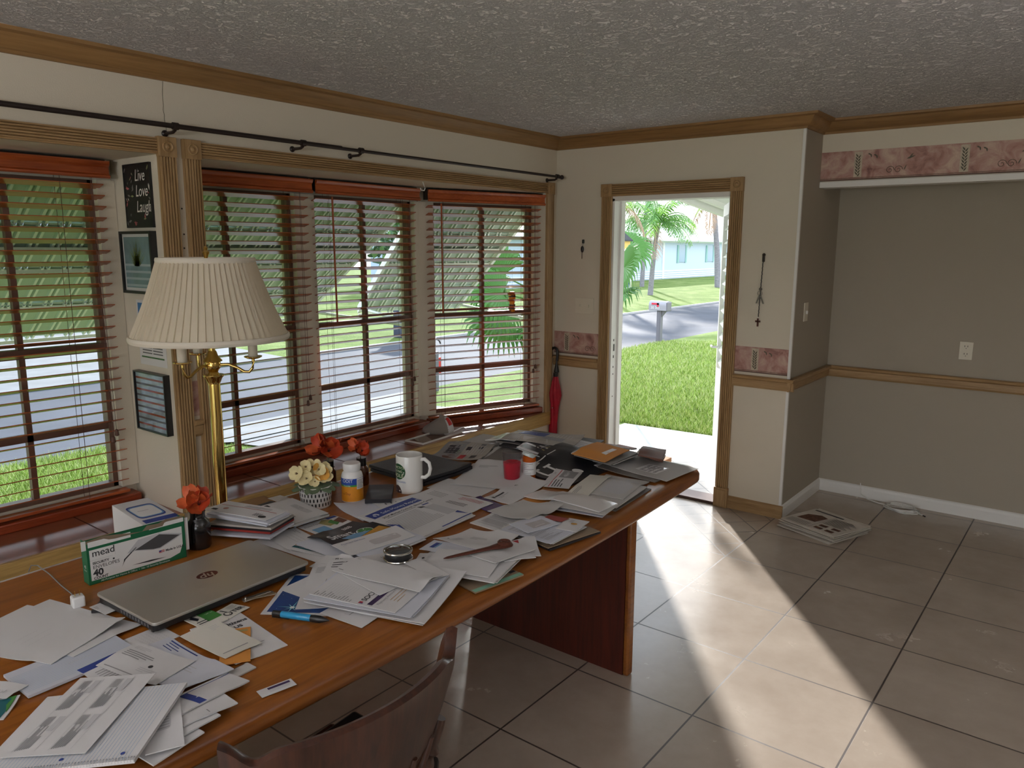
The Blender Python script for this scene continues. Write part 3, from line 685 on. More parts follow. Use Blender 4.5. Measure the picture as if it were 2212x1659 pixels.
b = MB(); b.add([(-26.4, 6.5, 2.25), (-26.4, 19.5, 2.25), (-30, 19.5, 3.2), (-30, 6.5, 3.2), (-33.6, 6.5, 2.25), (-33.6, 19.5, 2.25)], [(0, 1, 2, 3), (3, 2, 5, 4), (0, 3, 4), (1, 5, 2)]); b.build('roof', mat('grey_roof', '8b95a8', .7), t, solid=.1)
for y in (9.5, 13, 16.5): MB().box((-27.02, y-.6, .6), (-26.96, y+.6, 1.8)).build('window', mat('far_window_glass', '7f9fb8', .15), t)

# palms
M_frond = mat('palm_frond', '6f9a5c', .5, spec=.3); M_frond2 = mat('palm_frond_bright', '8cc04a', .5, spec=.3); M_dry = mat('dry_frond', 'b79a86', .8); M_trunk = mat('palm_trunk', '8d8a94', .85, var=.3, vscale=8, stretch=(1, 1, 4))
def pinnate(b, base, az, el, ln, droop, r, k, lw=.02, ll=.45):
    pts = []; d = Vector((math.cos(az)*math.cos(el), math.sin(az)*math.cos(el), math.sin(el))); p = Vector(base); n = 12
    for i in range(n+1):
        pts.append(p.copy()); p += d*(ln/n); d = (d+Vector((0, 0, -droop/n*(.4+1.6*i/n)))).normalized()
    b.tube(pts, [.03*(1-i/(n+1))+.006 for i in range(n+1)], 5, k=k)
    side = Vector((-math.sin(az), math.cos(az), 0))
    for i in range(34):
        f = .12+.88*i/34; q = f*n; j = min(int(q), n-1); c = pts[j].lerp(pts[j+1], q-j); ax = (pts[j+1]-pts[j]).normalized()
        L_ = ll*math.sin(PI*(f*.85+.1))+.12
        for s in (-1, 1):
            e = c+side*s*L_*.75+ax*L_*.35+Vector((0, 0, -L_*r.uniform(.35, .9))); m_ = c.lerp(e, .5)+Vector((0, 0, .05)); wv = ax*lw
            b.add([c, m_+wv, e, m_-wv], [(0, 1, 2, 3)], k)
def palm(label, x, y, top, n, ln, seed, lean=0, dry=3, rt=.11):
    r = random.Random(seed); t = thing('palm_tree', label, 'palm tree', (x, y, gz(x)), 'palms on the lawn across the road')
    g = gz(x)-.1; MB().tube([(x, y, g), (x+lean*.3, y, g+(top-g)*.4), (x+lean*.8, y, g+(top-g)*.8), (x+lean, y, top)], [rt*1.2, rt, rt*.9, rt*1.25], 10).build('trunk', M_trunk, t, smooth=True)
    b = MB()
    for i in range(n): pinnate(b, (x+lean, y, top+.1), i*2.4+r.uniform(-.3, .3), r.uniform(-.1, 1.2), ln*r.uniform(.8, 1.1), r.uniform(1.2, 2.2), r, 0 if r.random() < .65 else 1)
    b.build('fronds', [M_frond, M_frond2], t)
    if dry:
        b = MB()
        for i in range(dry): pinnate(b, (x+lean, y, top), i*2.1+seed, -.5, ln*.85, 2.2, r, 0)
        b.build('dead_fronds', M_dry, t)
palm('palm with a bare curved trunk in the middle of the open doorway view', -13.9, 27.7, 2.75, 28, 2.3, 3, .25, 2)
palm('palm with hanging dry fronds beside the jalousie door edge', -14.4, 36.6, 4.6, 28, 3.3, 5, -.5, 8, .15)
palm('tall palm rising behind the bare trunked palm', -17.5, 33.5, 6.2, 18, 2.8, 8, .2, 3)
palm('palm partly hidden by the door jamb, beyond the yard lantern', -12.6, 22.2, 3.5, 16, 2.4, 11, .1, 3)

# fan palm near the house corner
t = thing('fan_palm', 'bright green fan palm growing between the bay window and the doorway', 'palm', (-2.3, 3.9, gz(-2.3)))
M_fan = mat('fan_palm_leaf', '47772f', .45, spec=.3)
r = random.Random(4); c0 = Vector((-2.1, 3.3, gz(-2.3)))
MB().tube([c0, c0+Vector((0, 0, .5)), c0+Vector((.02, 0, 1.0))], [.13, .12, .10], 10).build('trunk', M_trunk, t, smooth=True)
def fan(center, hub, face, R_, seed):
    """one pleated fan leaf on its stalk"""
    b = MB(); h = Vector(hub); mid = center.lerp(h, .55)+Vector((0, 0, .12)); b.tube([center, mid, h], [.014, .011, .008], 6)
    ax = (h-mid).normalized(); fz = Vector(face).normalized(); sd = ax.cross(fz).normalized(); fz = sd.cross(ax).normalized(); rr = random.Random(seed)
    n = 30
    for i in range(n):
        a = -2.1+4.2*i/(n-1); d = ax*math.cos(a)+sd*math.sin(a); L_ = R_*(1-.18*abs(a)/2.1)*rr.uniform(.92, 1.05); w_ = R_*.062
        s2 = ax*(-math.sin(a))+sd*math.cos(a); dr = Vector((0, 0, -1))
        p1 = h+d*L_*.62; p2 = h+d*L_*.85+dr*L_*.10; p3 = h+d*L_*.95+dr*L_*.34
        b.add([h, p1+s2*w_, p1+fz*w_*.5, p1-s2*w_, p2+s2*w_*.5, p2-s2*w_*.5, p3], [(0, 1, 2), (0, 2, 3), (1, 4, 5, 3, 2), (4, 6, 5)])
    return b.build('fan_leaf', M_fan, t)
top = c0+Vector((.02, 0, 1.0))
for i, (hp, fc) in enumerate((((-.90, 2.56, 1.47), (.6, -.8, .5)), ((-.98, 2.50, 1.14), (.6, -.8, .7)), ((-1.7, 2.7, 1.25), (.3, -.9, .4)), ((-2.35, 2.3, 1.15), (0, -1, .4)), ((-2.55, 2.55, 1.35), (-.2, -.9, .5)), ((-3.0, 4.2, 1.6), (-.5, 0, 1)), ((-2.1, 4.6, 1.7), (.2, .6, 1)), ((-2.5, 2.5, .85), (.1, -1, .6)), ((-1.9, 2.7, .8), (.3, -1, .6)))):
    fan(top, hp, fc, .42 if i < 2 else .55, i)

# yard lantern with house-number sign, just past the door frame
t = thing('yard_lantern', 'yard lamp post with amber lantern and blue number sign outside the doorway', 'lamp post', (-1.56, 3.66, gz(-1.56)))
lx, ly = -1.56, 3.66
MB().tube([(lx, ly, gz(lx)), (lx, ly, 1.5)], .028, 10).build('post', M_black, t)
MB().lathe([(.05, 1.50), (.085, 1.60), (.11, 1.75), (.11, 1.76)], (lx, ly, 0), 6).build('lantern_glass', mat('amber_lantern_glass', 'e8c878', .4, spec=.3), t)
MB().lathe([(.15, 1.755), (.14, 1.77), (.05, 1.84), (.012, 1.87), (.012, 1.90)], (lx, ly, 0), 6).build('lantern_roof', M_black, t)
b = MB(); b.box((lx-.10, ly-.012, 1.18), (lx+.13, ly+.012, 1.46)); o = b.build('number_sign', mat('sign_white', (.75, .77, .8), .5), t)
b = MB()
for i in range(3): [b.box((lx-.09+q*.055, ly-.014, 1.20+i*.085), (lx-.09+q*.055+.04, ly-.013, 1.26+i*.085)) for q in range(4)]
o2 = b.build('sign_digits', mat('sign_blue', '3a4f9a', .5), None); o2.parent = o; o2.matrix_parent_inverse = o.matrix_world.inverted()

# small things on the verge, seen through the blinds
x, y = -5.0, 3.9
t = thing('yard_sign', 'small red and white yard sign on the verge beyond the middle blind', 'yard sign', (x, y, gz(x)))
MB().box((x-.01, y-.16, gz(x)+.25), (x+.01, y+.16, gz(x)+.5)).build('sign_panel', mat('red_sign', 'cc3a3a', .6), t); MB().tube([(x, y-.1, gz(x)), (x, y-.1, gz(x)+.3)], .006, 6).tube([(x, y+.1, gz(x)), (x, y+.1, gz(x)+.3)], .006, 6).build('stake', M_grey, t)
p = at(937, 836, z=-.45); x, y, g = p.x, p.y, gz(p.x)
t = thing('yard_post', 'short dark post with curled bracket outside the angled bay window', 'post', (x, y, g))
MB().box((x-.06, y-.06, g), (x+.06, y+.06, g+.62)).build('post', M_grey, t, bevel=.01)
b = MB(); b.tube([(x+.10*math.cos(a*.5)*(1-a/16), y+.10*math.cos(a*.5)*(1-a/16)*.6, g+.74+.10*math.sin(a*.5)*(1-a/16)) for a in range(13)], .012, 6); b.build('scroll', M_dark, t)
def shrub(label, x, y, h, wd, seed, name='shrub'):
    r = random.Random(seed); t = thing(name, label, 'shrub' if name == 'shrub' else 'tree', (x, y, gz(x)), 'greenery along the far side of the road')
    MB().tube([(x, y, gz(x)), (x, y, gz(x)+h*.6)], .07, 8).build('trunk', M_trunk, t)
    b = MB()
    for i in range(700):
        a, e, q = r.uniform(0, 6.28), r.uniform(-1, 1), r.random()**.4
        c = Vector((x+math.cos(a)*math.sqrt(1-e*e)*wd*q, y+math.sin(a)*math.sqrt(1-e*e)*wd*q, gz(x)+h*.62+e*h*.4*q)); s = r.uniform(.12, .28)
        v1 = Vector((r.uniform(-1, 1), r.uniform(-1, 1), r.uniform(-1, 1))).normalized()*s; v2 = Vector((r.uniform(-1, 1), r.uniform(-1, 1), r.uniform(-1, 1))).normalized()*s*.6
        b.add([c-v1, c+v2, c+v1, c-v2], [(0, 1, 2, 3)], r.randrange(2))
    b.build('foliage', [mat('leaf_dark', '49684a', .7), mat('leaf_mid', '6d8f58', .7)], t)
shrub('dark leafy shrub left of the far white house', -24, 6.5, 2.0, 1.3, 1); shrub('leafy shrub in front of the far white house', -24, 15.5, 2.2, 1.5, 2); shrub('broad tree between the far houses', -24, 21.4, 4.0, 1.7, 3, 'tree')
shrub('low shrub at the far driveway', -19, 6.6, 1.2, 1.0, 5)
t = thing('refuse_bin', 'dark blue wheeled bin across the road, seen past the middle blind', 'bin', (-10.4, 8.7, gz(-10.4)))
MB().prism([(-10.7, 8.4), (-10.1, 8.4), (-10.05, 9.0), (-10.75, 9.0)], gz(-10.4), gz(-10.4)+.95).build('bin_body', mat('bin_blue', '2c3350', .5), t, bevel=.03)
MB().box((-10.8, 8.35, gz(-10.4)+.95), (-10.0, 9.05, gz(-10.4)+1.02)).build('bin_lid', M_black, t, bevel=.02)
# ------------------------------------------------------------------ conference table
TZ = .74
M_top = wood('table_oak_veneer', '77400f', 'a0601f', 'y', .38, 13, coat=.25, fine=.8)
M_edge = wood('table_edge_oak', '683610', '94581f', 'y', .36, 13, coat=.25)
M_panel = wood('table_panel_cherry', '3a140c', '571f12', 'z', .4, 16, coat=.1)
YC, HL = -3.15, 1.53
def outline(ins=0, n=10):
    pts = []; rc = .10
    def half(y): t_ = (y-YC)/HL; return .578-.052*t_*t_-ins
    side = []
    y1 = HL-rc
    for i in range(25): y = YC-y1+2*y1*i/24; side.append((1.41+half(y), y))
    def corner(cx, cy, a0):
        return [(cx+(rc-ins)*math.cos(a0+PI/2*i/n), cy+(rc-ins)*math.sin(a0+PI/2*i/n)) for i in range(1, n)]
    hx = half(YC+y1)
    pts = side+corner(1.41+hx-rc+ins, YC+y1, 0)+[(1.41+hx-rc+ins, YC+HL-ins), (1.41-hx+rc-ins, YC+HL-ins)]+corner(1.41-hx+rc-ins, YC+y1, PI/2)
    pts += [(2.82-x, y) for x, y in side[::-1]]+corner(1.41-hx+rc-ins, YC-y1, PI)+[(1.41-hx+rc-ins, YC-HL+ins), (1.41+hx-rc+ins, YC-HL+ins)]+corner(1.41+hx-rc+ins, YC-y1, 1.5*PI)
    return pts
t = thing('conference_table', 'large oak conference table covered in loose mail, on two dark slab legs', 'table', (1.41, YC, 0))
MB().prism(outline(.045), TZ-.010, TZ).build('tabletop', M_top, t)
b = MB(); rings = [(.0455, TZ-.012), (.0455, TZ), (.044, TZ+.0002), (.020, TZ-.004), (.006, TZ-.011), (0, TZ-.020), (0, TZ-.044), (.005, TZ-.052), (.014, TZ-.055), (.06, TZ-.055)]
R_ = [outline(i) for i, z in rings]; n = len(R_[0]); vs = []; fs = []
for (i, z), rg in zip(rings, R_): vs += [(x, y, z) for x, y in rg]
for j in range(len(rings)-1): fs += [(j*n+q, j*n+(q+1) % n, (j+1)*n+(q+1) % n, (j+1)*n+q) for q in range(n)]
b.add(vs, fs); b.prism(outline(.058), TZ-.054, TZ-.011); b.build('table_edge', M_edge, t, smooth=True)
for y in (-2.17, -4.13):
    o = MB().box((1.09, y-.02, 0), (1.875, y+.02, TZ-.055)).build('leg', M_panel, t); 
    e2 = MB().box((1.875, y-.021, 0), (1.899, y+.021, TZ-.055)).build('leg_edging', M_edge, o, bevel=.008)
MB().box((1.36, -4.11, .42), (1.40, -2.19, .66)).build('stretcher', M_panel, t)

# ------------------------------------------------------------------ captain's chair
M_ch = wood('walnut_chair', '2a130b', '4a2616', 'z', .35, 16, coat=.3)
t = thing('captains_chair', 'dark wooden chair with curved crest rail pushed up to the table', 'chair', (2.02, -3.80, 0))
cc = Vector((1.9080, -3.7887, 0)); RA = 0.3712; A0, A1 = -0.80, 0.66      # crest arc around cc, opening to -X
def crest(u, v):
    a = A0+(A1-A0)*u; s = abs(2*u-1)
    ear = .030*max(0, (s-.86)/.14)**.8 if s > .86 else 0
    dip = -.012*math.exp(-((s-.80)/.08)**2)
    topz = .835+.018*math.cos(a*1.5)+ear+dip; bot = .655+.03*s*s
    return a, topz, bot
b = MB(); NU = 48; vs = []; fs = []
sec = [(-.013, 0), (-.016, .3), (-.015, .8), (-.010, .97), (.002, 1.0), (.014, .97), (.018, .8), (.016, .3), (.012, 0)]
for i in range(NU+1):
    a, tz_, bz = crest(i/NU, 0)
    for r_, f in sec:
        rr = RA+r_+.04*f-.02; vs.append((cc.x+rr*math.cos(a), cc.y+rr*math.sin(a), bz+(tz_-bz)*f))
k = len(sec); fs = [(i*k+j, i*k+(j+1) % k, (i+1)*k+(j+1) % k, (i+1)*k+j) for i in range(NU) for j in range(k)]+[tuple(range(k)), tuple(NU*k+j for j in range(k))[::-1]]
b.add(vs, fs); b.build('crest_rail', M_ch, t, smooth=True)
SZ = .45
seat = [(1.80, -4.0), (1.76, -3.52), (2.12, -3.52), (2.22, -3.64), (2.25, -3.79), (2.22, -3.92), (2.12, -4.03)]
MB().prism(seat, SZ-.035, SZ).build('seat', M_ch, t, bevel=.012)
MB().prism([(1.80+(x-1.77)*.85, -3.70+(y+3.81)*.80) for x, y in seat], SZ, SZ+.018).build('seat_pad', mat('black_vinyl', (.012, .012, .013), .35), t, bevel=.012)
def turned(p0, p1, r): 
    p0, p1 = Vector(p0), Vector(p1); L_ = (p1-p0).length; q = (p1-p0).to_track_quat('Z', 'Y').to_matrix().to_4x4()
    prof = [(r*.7, 0), (r*.75, .12), (r*1.15, .2), (r*.75, .24), (r*1.2, .3), (r*1.35, .45), (r*1.1, .6), (r*.75, .66), (r*1.2, .71), (r*.8, .76), (r*.8, .92), (r*.7, 1)]
    return MB().lathe([(a, z*L_) for a, z in prof], n=12, M=Matrix.Translation(p0) @ q)
for a, f, r in ((-.70, .93, .020), (.58, .93, .020), (-.4, .9, .010), (-.2, .9, .010), (0, .9, .010), (.2, .9, .010), (.4, .9, .010)):
    x0, y0 = cc.x+.315*math.cos(a), cc.y+.315*math.sin(a)*.75
    turned((x0, y0, SZ-.01), (cc.x+(RA-.004)*math.cos(a), cc.y+(RA-.004)*math.sin(a), .68), r).build('spindle', M_ch, t, smooth=True)
L4 = [((1.82, -3.98), (1.76, -4.03)), ((1.80, -3.64), (1.75, -3.58)), ((2.18, -3.95), (2.25, -4.01)), ((2.18, -3.66), (2.25, -3.60))]
for (a, c) in L4: turned((*c, 0), (*a, SZ-.03), .018).build('leg', M_ch, t, smooth=True)
for a, c in (((1.785, -4.0, .2), (2.22, -3.98, .2)), ((1.775, -3.61, .2), (2.22, -3.63, .2)), ((2.0, -3.99, .2), (2.0, -3.62, .2))): turned(a, c, .010).build('stretcher', M_ch, t, smooth=True)

# ------------------------------------------------------------------ brass floor lamp
M_brass = mat('polished_brass', (.72, .50, .16), .14, 1.0)
def shade_mat():
    m = bpy.data.materials.new('pleated_shade_fabric'); m.use_nodes = True; t_ = m.node_tree; N = t_.nodes; L = t_.links; N.remove(N['Principled BSDF'])
    d = N.new('ShaderNodeBsdfDiffuse'); d.inputs[0].default_value = lin('e4d9c4'); tr = N.new('ShaderNodeBsdfTranslucent'); tr.inputs[0].default_value = lin('e4d5b8')
    x = N.new('ShaderNodeMixShader'); x.inputs[0].default_value = .25; L.new(d.outputs[0], x.inputs[1]); L.new(tr.outputs[0], x.inputs[2]); L.new(x.outputs[0], N['Material Output'].inputs[0]); return m
M_shade = shade_mat(); M_trim = mat('shade_binding', 'ddd5c6', .8)
lx, ly = .70, -3.165
t = thing('floor_lamp', 'brass floor lamp with a wide white pleated shade and candle arms', 'floor lamp', (lx, ly, 0))
rt, rb = .163, .268; dc = Vector((CAM[0]-lx, CAM[1]-ly)).normalized()*rb
zt, zb_ = zat(442, 562, lx, ly), zat(450, 746, lx+dc.x, ly+dc.y)
b = MB(); NP = 64
def sh(u, v):
    k = u*NP; fr = k % 1; a = 2*PI*(k-fr+min(fr*1.15, 1) if fr < .87 else k)/NP
    r_ = rb+(rt-rb)*v-.010*math.sin(PI*v)*.6 + (.0065*(fr if fr < .8 else (1-fr)*4)-.003)
    return (lx+r_*math.cos(a), ly+r_*math.sin(a), zb_+(zt-zb_)*v)
b.grid(sh, NP*5, 10); b.build('lamp_shade', M_shade, t)
b = MB()
def ring(r_, z, rr, hh): return [(r_+rr*math.cos(2*PI*i/10), z+hh*math.sin(2*PI*i/10)) for i in range(11)]
b.lathe(ring(rb, zb_, .006, .011), (lx, ly, 0), 56, cap=False).build('shade_binding', M_trim, t, smooth=True)
b = MB(); b.lathe(ring(rt, zt, .005, .010), (lx, ly, 0), 48, cap=False); b.build('shade_binding', M_trim, t, smooth=True)
b = MB()
for i in range(3): a = i*2.094+.4; b.tube([(lx, ly, zt+.004), (lx+rt*math.cos(a), ly+rt*math.sin(a), zt)], .0025, 6)
b.lathe([(.016, zt-.01), (.018, zt+.003), (.006, zt+.008), (.009, zt+.018), (.013, zt+.028), (.006, zt+.036), (.008, zt+.043), (.002, zt+.050)], (lx, ly, 0), 16); b.build('finial', M_brass, t, smooth=True)
zu = zat(462, 757, lx, ly); z2 = zat(463, 806, lx, ly)
b = MB(); b.lathe([(.0115, zu-.005), (.0115, zt)], (lx, ly, 0), 14)
prof = [(.013, zu), (.016, zu-.006), (.020, zu-.020), (.032, zu-.034), (.034, zu-.038), (.026, zu-.042), (.028, zu-.050), (.027, zu-.062), (.020, zu-.070), (.016, zu-.078), (.021, zu-.086), (.022, zu-.090)]
b.lathe(prof, (lx, ly, 0), 24).build('urn', M_brass, t, smooth=True)
zc_ = zu-.088
MB().lathe([(.037, zc_), (.037, zc_-.004), (.030, zc_-.012), (.025, zc_-.024), (.021, zc_-.032), (.0215, zc_-.036)], (lx, ly, 0), 28).build('collar', M_brass, t, smooth=True)
MB().lathe([(.021, zc_-.034), (.0215, .62), (.024, .5), (.028, .3), (.03, .10), (.05, .07), (.05, .06), (.03, .05)], (lx, ly, 0), 28).build('pole', M_brass, t, smooth=True)
MB().lathe([(.14, 0), (.142, .012), (.12, .02), (.06, .035), (.04, .055)], (lx, ly, 0), 36).build('base', M_brass, t, smooth=True)
M_candle = mat('candle_sleeve', 'd8d0c0', .6)
ca = math.atan2(CR.y, CR.x)
for d, nm in ((math.radians(8), 0), (math.radians(-112), 0), (math.radians(132), 0)):
    a = ca+d; ux, uy = math.cos(a), math.sin(a); za = zu-.052; R0 = .142
    P_ = [(.024, za), (.055, za+.001), (.085, za-.012), (.108, za-.027), (.126, za-.028), (.138, za-.014), (R0, za+.010), (R0, za+.022)]
    arm = MB().tube([(lx+r_*ux, ly+r_*uy, z) for r_, z in P_], .0055, 10).build('lamp_arm', M_brass, t, smooth=True)
    MB().lathe([(.005, za+.018), (.02, za+.021), (.031, za+.026), (.032, za+.030), (.018, za+.028)], (lx+R0*ux, ly+R0*uy, 0), 22).build('drip_pan', M_brass, arm, smooth=True)
    MB().lathe([(.0165, za+.026), (.0165, zb_+.06)], (lx+R0*ux, ly+R0*uy, 0), 20).build('candle_sleeve', M_candle, arm, smooth=True)

# ------------------------------------------------------------------ things on the walls
M_ivory = mat('ivory_plate', (.70, .65, .53), .4)
t = thing('switch_plate', 'cream double switch plate between window and open door', 'light switch', (.26, 0, 1.26))
MB().box((.18, -.006, 1.203), (.338, 0, 1.318)).build('plate', M_ivory, t, bevel=.003)
for x in (.222, .296): MB().box((x-.004, -.016, 1.252), (x+.004, -.004, 1.270)).build('toggle', M_ivory, t)
t = thing('switch_plate', 'cream light switch on the alcove side wall', 'light switch', (1.741, .22, 1.28))
MB().box((1.741, .185, 1.225), (1.747, .255, 1.34)).build('plate', M_ivory, t, bevel=.002); MB().box((1.745, .216, 1.27), (1.757, .224, 1.29)).build('toggle', M_white, t)
t = thing('outlet_plate', 'cream wall outlet above the alcove chair rail', 'outlet', (2.557, .778, 1.05))
MB().box((2.520, .772, .995), (2.594, .778, 1.108)).build('plate', M_ivory, t, bevel=.003)
b = MB()
for z in (1.028, 1.075): [b.box((2.557+dx-.0015, .7708, z), (2.557+dx+.0015, .772, z+.010)) for dx in (-.008, .008)]; b.box((2.555, .7708, z-.010), (2.559, .772, z-.006))
b.build('sockets', M_black, t)
# key fob left of the door
t = thing('key_fob', 'black key fob hanging on a black hook beside the door casing', 'key', (.24, 0, 1.66))
MB().box((.233, -.012, 1.70), (.249, 0, 1.728)).build('hook', M_black, t, bevel=.004)
MB().tube([(.241, -.010, 1.706), (.236, -.011, 1.694), (.240, -.011, 1.684), (.246, -.011, 1.694), (.241, -.010, 1.706)], .001, 6).build('key_ring', mat('steel', (.5, .5, .5), .3, 1), t)
b = MB(); b.ball((.236, -.010, 1.660), .018, 8, sc=(.72, .4, 1.3)); b.build('fob', M_black, t, smooth=True)
MB().box((.2325, -.011, 1.594), (.2365, -.009, 1.640)).build('key_blade', M_dark, t)
# cord with keys and a wooden cross right of the door
t = thing('cross_keyring', 'black cord with a wooden cross and keys on a hook right of the door', 'keyring', (1.54, 0, 1.4))
b = MB(); b.ball((1.543, -.008, 1.632), .010, 6); b.box((1.536, -.014, 1.590), (1.548, 0, 1.625)); b.build('hook', M_dark, t)
b = MB(); pts = [(1.541-.010*(i/40)+.0012*math.sin(i*2.4), -.010+.0012*math.cos(i*2.4), 1.615-.36*i/40) for i in range(41)]; b.tube(pts, .0028, 6); b.build('braided_cord', M_black, t)
b = MB(); cx_, cz = 1.533, 1.400; b.tube([(cx_+.014*math.cos(a*.42), -.012, cz+.014*math.sin(a*.42)) for a in range(16)], .0013, 6); b.ball((1.536, -.011, 1.425), .010, 6)
b.build('key_ring', mat('dull_steel', (.22, .21, .19), .35, 1), t)
for dx, dz in ((-.018, -.050), (.022, -.052)): 
    b = MB(); b.add([(cx_+.1*dx+p, -.011+q, cz-.012+r_) for q in (-.001, .001) for p, r_ in ((-.005, 0), (.005, 0), (.004+dx, dz), (-.004+dx, dz))], [(0, 1, 2, 3), (7, 6, 5, 4), (0, 4, 5, 1), (1, 5, 6, 2), (2, 6, 7, 3), (3, 7, 4, 0)]); b.build('key', mat('dull_steel', (.22, .21, .19), .35, 1), t)
b = MB(); b.box((1.5245, -.013, 1.196), (1.5345, -.007, 1.246)); b.box((1.514, -.013, 1.222), (1.545, -.007, 1.233)); b.build('wooden_cross', mat('dark_red_wood', (.10, .03, .02), .5), t)
# umbrella hooked on the chair rail in the corner
t = thing('umbrella', 'folded red umbrella with black crook handle hooked in the corner', 'umbrella', (.03, -.06, .1))
M_redf = mat('red_nylon', 'b3102c', .55, var=.25, vscale=14)
ux, uy = .062, -.048
b = MB(); pts = [(ux-.052, uy, .875), (ux-.053, uy, .905)]+[(ux-.027+.027*math.cos(PI-i*PI/8), uy, .918+.027*math.sin(i*PI/8)) for i in range(9)]+[(ux, uy, .88), (ux-.003, uy, .85)]
b.tube(pts, .0105, 12); b.build('crook_handle', M_black, t, smooth=True)
b = MB(); b.lathe([(.006, .855), (.007, .835), (.020, .772), (.019, .765), (.010, .762)], (ux-.006, uy, 0), 14); b.lathe([(.018, .760), (.019, .735), (.018, .732)], (ux-.012, uy, 0), 14); b.build('runner', M_black, t, smooth=True)
b = MB(); n = 40; vs = []; prof = [(.016, .735), (.024, .70), (.034, .66), (.044, .615), (.046, .59), (.040, .55), (.032, .49), (.030, .42), (.030, .30), (.024, .16), (.010, .04), (.005, .02)]
for r_, z in prof:
    for i in range(n):
        a = 2*PI*i/n; q = 1+.16*math.sin(a*8+z*18); vs.append((ux-.012-(.735-z)*.045+r_*q*math.cos(a), uy+min(r_*q*math.sin(a)*.85, .043), z))
b.add(vs, [(j*n+i, j*n+(i+1) % n, (j+1)*n+(i+1) % n, (j+1)*n+i) for j in range(len(prof)-1) for i in range(n)])
b.build('folded_canopy', M_redf, t, smooth=True)
b = MB(); b.ball((ux-.015, uy-.034, .50), .005, 6); b.build('snap_button', mat('chrome', (.7, .7, .7), .1, 1), t)
# pictures on the side wall of the deep window
def plaque(name, label, cat, x0, x1, z0, z1, frame_m, depth, fw):
    t_ = thing(name, label, cat, ((x0+x1)/2, -2.948, z0)); y = -2.948
    b_ = MB(); b_.box((x0, y-depth, z0), (x1, y, z0+fw)); b_.box((x0, y-depth, z1-fw), (x1, y, z1)); b_.box((x0, y-depth, z0+fw), (x0+fw, y, z1-fw)); b_.box((x1-fw, y-depth, z0+fw), (x1, y, z1-fw)); b_.build('frame', frame_m, t_)
    return t_, y
M_paper = mat('white_paper', (.72, .71, .70), .7)
sv_ = [('f2efe8',), ]
t, y = plaque('wall_sign', 'black floral sign reading Live Love Laugh beside the lamp', 'sign', -.285, -.052, 1.748, 2.022, M_black, .012, .006)
MB().box((-.279, y-.010, 1.754), (-.058, y, 2.016)).build('panel', mat('sign_black', (.012, .012, .012), .5), t)
INK = [mat('sign_ink_white', 'e6e2da', .6), mat('sign_ink_pink', 'c06a6e', .6), mat('sign_ink_grey', '7d7c7a', .6), mat('sign_ink_green', '8a9468', .6)]
b = MB()
for w_, z in (('Live', 1.948), ('Love', 1.882), ('Laugh', 1.815), ):
    vs, fs = text_mesh(w_, .070, shear=.22, bold=.0); b.add([(-.185+vx*.78, y-.0108, z+vy) for vx, vy, _ in vs], fs, 0)
vs, fs = text_mesh('o', .05, shear=.22); b.add([(-.073+vx*.6, y-.0108, 1.815+vy) for vx, vy, _ in vs], fs, 0)
r = random.Random(2)
for i in range(64):
    x, z = r.uniform(-.274, -.064), r.uniform(1.76, 2.01)
    if -.20 < x < -.075 and (1.80 < z < 1.99): continue
    a0 = r.uniform(0, 6); l = r.uniform(.006, .017); w_ = l*.35; ca_, sa_ = math.cos(a0), math.sin(a0)
    b.add([(max(-.278, min(-.059, x+p*ca_-q*sa_)), y-.0106, max(1.756, min(2.014, z+p*sa_+q*ca_))) for p, q in ((-l, 0), (0, w_), (l, 0), (0, -w_))], [(0, 1, 2, 3)], r.choice((1, 2, 2, 3, 0)))
b.build('lettering', INK, t)
t, y = plaque('framed_print', 'black framed print of a green plant below the black sign', 'picture', -.332, -.052, 1.458, 1.733, M_black, .030, .012)
MB().box((-.320, y-.020, 1.470), (-.064, y, 1.721)).build('mat_board', mat('mat_board_white', (.6, .6, .58), .3), t)
M_gl = mat('picture_glazing', '6f8a8e', .08, var=.3, vscale=9, spec=.8)
MB().box((-.308, y-.021, 1.484), (-.076, y-.020, 1.708)).build('print', M_gl, t)
b = MB()
for i in range(90):
    a0 = r.uniform(.4, 2.74); l = r.uniform(.05, .13); x, z = -.20+r.uniform(-.02, .02), 1.58; 
    b.add([(x-.002, y-.0214, z), (x+.002, y-.0214, z), (max(-.306, min(-.078, x+math.cos(a0)*l*.7)), y-.0214, min(1.706, z+math.sin(a0)*l))], [(0, 1, 2)], i % 2)
for q in range(4): b.box((-.308, y-.0213, 1.49+q*.03), (-.076, y-.0211, 1.50+q*.03), k=2)
b.build('print_plant', [mat('print_green', '7d8c2e', .2), mat('print_olive', '566022', .2), mat('print_grey', '9fb0b4', .2)], t)
t = thing('pinned_leaflet', 'pinned paper leaflet with blue heading behind the lamp shade', 'paper', (-.16, -2.948, 1.135)); y = -2.948
MB().box((-.278, y-.0015, 1.132), (-.040, y, 1.428)).build('sheet', M_paper, t)
b = MB(); b.box((-.265, y-.002, 1.36), (-.055, y-.0016, 1.415), k=0); b.box((-.262, y-.002, 1.165), (-.06, y-.0016, 1.172), k=1)
for q in range(12): b.box((-.25, y-.002, 1.185+q*.013), (-.165, y-.0016, 1.190+q*.013), k=2); b.box((-.155, y-.002, 1.185+q*.013), (-.07, y-.0016, 1.190+q*.013), k=2)
b.build('printing', [mat('leaflet_blue', '3f77a8', .6), mat('leaflet_green', '3f6a3a', .6), mat('print_ink', (.12, .12, .12), .7)], t)
t, y = plaque('framed_print', 'black framed picture low on the window side wall, striped by reflections', 'picture', -.306, -.030, .825, 1.102, M_black, .030, .006)
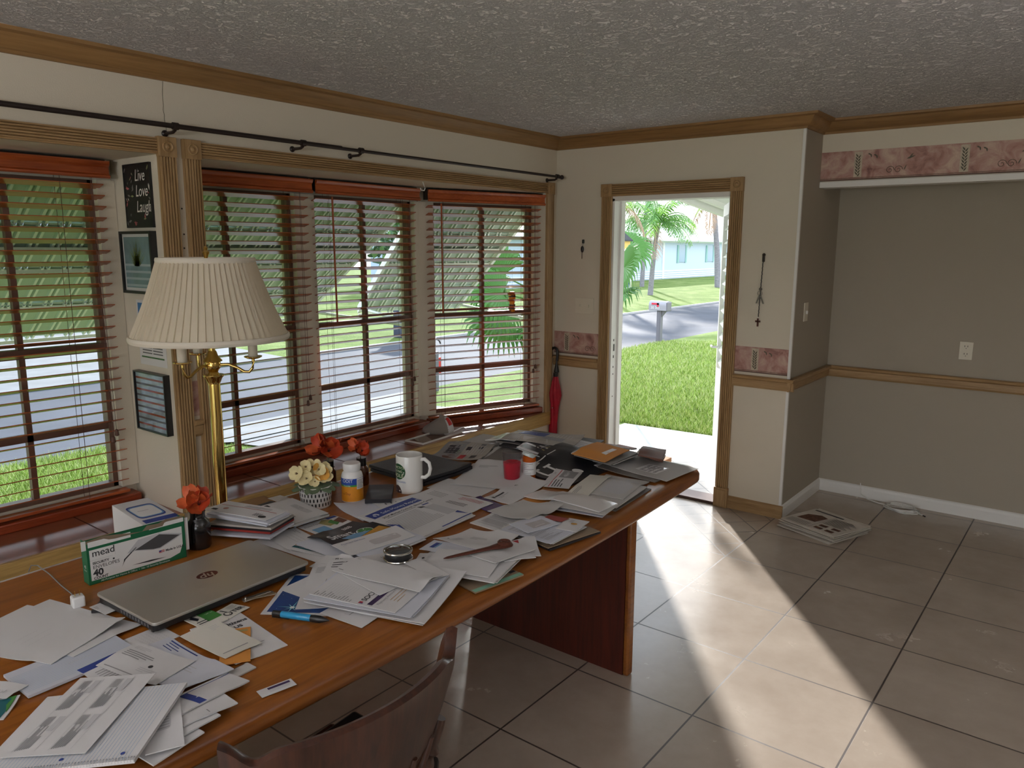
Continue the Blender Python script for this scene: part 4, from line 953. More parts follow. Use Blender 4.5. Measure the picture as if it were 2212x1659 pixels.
MB().box((-.300, y-.020, .831), (-.036, y, 1.096)).build('print', mat('picture_glazing_pale', '9db0b6', .06, var=.35, vscale=16, spec=.9), t)
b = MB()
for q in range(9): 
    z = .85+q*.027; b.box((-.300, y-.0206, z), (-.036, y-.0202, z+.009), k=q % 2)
b.build('painted_reflections', [mat('reflection_rust', '8a4a34', .1), mat('reflection_grey', '5c5c5e', .1)], t)  # stripes of reflection painted onto the picture as coloured bands

# suncatcher on the right window
t = thing('window_ornament', 'yellow and black owl ornament hanging against the angled window', 'ornament', at(1106, 640, x=-.15))
p = at(1106, 645, x=-.18)
b = MB(); b.tube([p+Vector((0, 0, .04)), p+Vector((0, 0, .25))], .0008, 4); b.build('string', M_black, t)
b = MB(); M_ = Matrix.Translation(p) @ Matrix.Rotation(.35, 4, 'Z')
b.lathe([(.001, -.10), (.020, -.095), (.024, -.06), (.018, -.035), (.022, -.02), (.027, .015), (.022, .04), (.016, .05), (.001, .052)], n=16, M=M_); b.build('owl_body', mat('owl_yellow', 'd79a2a', .3), t, smooth=True)
b = MB(); Fx = Matrix.Translation(p)
for dz in (.012, -.012, -.05, -.075): b.lathe([(.0275 if dz > -.04 else .0245, dz), (.0278 if dz > -.04 else .0248, dz+.004), (.0275 if dz > -.04 else .0245, dz+.008)], n=16, M=M_, cap=False)
for s in (-1, 1): b.ball(p+Vector((.022, -.010*1.6+s*.010, .022)), .007, 6)
b.build('owl_markings', M_black, t)

# newspapers and cable in the alcove
def flat_stack(): pass
b = None
M_news = mat('newsprint', 'd2ccc2', .85, var=.1, vscale=14); M_news2 = mat('newsprint_shade', 'bdb6aa', .85); M_nink = mat('news_ink', (.07, .065, .06), .8); M_npic = mat('news_picture', '6b4a3a', .8, var=.6, vscale=60)
ax = Vector((.335, -.125, 0)).normalized(); ay = Vector((.125, .335, 0)).normalized(); o0 = Vector((1.79, -.13, 0))
r = random.Random(3)
for i in range(9):
    dx, dy, da = (r.uniform(-.02, .02), r.uniform(-.02, .02), r.uniform(-.08, .08)) if i < 8 else (0, 0, 0); z0 = .0005+i*.0060
    w_, h_ = r.uniform(.34, .37), r.uniform(.29, .40) if i < 8 else .33
    Mn = Matrix(((ax.x, ay.x, 0, o0.x+dx), (ax.y, ay.y, 0, o0.y+dy), (0, 0, 1, z0), (0, 0, 0, 1))) @ Matrix.Rotation(da, 4, 'Z')
    b = MB(); b.grid(lambda u, v: Mn @ Vector((u*w_, v*h_, .0042+.0012*math.sin(u*5+i)*math.sin(v*4))), 8, 8, 0); b.grid(lambda u, v: Mn @ Vector((u*w_, v*h_, 0)), 1, 1, 0)
    for (p0_, p1_) in (((0, 0), (1, 0)), ((1, 0), (1, 1)), ((1, 1), (0, 1)), ((0, 1), (0, 0))):
        b.grid(lambda u, v: Mn @ Vector(((p0_[0]+(p1_[0]-p0_[0])*u)*w_, (p0_[1]+(p1_[1]-p0_[1])*u)*h_, .0042*v)), 4, 1, 1)
    if i == 8:
        L_ = .0062
        def q4(x0, y0, x1, y1, k): b.add([Mn @ Vector((x*w_, y_*h_, L_)) for x, y_ in ((x0, y0), (x1, y0), (x1, y1), (x0, y1))], [(0, 1, 2, 3)], k)
        b.add([Mn @ Vector((w_*x, h_*y_, L_)) for x, y_ in ((.10, .30), (.42, .34), (.45, .68), (.30, .74), (.12, .60))], [(0, 1, 2, 3, 4)], 3)
        for q in range(9): q4(.52, .42+q*.045, .95-.05*(q % 3), .435+q*.045, 2)
        for q in range(5): q4(.05, .06+q*.04, .44, .07+q*.04, 2)
        for x0, y0 in ((.55, .10), (.75, .10), (.55, .25), (.77, .26)): q4(x0, y0, x0+.14, y0+.09, 3)
        q4(.06, .88, .60, .93, 2); q4(.49, .05, .495, .9, 2)
    lab = 'folded newspaper with a brown picture on top of the floor pile' if i == 8 else 'newspaper inside the pile on the tiles by the alcove'
    tag(b.build('newspaper', [M_news, M_news2, M_nink, M_npic]), lab, 'newspaper', 'newspapers piled on the floor')
r = random.Random(9); pts = [Vector((2.02, .765, .10)), Vector((2.03, .745, .03)), Vector((2.08, .735, .006)), Vector((2.16, .69, .006))]
cxy = Vector((2.31, .64, 0))
for i in range(72):
    a = 2.6+i*.42; k = i/72; pts.append(cxy+Vector(((.085+.012*math.sin(i*.9))*math.cos(a)*(1.1-.12*math.sin(i*.37)), (.062+.01*math.sin(i*1.3))*math.sin(a), .006+.020*k+.006*math.sin(a*.5+1))))
pts += [Vector((2.41, .615, .012)), Vector((2.44, .60, .008))]
t = thing('coiled_cable', 'white coaxial cable coiled on the floor against the alcove baseboard', 'cable', (2.31, .64, 0))
MB().tube(pts, .0036, 7).build('cable', mat('white_cable', (.75, .74, .71), .45), t, smooth=True)
MB().tube([(2.44, .60, .008), (2.455, .592, .007)], .0045, 8).build('connector', M_dark, t)

# ------------------------------------------------------------------ hat and glass tray on the window seat
p = at(958, 936, z=SEAT); hx, hy = p.x-.045, p.y+.01
t = thing('baseball_cap', 'crumpled grey and white baseball cap with red badge on the window seat', 'cap', (hx, hy, SEAT))
M_cap = mat('grey_cap_cloth', '8d8680', .85, bump=.2, bscale=300); M_capw = mat('white_cap_cloth', 'c9c9cc', .8)
u = Vector((.82, .572, 0)); v = Vector((-.572, .82, 0))     # u points to the brim
def capf(a, b_):
    th = 2*PI*a; ph = b_*PI/2; r0 = .088
    x = math.cos(th)*math.cos(ph)*r0*1.08; y_ = math.sin(th)*math.cos(ph)*r0*.92; z = math.sin(ph)*(.098+.018*math.cos(th))
    z -= .030*math.exp(-((x+.06)**2/.0011+(y_+.01)**2/.003))*b_; z += .006*math.sin(th*3+1)*math.cos(ph)*b_; x -= .02*math.cos(ph)*max(0, -math.cos(th)); y_ += .004*math.sin(th*5)*b_*(1-b_)*3
    q = Vector((hx, hy, SEAT+.002))+u*x+v*y_; return (q.x, q.y, q.z+z)
b = MB(); b.grid(capf, 40, 12, 0); b.build('crown', M_cap, t, smooth=True, solid=.002)
def brim(a, b_):
    th = (a-.5)*2.3; rr = .080+b_*.070*math.cos(th*.75); q = Vector((hx, hy, SEAT+.006))+u*(math.cos(th)*rr*1.12)+v*(math.sin(th)*rr*.95); return (q.x, q.y, q.z+.022*b_*math.cos(th)-.010*b_*abs(math.sin(th)))
b = MB(); b.grid(brim, 20, 6); b.build('brim', M_capw, t, smooth=True, solid=.003)
b = MB(); b.grid(lambda a, c: tuple(Vector(capf((-.105+.085*a) % 1.0, .30+.34*c))+(u*.003+Vector((0, 0, .002)))), 8, 6); b.build('badge', mat('red_badge', 'c22a2a', .6), t, solid=.001)
b = MB(); b.grid(lambda a, c: tuple(Vector(capf((-.13+.24*a) % 1.0, .02+.72*c))+(u*.0015+Vector((0, 0, .001)))), 12, 8); b.build('front_panel', M_capw, t, smooth=True)
a, c_, d, e = [at(*q, z=SEAT) for q in ((878, 954), (914, 961), (1000, 934), (950, 926))]
t = thing('glass_panel', 'clear glass panel with white edges lying on the window seat before the cap', 'glass panel', a)
ub = (d-c_).normalized()*.385; vb = Vector((-ub.y, ub.x, 0)).normalized()*.145
org = c_.copy()
def gp(x, y_, z): q = org+ub*x+vb*y_; return (q.x, q.y, SEAT+z)
b = MB(); b.add([gp(x, y_, z) for z in (.003, .009) for x, y_ in ((0, 0), (1, 0), (1, 1), (0, 1))], [(0, 3, 2, 1), (4, 5, 6, 7), (0, 1, 5, 4), (1, 2, 6, 5), (2, 3, 7, 6), (3, 0, 4, 7)]); b.build('pane', M_glass, t)
b = MB()
for x0, y0, x1, y1 in ((-.01, -.02, 1.01, .02), (-.01, .98, 1.01, 1.02), (-.01, 0, .006, 1), (.994, 0, 1.01, 1)): b.add([gp(x, y_, z) for z in (.0007, .011) for x, y_ in ((x0, y0), (x1, y0), (x1, y1), (x0, y1))], [(0, 3, 2, 1), (4, 5, 6, 7), (0, 1, 5, 4), (1, 2, 6, 5), (2, 3, 7, 6), (3, 0, 4, 7)])
b.build('rim', M_white, t)
# ------------------------------------------------------------------ loose mail on the table
PM = dict(w=mat('mail_white', (.62, .615, .625), .75), b=mat('mail_bluish', (.57, .59, .66), .75), g=mat('mail_grey', (.50, .49, .48), .85), c=mat('mail_cream', (.66, .64, .58), .8),
          k=mat('kraft_paper', '8a6a45', .8, var=.1), m=mat('manila_orange', 'c8863c', .75), n=mat('black_cover', (.015, .014, .018), .4), t=mat('tan_folder', '8f7c66', .75), r=mat('dark_red_card', '8c2a22', .5),
          p=mat('glossy_wrap', (.66, .65, .66), .14, spec=.7), y=mat('navy_starry', '1d3f7a', .3), v=mat('purple_gloss', '3a2a5a', .25), G=mat('green_card', '7fae96', .6), q=mat('grey_mailer', '6f6a66', .6), N=mat('news_sheet', 'aaa49c', .8, var=.15, vscale=18), L=mat('brown_leather', '6b3f2e', .6, var=.3))
IM = dict(k=mat('ink_black', (.03, .03, .035), .7), g=mat('ink_grey', (.26, .26, .27), .7), l=mat('ink_light', (.48, .48, .50), .7), b=mat('ink_blue', '2b3f86', .6), r=mat('ink_red', 'b23038', .6), u=mat('ink_purple', '3b2a50', .6),
          o=mat('ink_gold', 'b8862e', .5), e=mat('ink_green', '3f7a3a', .5), s=mat('ink_sky', '6f9ec4', .5), w=mat('ink_white', (.75, .75, .75), .6), x=mat('window_film', (.56, .55, .57), .12, spec=.8), d=mat('ink_dark', (.02, .02, .03), .4), f=mat('ink_fawn', '9a8f5c', .6), T=mat('ink_teal', '1f5a62', .5), p=mat('ink_pink', 'b08078', .6), a=mat('ink_aqua', '7fd0d0', .4), S=mat('painted_highlight', (.75, .75, .76), .08, spec=1.0))  # S paints pale glints onto glossy sheets and envelope windows
HX0, HY0, HC = .6, -4.9, .008
HM = np.zeros((int(1.6/HC), int(3.5/HC)))
def hsample(X, Y):
    i = np.clip(((X-HX0)/HC).astype(int), 1, HM.shape[0]-2); j = np.clip(((Y-HY0)/HC).astype(int), 1, HM.shape[1]-2)
    return np.maximum.reduce([HM[i+a, j+b_] for a in (-1, 0, 1) for b_ in (-1, 0, 1)])
def corners(pix, z):
    W = [at(px, py, z=z) for px, py in pix]; e1 = W[0]-W[1]; e2 = W[2]-W[1]; d = e1.normalized(); e2 = (e2-d*e2.dot(d)); 
    return [W[1]+e1, W[1], W[1]+e2, W[1]+e1+e2]
def st_lines(u0, v0, u1, n, pitch, ink='g', hgt=.0022, r=None, lo=.75):
    r = r or rnd; return [('r', u0, v0+i*pitch, u0+(u1-u0)*(r.uniform(lo, 1) if i < n-1 else r.uniform(.3, .7)), v0+i*pitch+hgt, ink) for i in range(n)]
def style(s, w, h):
    r = rnd; o = []
    if s == 'env':
        o += st_lines(.012, .012, .06, 3, .0045, 'g'); o += st_lines(w*.42, h*.5, w*.42+.065, 4, .006, 'g'); o += [('r', w-.03, .008, w-.008, .03, 'l')]
    elif s == 'win':
        o += st_lines(.012, .012, .07, 3, .0045, 'g'); o += [('R', .02, h*.46, .02+min(.115, w*.5), h*.46+.03, 'x')]+st_lines(.03, h*.46+.006, .02+min(.1, w*.45), 4, .006, 'g', .0018)
        o += [('r', w-.05, .008, w-.01, .022, 'g')]
    elif s == 'letter':
        o += [('r', .018, .014, .018+w*.3, .020, 'k')]+st_lines(.018, .035, w*.5, 4, .006, 'g')
        v = .075
        while v < h-.03:
            n = r.randint(2, 5); o += st_lines(.018, v, w-.02, n, .0062, 'l'); v += n*.0062+.010
    elif s == 'dense':
        v = .02
        while v < h-.02: o += st_lines(.016, v, w-.016, 1, .005, r.choice('gl'), .0018, lo=.3); v += .0052
    elif s == 'hand':
        for i in range(4):
            v = h*.35+i*h*.1; u = w*.2; o.append(('h', u, v, u+w*r.uniform(.25, .5), 'l'))
    elif s == 'form':
        for c in range(2):
            v0 = .05+c*.075
            o += [('r', .012, v0-.012, w-.012, v0-.0112, 'l'), ('r', .012, v0+.052, w-.012, v0+.0528, 'l')]
            for k_ in range(2):
                u = .014+k_*w*.47; o += [('r', u+.055, v0+.026, u+.09, v0+.040, 'l')]
                o += [('r', u+r.uniform(0, .01), v0+q*.0048, u+r.uniform(.03, .062), v0+q*.0048+(.0024 if q < 3 else .0016), 'g' if q % 3 else 'k') for q in range(5)]
                o += [('r', u+.062, v0+q*.004, u+.088, v0+q*.004+.0015, 'g') for q in range(5)]
    elif s == 'ruled':
        v = .03
        while v < h-.01: o.append(('r', .002, v, w-.002, v+.0006, 's')); v += .0071
    elif s == 'logo':
        o += [('r', .02, .02, .03, .03, 'k'), ('r', .034, .022, .085, .027, 'g')]+st_lines(w*.45, h*.3, w*.75, 3, .006, 'g')
    elif s == 'few': o += st_lines(w*.1, h*.2, w*.45, 3, .007, 'g')
    return o
def paper(name, label, cat, pix, tl=0, st='', th=.0012, zh=.01, m='w', ops=None, group=None, curl=None, res=.014, stiff=False):
    for it in range(2):
        Q = corners(pix, TZ+zh)
        cw = ((Q[1]-Q[0]).cross(Q[2]-Q[1])).z < 0
        TLc = Q[tl]; TR = Q[(tl+1) % 4] if cw else Q[(tl-1) % 4]; BL = Q[(tl-1) % 4] if cw else Q[(tl+1) % 4]
        U, V = TR-TLc, BL-TLc; w, h = U.length, V.length
        nu, nv = max(3, int(w/res)), max(3, int(h/res)); uu, vv = np.meshgrid(np.linspace(0, 1, nu+1), np.linspace(0, 1, nv+1), indexing='ij')
        X = TLc.x+U.x*uu+V.x*vv; Y = TLc.y+U.y*uu+V.y*vv
        hz = hsample(X, Y); s = hz.copy()
        for _ in range(60):
            p = np.pad(s, 1, mode='edge'); s = np.maximum(hz, .25*(p[2:, 1:-1]+p[:-2, 1:-1]+p[1:-1, 2:]+p[1:-1, :-2])-SAG)
        if stiff:
            G = np.c_[uu.ravel()-.5, vv.ravel()-.5, np.ones(uu.size)]; k_ = np.linalg.lstsq(G, s.ravel(), rcond=None)[0]; pl_ = (G @ k_).reshape(s.shape); s = pl_+max(0, float((hz-pl_).max()))
        s = s+.0010
        if curl:
            cu, cv, hh, rad = curl; d = np.hypot((uu-cu)*w, (vv-cv)*h); s = s+hh*np.clip(1-d/rad, 0, 1)**2
        zh = float(s.mean())+th
    ztop = TZ+s+th
    def Sf(u, v, lift=.0005):
        a, c = min(max(u/w, 0), 1)*nu, min(max(v/h, 0), 1)*nv; i, j = min(int(a), nu-1), min(int(c), nv-1); a -= i; c -= j
        z = (ztop[i, j]*(1-a)+ztop[i+1, j]*a)*(1-c)+(ztop[i, j+1]*(1-a)+ztop[i+1, j+1]*a)*c
        return (TLc.x+U.x*u/w+V.x*v/h, TLc.y+U.y*u/w+V.y*v/h, z+lift)
    b = MB(); mats = [PM[m]]; mi = {}
    vs = [(X[i, j], Y[i, j], ztop[i, j]) for i in range(nu+1) for j in range(nv+1)]; n1 = len(vs); idx = lambda i, j: i*(nv+1)+j
    vs += [(X[i, j], Y[i, j], ztop[i, j]-th) for i in range(nu+1) for j in range(nv+1)]
    fs = [(idx(i, j), idx(i, j+1), idx(i+1, j+1), idx(i+1, j)) for i in range(nu) for j in range(nv)]; fs += [tuple(n1+q for q in f)[::-1] for f in fs]
    rim = [idx(i, 0) for i in range(nu)]+[idx(nu, j) for j in range(nv)]+[idx(i, nv) for i in range(nu, 0, -1)]+[idx(0, j) for j in range(nv, 0, -1)]
    fs += [(rim[q], rim[(q+1) % len(rim)], n1+rim[(q+1) % len(rim)], n1+rim[q]) for q in range(len(rim))]
    b.add(vs, fs, 0)
    def ik(c):
        if c not in mi: mi[c] = len(mats); mats.append(IM[c])
        return mi[c]
    lift = .0005
    for op in (style(st, w, h) if st else [])+(ops(w, h) if ops else []):
        lift += .000012
        if op[0] == 'r':
            _, u0, v0, u1, v1, c = op; u0, u1 = max(0, u0), min(w, u1); v0, v1 = max(0, v0), min(h, v1)
            if u1 <= u0 or v1 <= v0: continue
            b.grid(lambda a, q: Sf(u0+(u1-u0)*a, v0+(v1-v0)*q, lift), max(1, int((u1-u0)/.018)), max(1, int((v1-v0)/.018)), ik(c))
        elif op[0] in 'RO':
            _, u0, v0, u1, v1, c = op; cu, cv, ru, rv = (u0+u1)/2, (v0+v1)/2, (u1-u0)/2, (v1-v0)/2; e = .35 if op[0] == 'R' else 1
            def cl(t_): return math.copysign(abs(t_)**e, t_)
            ringp = [(cu+ru*cl(math.cos(PI*q/14)), cv+rv*cl(math.sin(PI*q/14))) for q in range(28)]
            b.add([Sf(cu, cv, lift)]+[Sf(cu+(x-cu)*.5, cv+(y-cv)*.5, lift) for x, y in ringp]+[Sf(x, y, lift) for x, y in ringp], [(0, 1+q, 1+(q+1) % 28) for q in range(28)]+[(1+q, 29+q, 29+(q+1) % 28, 1+(q+1) % 28) for q in range(28)], ik(c))
        elif op[0] == 'P':
            b.add([Sf(x, y, lift) for x, y in op[1]], [tuple(range(len(op[1])))], ik(op[2]))
        elif op[0] == 't':
            _, u, v, sz, body, c = op[:6]; tv, tf = text_mesh(body, sz, bold=op[6] if len(op) > 6 else 0)
            b.add([Sf(u+x, v-y, lift) for x, y, _ in tv], tf, ik(c))
        elif op[0] == 'h':
            _, u0, v0, u1, c = op; n = int((u1-u0)/.003)+2; a_ = [(u0+(u1-u0)*q/n, v0+.0024*math.sin(q*2.1)*rnd.uniform(.3, 1.2)) for q in range(n+1)]
            b.add([Sf(x, y+d, lift) for x, y in a_ for d in (0, .0008)], [(2*q, 2*q+1, 2*q+3, 2*q+2) for q in range(n)], ik(c))
        elif op[0] == 'H':       # punched hole / spiral coils
            pass
    o = b.build(name, mats, smooth=True); tag(o, label, cat, group)
    # raise the relief map under this sheet
    nn = max(4, int(max(w, h)/.005)); a, c = np.meshgrid(np.linspace(0, 1, nn), np.linspace(0, 1, nn), indexing='ij')
    fi, fj = a*nu, c*nv; i0, j0 = np.minimum(fi.astype(int), nu-1), np.minimum(fj.astype(int), nv-1); fa, fc = fi-i0, fj-j0
    zz = (s[i0, j0]*(1-fa)+s[i0+1, j0]*fa)*(1-fc)+(s[i0, j0+1]*(1-fa)+s[i0+1, j0+1]*fa)*fc+th+.0003
    gi = ((TLc.x+U.x*a+V.x*c-HX0)/HC).astype(int); gj = ((TLc.y+U.y*a+V.y*c-HY0)/HC).astype(int)
    ok = (gi >= 0) & (gi < HM.shape[0]) & (gj >= 0) & (gj < HM.shape[1])
    np.maximum.at(HM, (gi[ok], gj[ok]), zz[ok])
    PAPERS.append((label, round(w, 3), round(h, 3), round(zh, 4)))
    return o, Sf, w, h
PAPERS = []
SAG = .00012
def rest(x, y, r):
    i0, i1 = int((x-r-HX0)/HC), int((x+r-HX0)/HC)+1; j0, j1 = int((y-r-HY0)/HC), int((y+r-HY0)/HC)+1
    return TZ+max(0.0, float(HM[max(0, i0):i1, max(0, j0):j1].max()))
def block(x0, x1, y0, y1, z):
    HM[int((x0-HX0)/HC):int((x1-HX0)/HC)+1, int((y0-HY0)/HC):int((y1-HY0)/HC)+1] = z
def pile(n, name, label, cat, pix, group, th, m='w', jit=5, zh=.01, seed=0, st=''):
    r = random.Random(seed)
    for i in range(n):
        dx, dy = r.uniform(-jit, jit), r.uniform(-jit*.6, jit*.6)
        mm = r.choice(m)
        paper(name, label, cat, [(x+dx+r.uniform(-2, 2), y+dy+r.uniform(-1, 1)) for x, y in pix], 0, st, th, zh, mm, group=group, res=.03)
EN, LE = 'envelope', 'letter'
# ---- far end of the table
pile(4, 'envelope', 'grey envelope in the flat stack behind the coloured advert', EN, [(985, 962), (1044, 940), (1092, 962)], 'grey envelopes at the far edge of the table', .004, 'gq', 6, .01, 1)
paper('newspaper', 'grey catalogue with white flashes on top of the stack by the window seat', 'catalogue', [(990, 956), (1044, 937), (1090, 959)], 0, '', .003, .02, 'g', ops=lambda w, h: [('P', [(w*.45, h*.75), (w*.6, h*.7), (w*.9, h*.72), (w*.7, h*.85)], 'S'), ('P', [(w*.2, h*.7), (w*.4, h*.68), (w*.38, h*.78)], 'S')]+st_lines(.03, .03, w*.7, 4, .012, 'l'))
pile(4, 'magazine', 'magazine in the dark stack beside the red candle', 'magazine', [(1040, 992), (1110, 962), (1185, 985)], 'magazines under the far newspapers', .0035, 'ngq', 8, .01, 3)
paper('advert_sheet', 'colour advert page with photos lying beyond the black folder', 'advert', [(929, 981), (971, 957), (1060, 977)], 0, '', .003, .02, 'N', ops=lambda w, h: [('r', 0, 0, w, h*.46, 'g'), ('r', w*.35, h*.12, w*.75, h*.36, 'd'), ('O', w*.02, h*.18, w*.3, h*.45, 'L'), ('O', w*.28, h*.3, w*.55, h*.46, 'e'), ('r', w*.05, h*.5, w*.3, h*.62, 'r'), ('r', w*.1, h*.72, w*.28, h*.84, 'd'), ('r', w*.55, h*.5, w*.7, h*.6, 'd'), ('r', w*.62, h*.74, w*.74, h*.82, 'd'), ('r', w*.8, h*.72, w*.92, h*.82, 'd')]+st_lines(w*.35, h*.55, w*.95, 7, h*.055, 'l', .003)) if IM.setdefault('L', PM['L']) else 0
pile(4, 'magazine', 'glossy magazine sandwiched between the dark stack and the newspaper', 'magazine', [(1075, 965), (1145, 932), (1290, 955)], 'magazines beneath the shiny newspaper', .004, 'nqg', 10, .02, 5)
paper('magazine', 'open magazine page with dark living room photo under the newspaper edge', 'magazine', [(1189, 984), (1286, 952), (1232, 933)], 0, '', .004, .045, 'w', ops=lambda w, h: [('r', w*.03, h*.04, w*.97, h*.62, 'd'), ('r', w*.10, h*.12, w*.45, h*.55, 'f'), ('r', w*.22, h*.2, w*.34, h*.44, 'g'), ('r', w*.5, h*.15, w*.62, h*.5, 'l')]+st_lines(w*.05, h*.68, w*.95, 3, h*.09, 'g', .004))
paper('newspaper', 'white flyer fanned out behind the shiny newspaper', 'flyer', [(1048, 948), (1095, 929), (1150, 940)], 0, 'few', .002, .05, 'p')
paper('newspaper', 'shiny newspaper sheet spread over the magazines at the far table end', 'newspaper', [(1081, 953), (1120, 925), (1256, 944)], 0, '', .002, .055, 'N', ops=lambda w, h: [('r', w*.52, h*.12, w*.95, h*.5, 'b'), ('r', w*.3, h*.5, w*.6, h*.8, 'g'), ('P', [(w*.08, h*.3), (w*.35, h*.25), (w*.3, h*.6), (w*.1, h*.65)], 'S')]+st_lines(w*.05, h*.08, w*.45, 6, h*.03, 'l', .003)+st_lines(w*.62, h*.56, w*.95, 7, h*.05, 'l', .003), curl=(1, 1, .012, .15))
# navy tote bag with white lettering
paper('tote_bag', 'folded black tote bag with a big white letter H beside the pill bottle', 'bag', [(1110, 1003), (1215, 968), (1335, 992)], 0, '', .008, .01, 'n', ops=lambda w, h: [('r', .03+q*.075, h*.30, .045+q*.075, h*.80, 'w') for q in range(2)]+[('r', .03, h*.5, .12, h*.56, 'w'), ('r', .015, h*.28, .06, h*.32, 'w'), ('r', .09, h*.28, .135, h*.32, 'w'), ('r', .015, h*.78, .06, h*.82, 'w'), ('r', .09, h*.78, .135, h*.82, 'w'), ('r', .02, h*.12, w*.7, h*.14, 'w'), ('O', .15, h*.62, .19, h*.80, 'w')])
paper('mailer', 'dark grey mailer under the crumpled envelope at the table edge', EN, [(1330, 1103), (1407, 1056), (1372, 1038)], 0, '', .004, .008, 'q')
pile(3, 'envelope', 'grey envelope squeezed under the crumpled one', EN, [(1330, 1095), (1398, 1052), (1330, 1030)], 'envelopes under the crumpled grey envelope', .003, 'gw', 5, .01, 11)
paper('mailer', 'crumpled grey envelope with red stamp near the table corner', EN, [(1246, 1064), (1310, 1020), (1396, 1040)], 0, '', .002, .02, 'g', ops=lambda w, h: [('r', .01, h*.08, .05, h*.15, 'r'), ('R', w*.15, h*.35, w*.85, h*.9, 'l'), ('R', w*.155, h*.36, w*.845, h*.89, 'l')], curl=(1, 0, .006, .12)) 
pile(2, 'envelope', 'grey envelope lying under the big window envelope', EN, [(1285, 1010), (1350, 985), (1455, 1020)], 'envelopes under the large grey window envelope', .003, 'gq', 6, .01, 9)
paper('window_envelope', 'large grey envelope with white window pointing at the table corner', EN, [(1280, 1001), (1353, 976), (1485, 1019)], 0, '', .002, .015, 'g', ops=lambda w, h: [('r', w*.20, h*.50, w*.62, h*.78, 'w'), ('r', w*.22, h*.53, w*.60, h*.75, 'x')]+st_lines(w*.2, h*.15, w*.45, 3, h*.06, 'g', .004))
pile(4, 'envelope', 'envelope in the stack supporting the manila envelope', EN, [(1240, 985), (1300, 962), (1390, 972)], 'envelopes under the manila envelope', .004, 'wgq', 6, .02, 7)
paper('magazine', 'pink edged magazine rolled under the manila envelope', 'magazine', [(1300, 986), (1376, 961), (1345, 951)], 0, '', .006, .05, 'w', ops=lambda w, h: [('r', 0, h*.6, w, h, 'p')])
paper('manila_envelope', 'orange manila envelope with white label topping the far right stack', EN, [(1235, 977), (1290, 956), (1378, 961)], 0, '', .003, .06, 'm', ops=lambda w, h: [('r', w*.35, h*.62, w*.8, h*.76, 'w')])
for i in range(3): paper('wallet_folder', 'torn reddish brown folder at the far right corner of the table', 'folder', [(1376+i, 995-3*i), (1385+2*i, 973-2*i), (1436, 984-2*i)], 0, '', .006, .012+.009*i, 'L' if i != 1 else 'c', group='brown folders at the far corner')
# receipts and grey mailers right of centre
paper('flyer', 'narrow flyer with red stripe and pen picture by the pill bottle', 'flyer', [(1168, 1040), (1201, 1009), (1260, 1013)], 0, '', .001, .008, 'w', ops=lambda w, h: [('r', w*.02, h*.24, w*.98, h*.27, 'r'), ('r', w*.55, h*.34, w*.98, h*.88, 'g'), ('O', w*.62, h*.45, w*.92, h*.62, 'l')]+st_lines(w*.05, h*.34, w*.5, 4, h*.1, 'k', .004)+[('t', w*.7, h*.14, .014, 'LifeP', 'g')])
paper('envelope', 'white envelope slanting behind the red striped flyer', EN, [(1220, 1060), (1275, 1014), (1309, 1030)], 0, 'few', .0015, .008, 'c')
# big white sheets in the middle
paper('envelope', 'plain white envelope with faint writing under the upright candle sheets', EN, [(922, 1053), (968, 1033), (1050, 1066)], 0, 'hand', .001, .006, 'w')
for i, (lab, p) in enumerate((('white letter sheet lying below the candle glass, lower of two', [(972, 1042), (1022, 1000), (1134, 1034)]), ('white letter sheet lying below the candle glass, upper of two', [(976, 1040), (1034, 996), (1143, 1031)]))): paper('letter_sheet', lab, LE, p, 1, 'few', .001, .008, 'w')
paper('brochure', 'purple glossy brochure poking out below the white letters', 'brochure', [(1000, 1082), (1038, 1072), (1112, 1092)], 0, '', .003, .006, 'v', ops=lambda w, h: [('O', w*.45, h*.1, w*.52, h*.25, 'S'), ('O', w*.6, h*.2, w*.66, h*.35, 'S')])
paper('letter_sheet', 'letter with a small black logo beside the pill bottle', LE, [(1045, 1076), (1132, 1033), (1182, 1046)], 0, '', .0012, .012, 'w', ops=lambda w, h: [('r', .02, .02, .034, .034, 'k'), ('r', .04, .022, .10, .030, 'k'), ('t', w*.62, .03, .018, '40', 'k')]+st_lines(.04, .04, .13, 2, .008, 'g'))
# plastic mail group
paper('manila_envelope', 'narrow orange manila envelope under the clear plastic mailer', EN, [(1128, 1080), (1150, 1070), (1266, 1111)], 0, '', .002, .01, 'm')
pile(3, 'envelope', 'white envelope beneath the clear plastic mailer', EN, [(1180, 1092), (1210, 1074), (1318, 1104)], 'envelopes under the plastic mailer', .002, 'wgb', 7, .012, 13)
paper('plastic_mailer', 'shiny plastic wrapped mail lying across the right of the pile', 'mailer', [(1131, 1062), (1172, 1048), (1322, 1097)], 0, '', .004, .02, 'p', ops=lambda w, h: [('P', [(w*.82, h*.25), (w*.9, h*.2), (w*.96, h*.5), (w*.86, h*.45)], 'S'), ('P', [(w*.6, h*.12), (w*.78, h*.1), (w*.78, h*.16)], 'S')]+st_lines(w*.03, h*.2, w*.2, 3, h*.09, 'l', .003)+[('h', w*.28, h*.4, w*.36, 'r')])
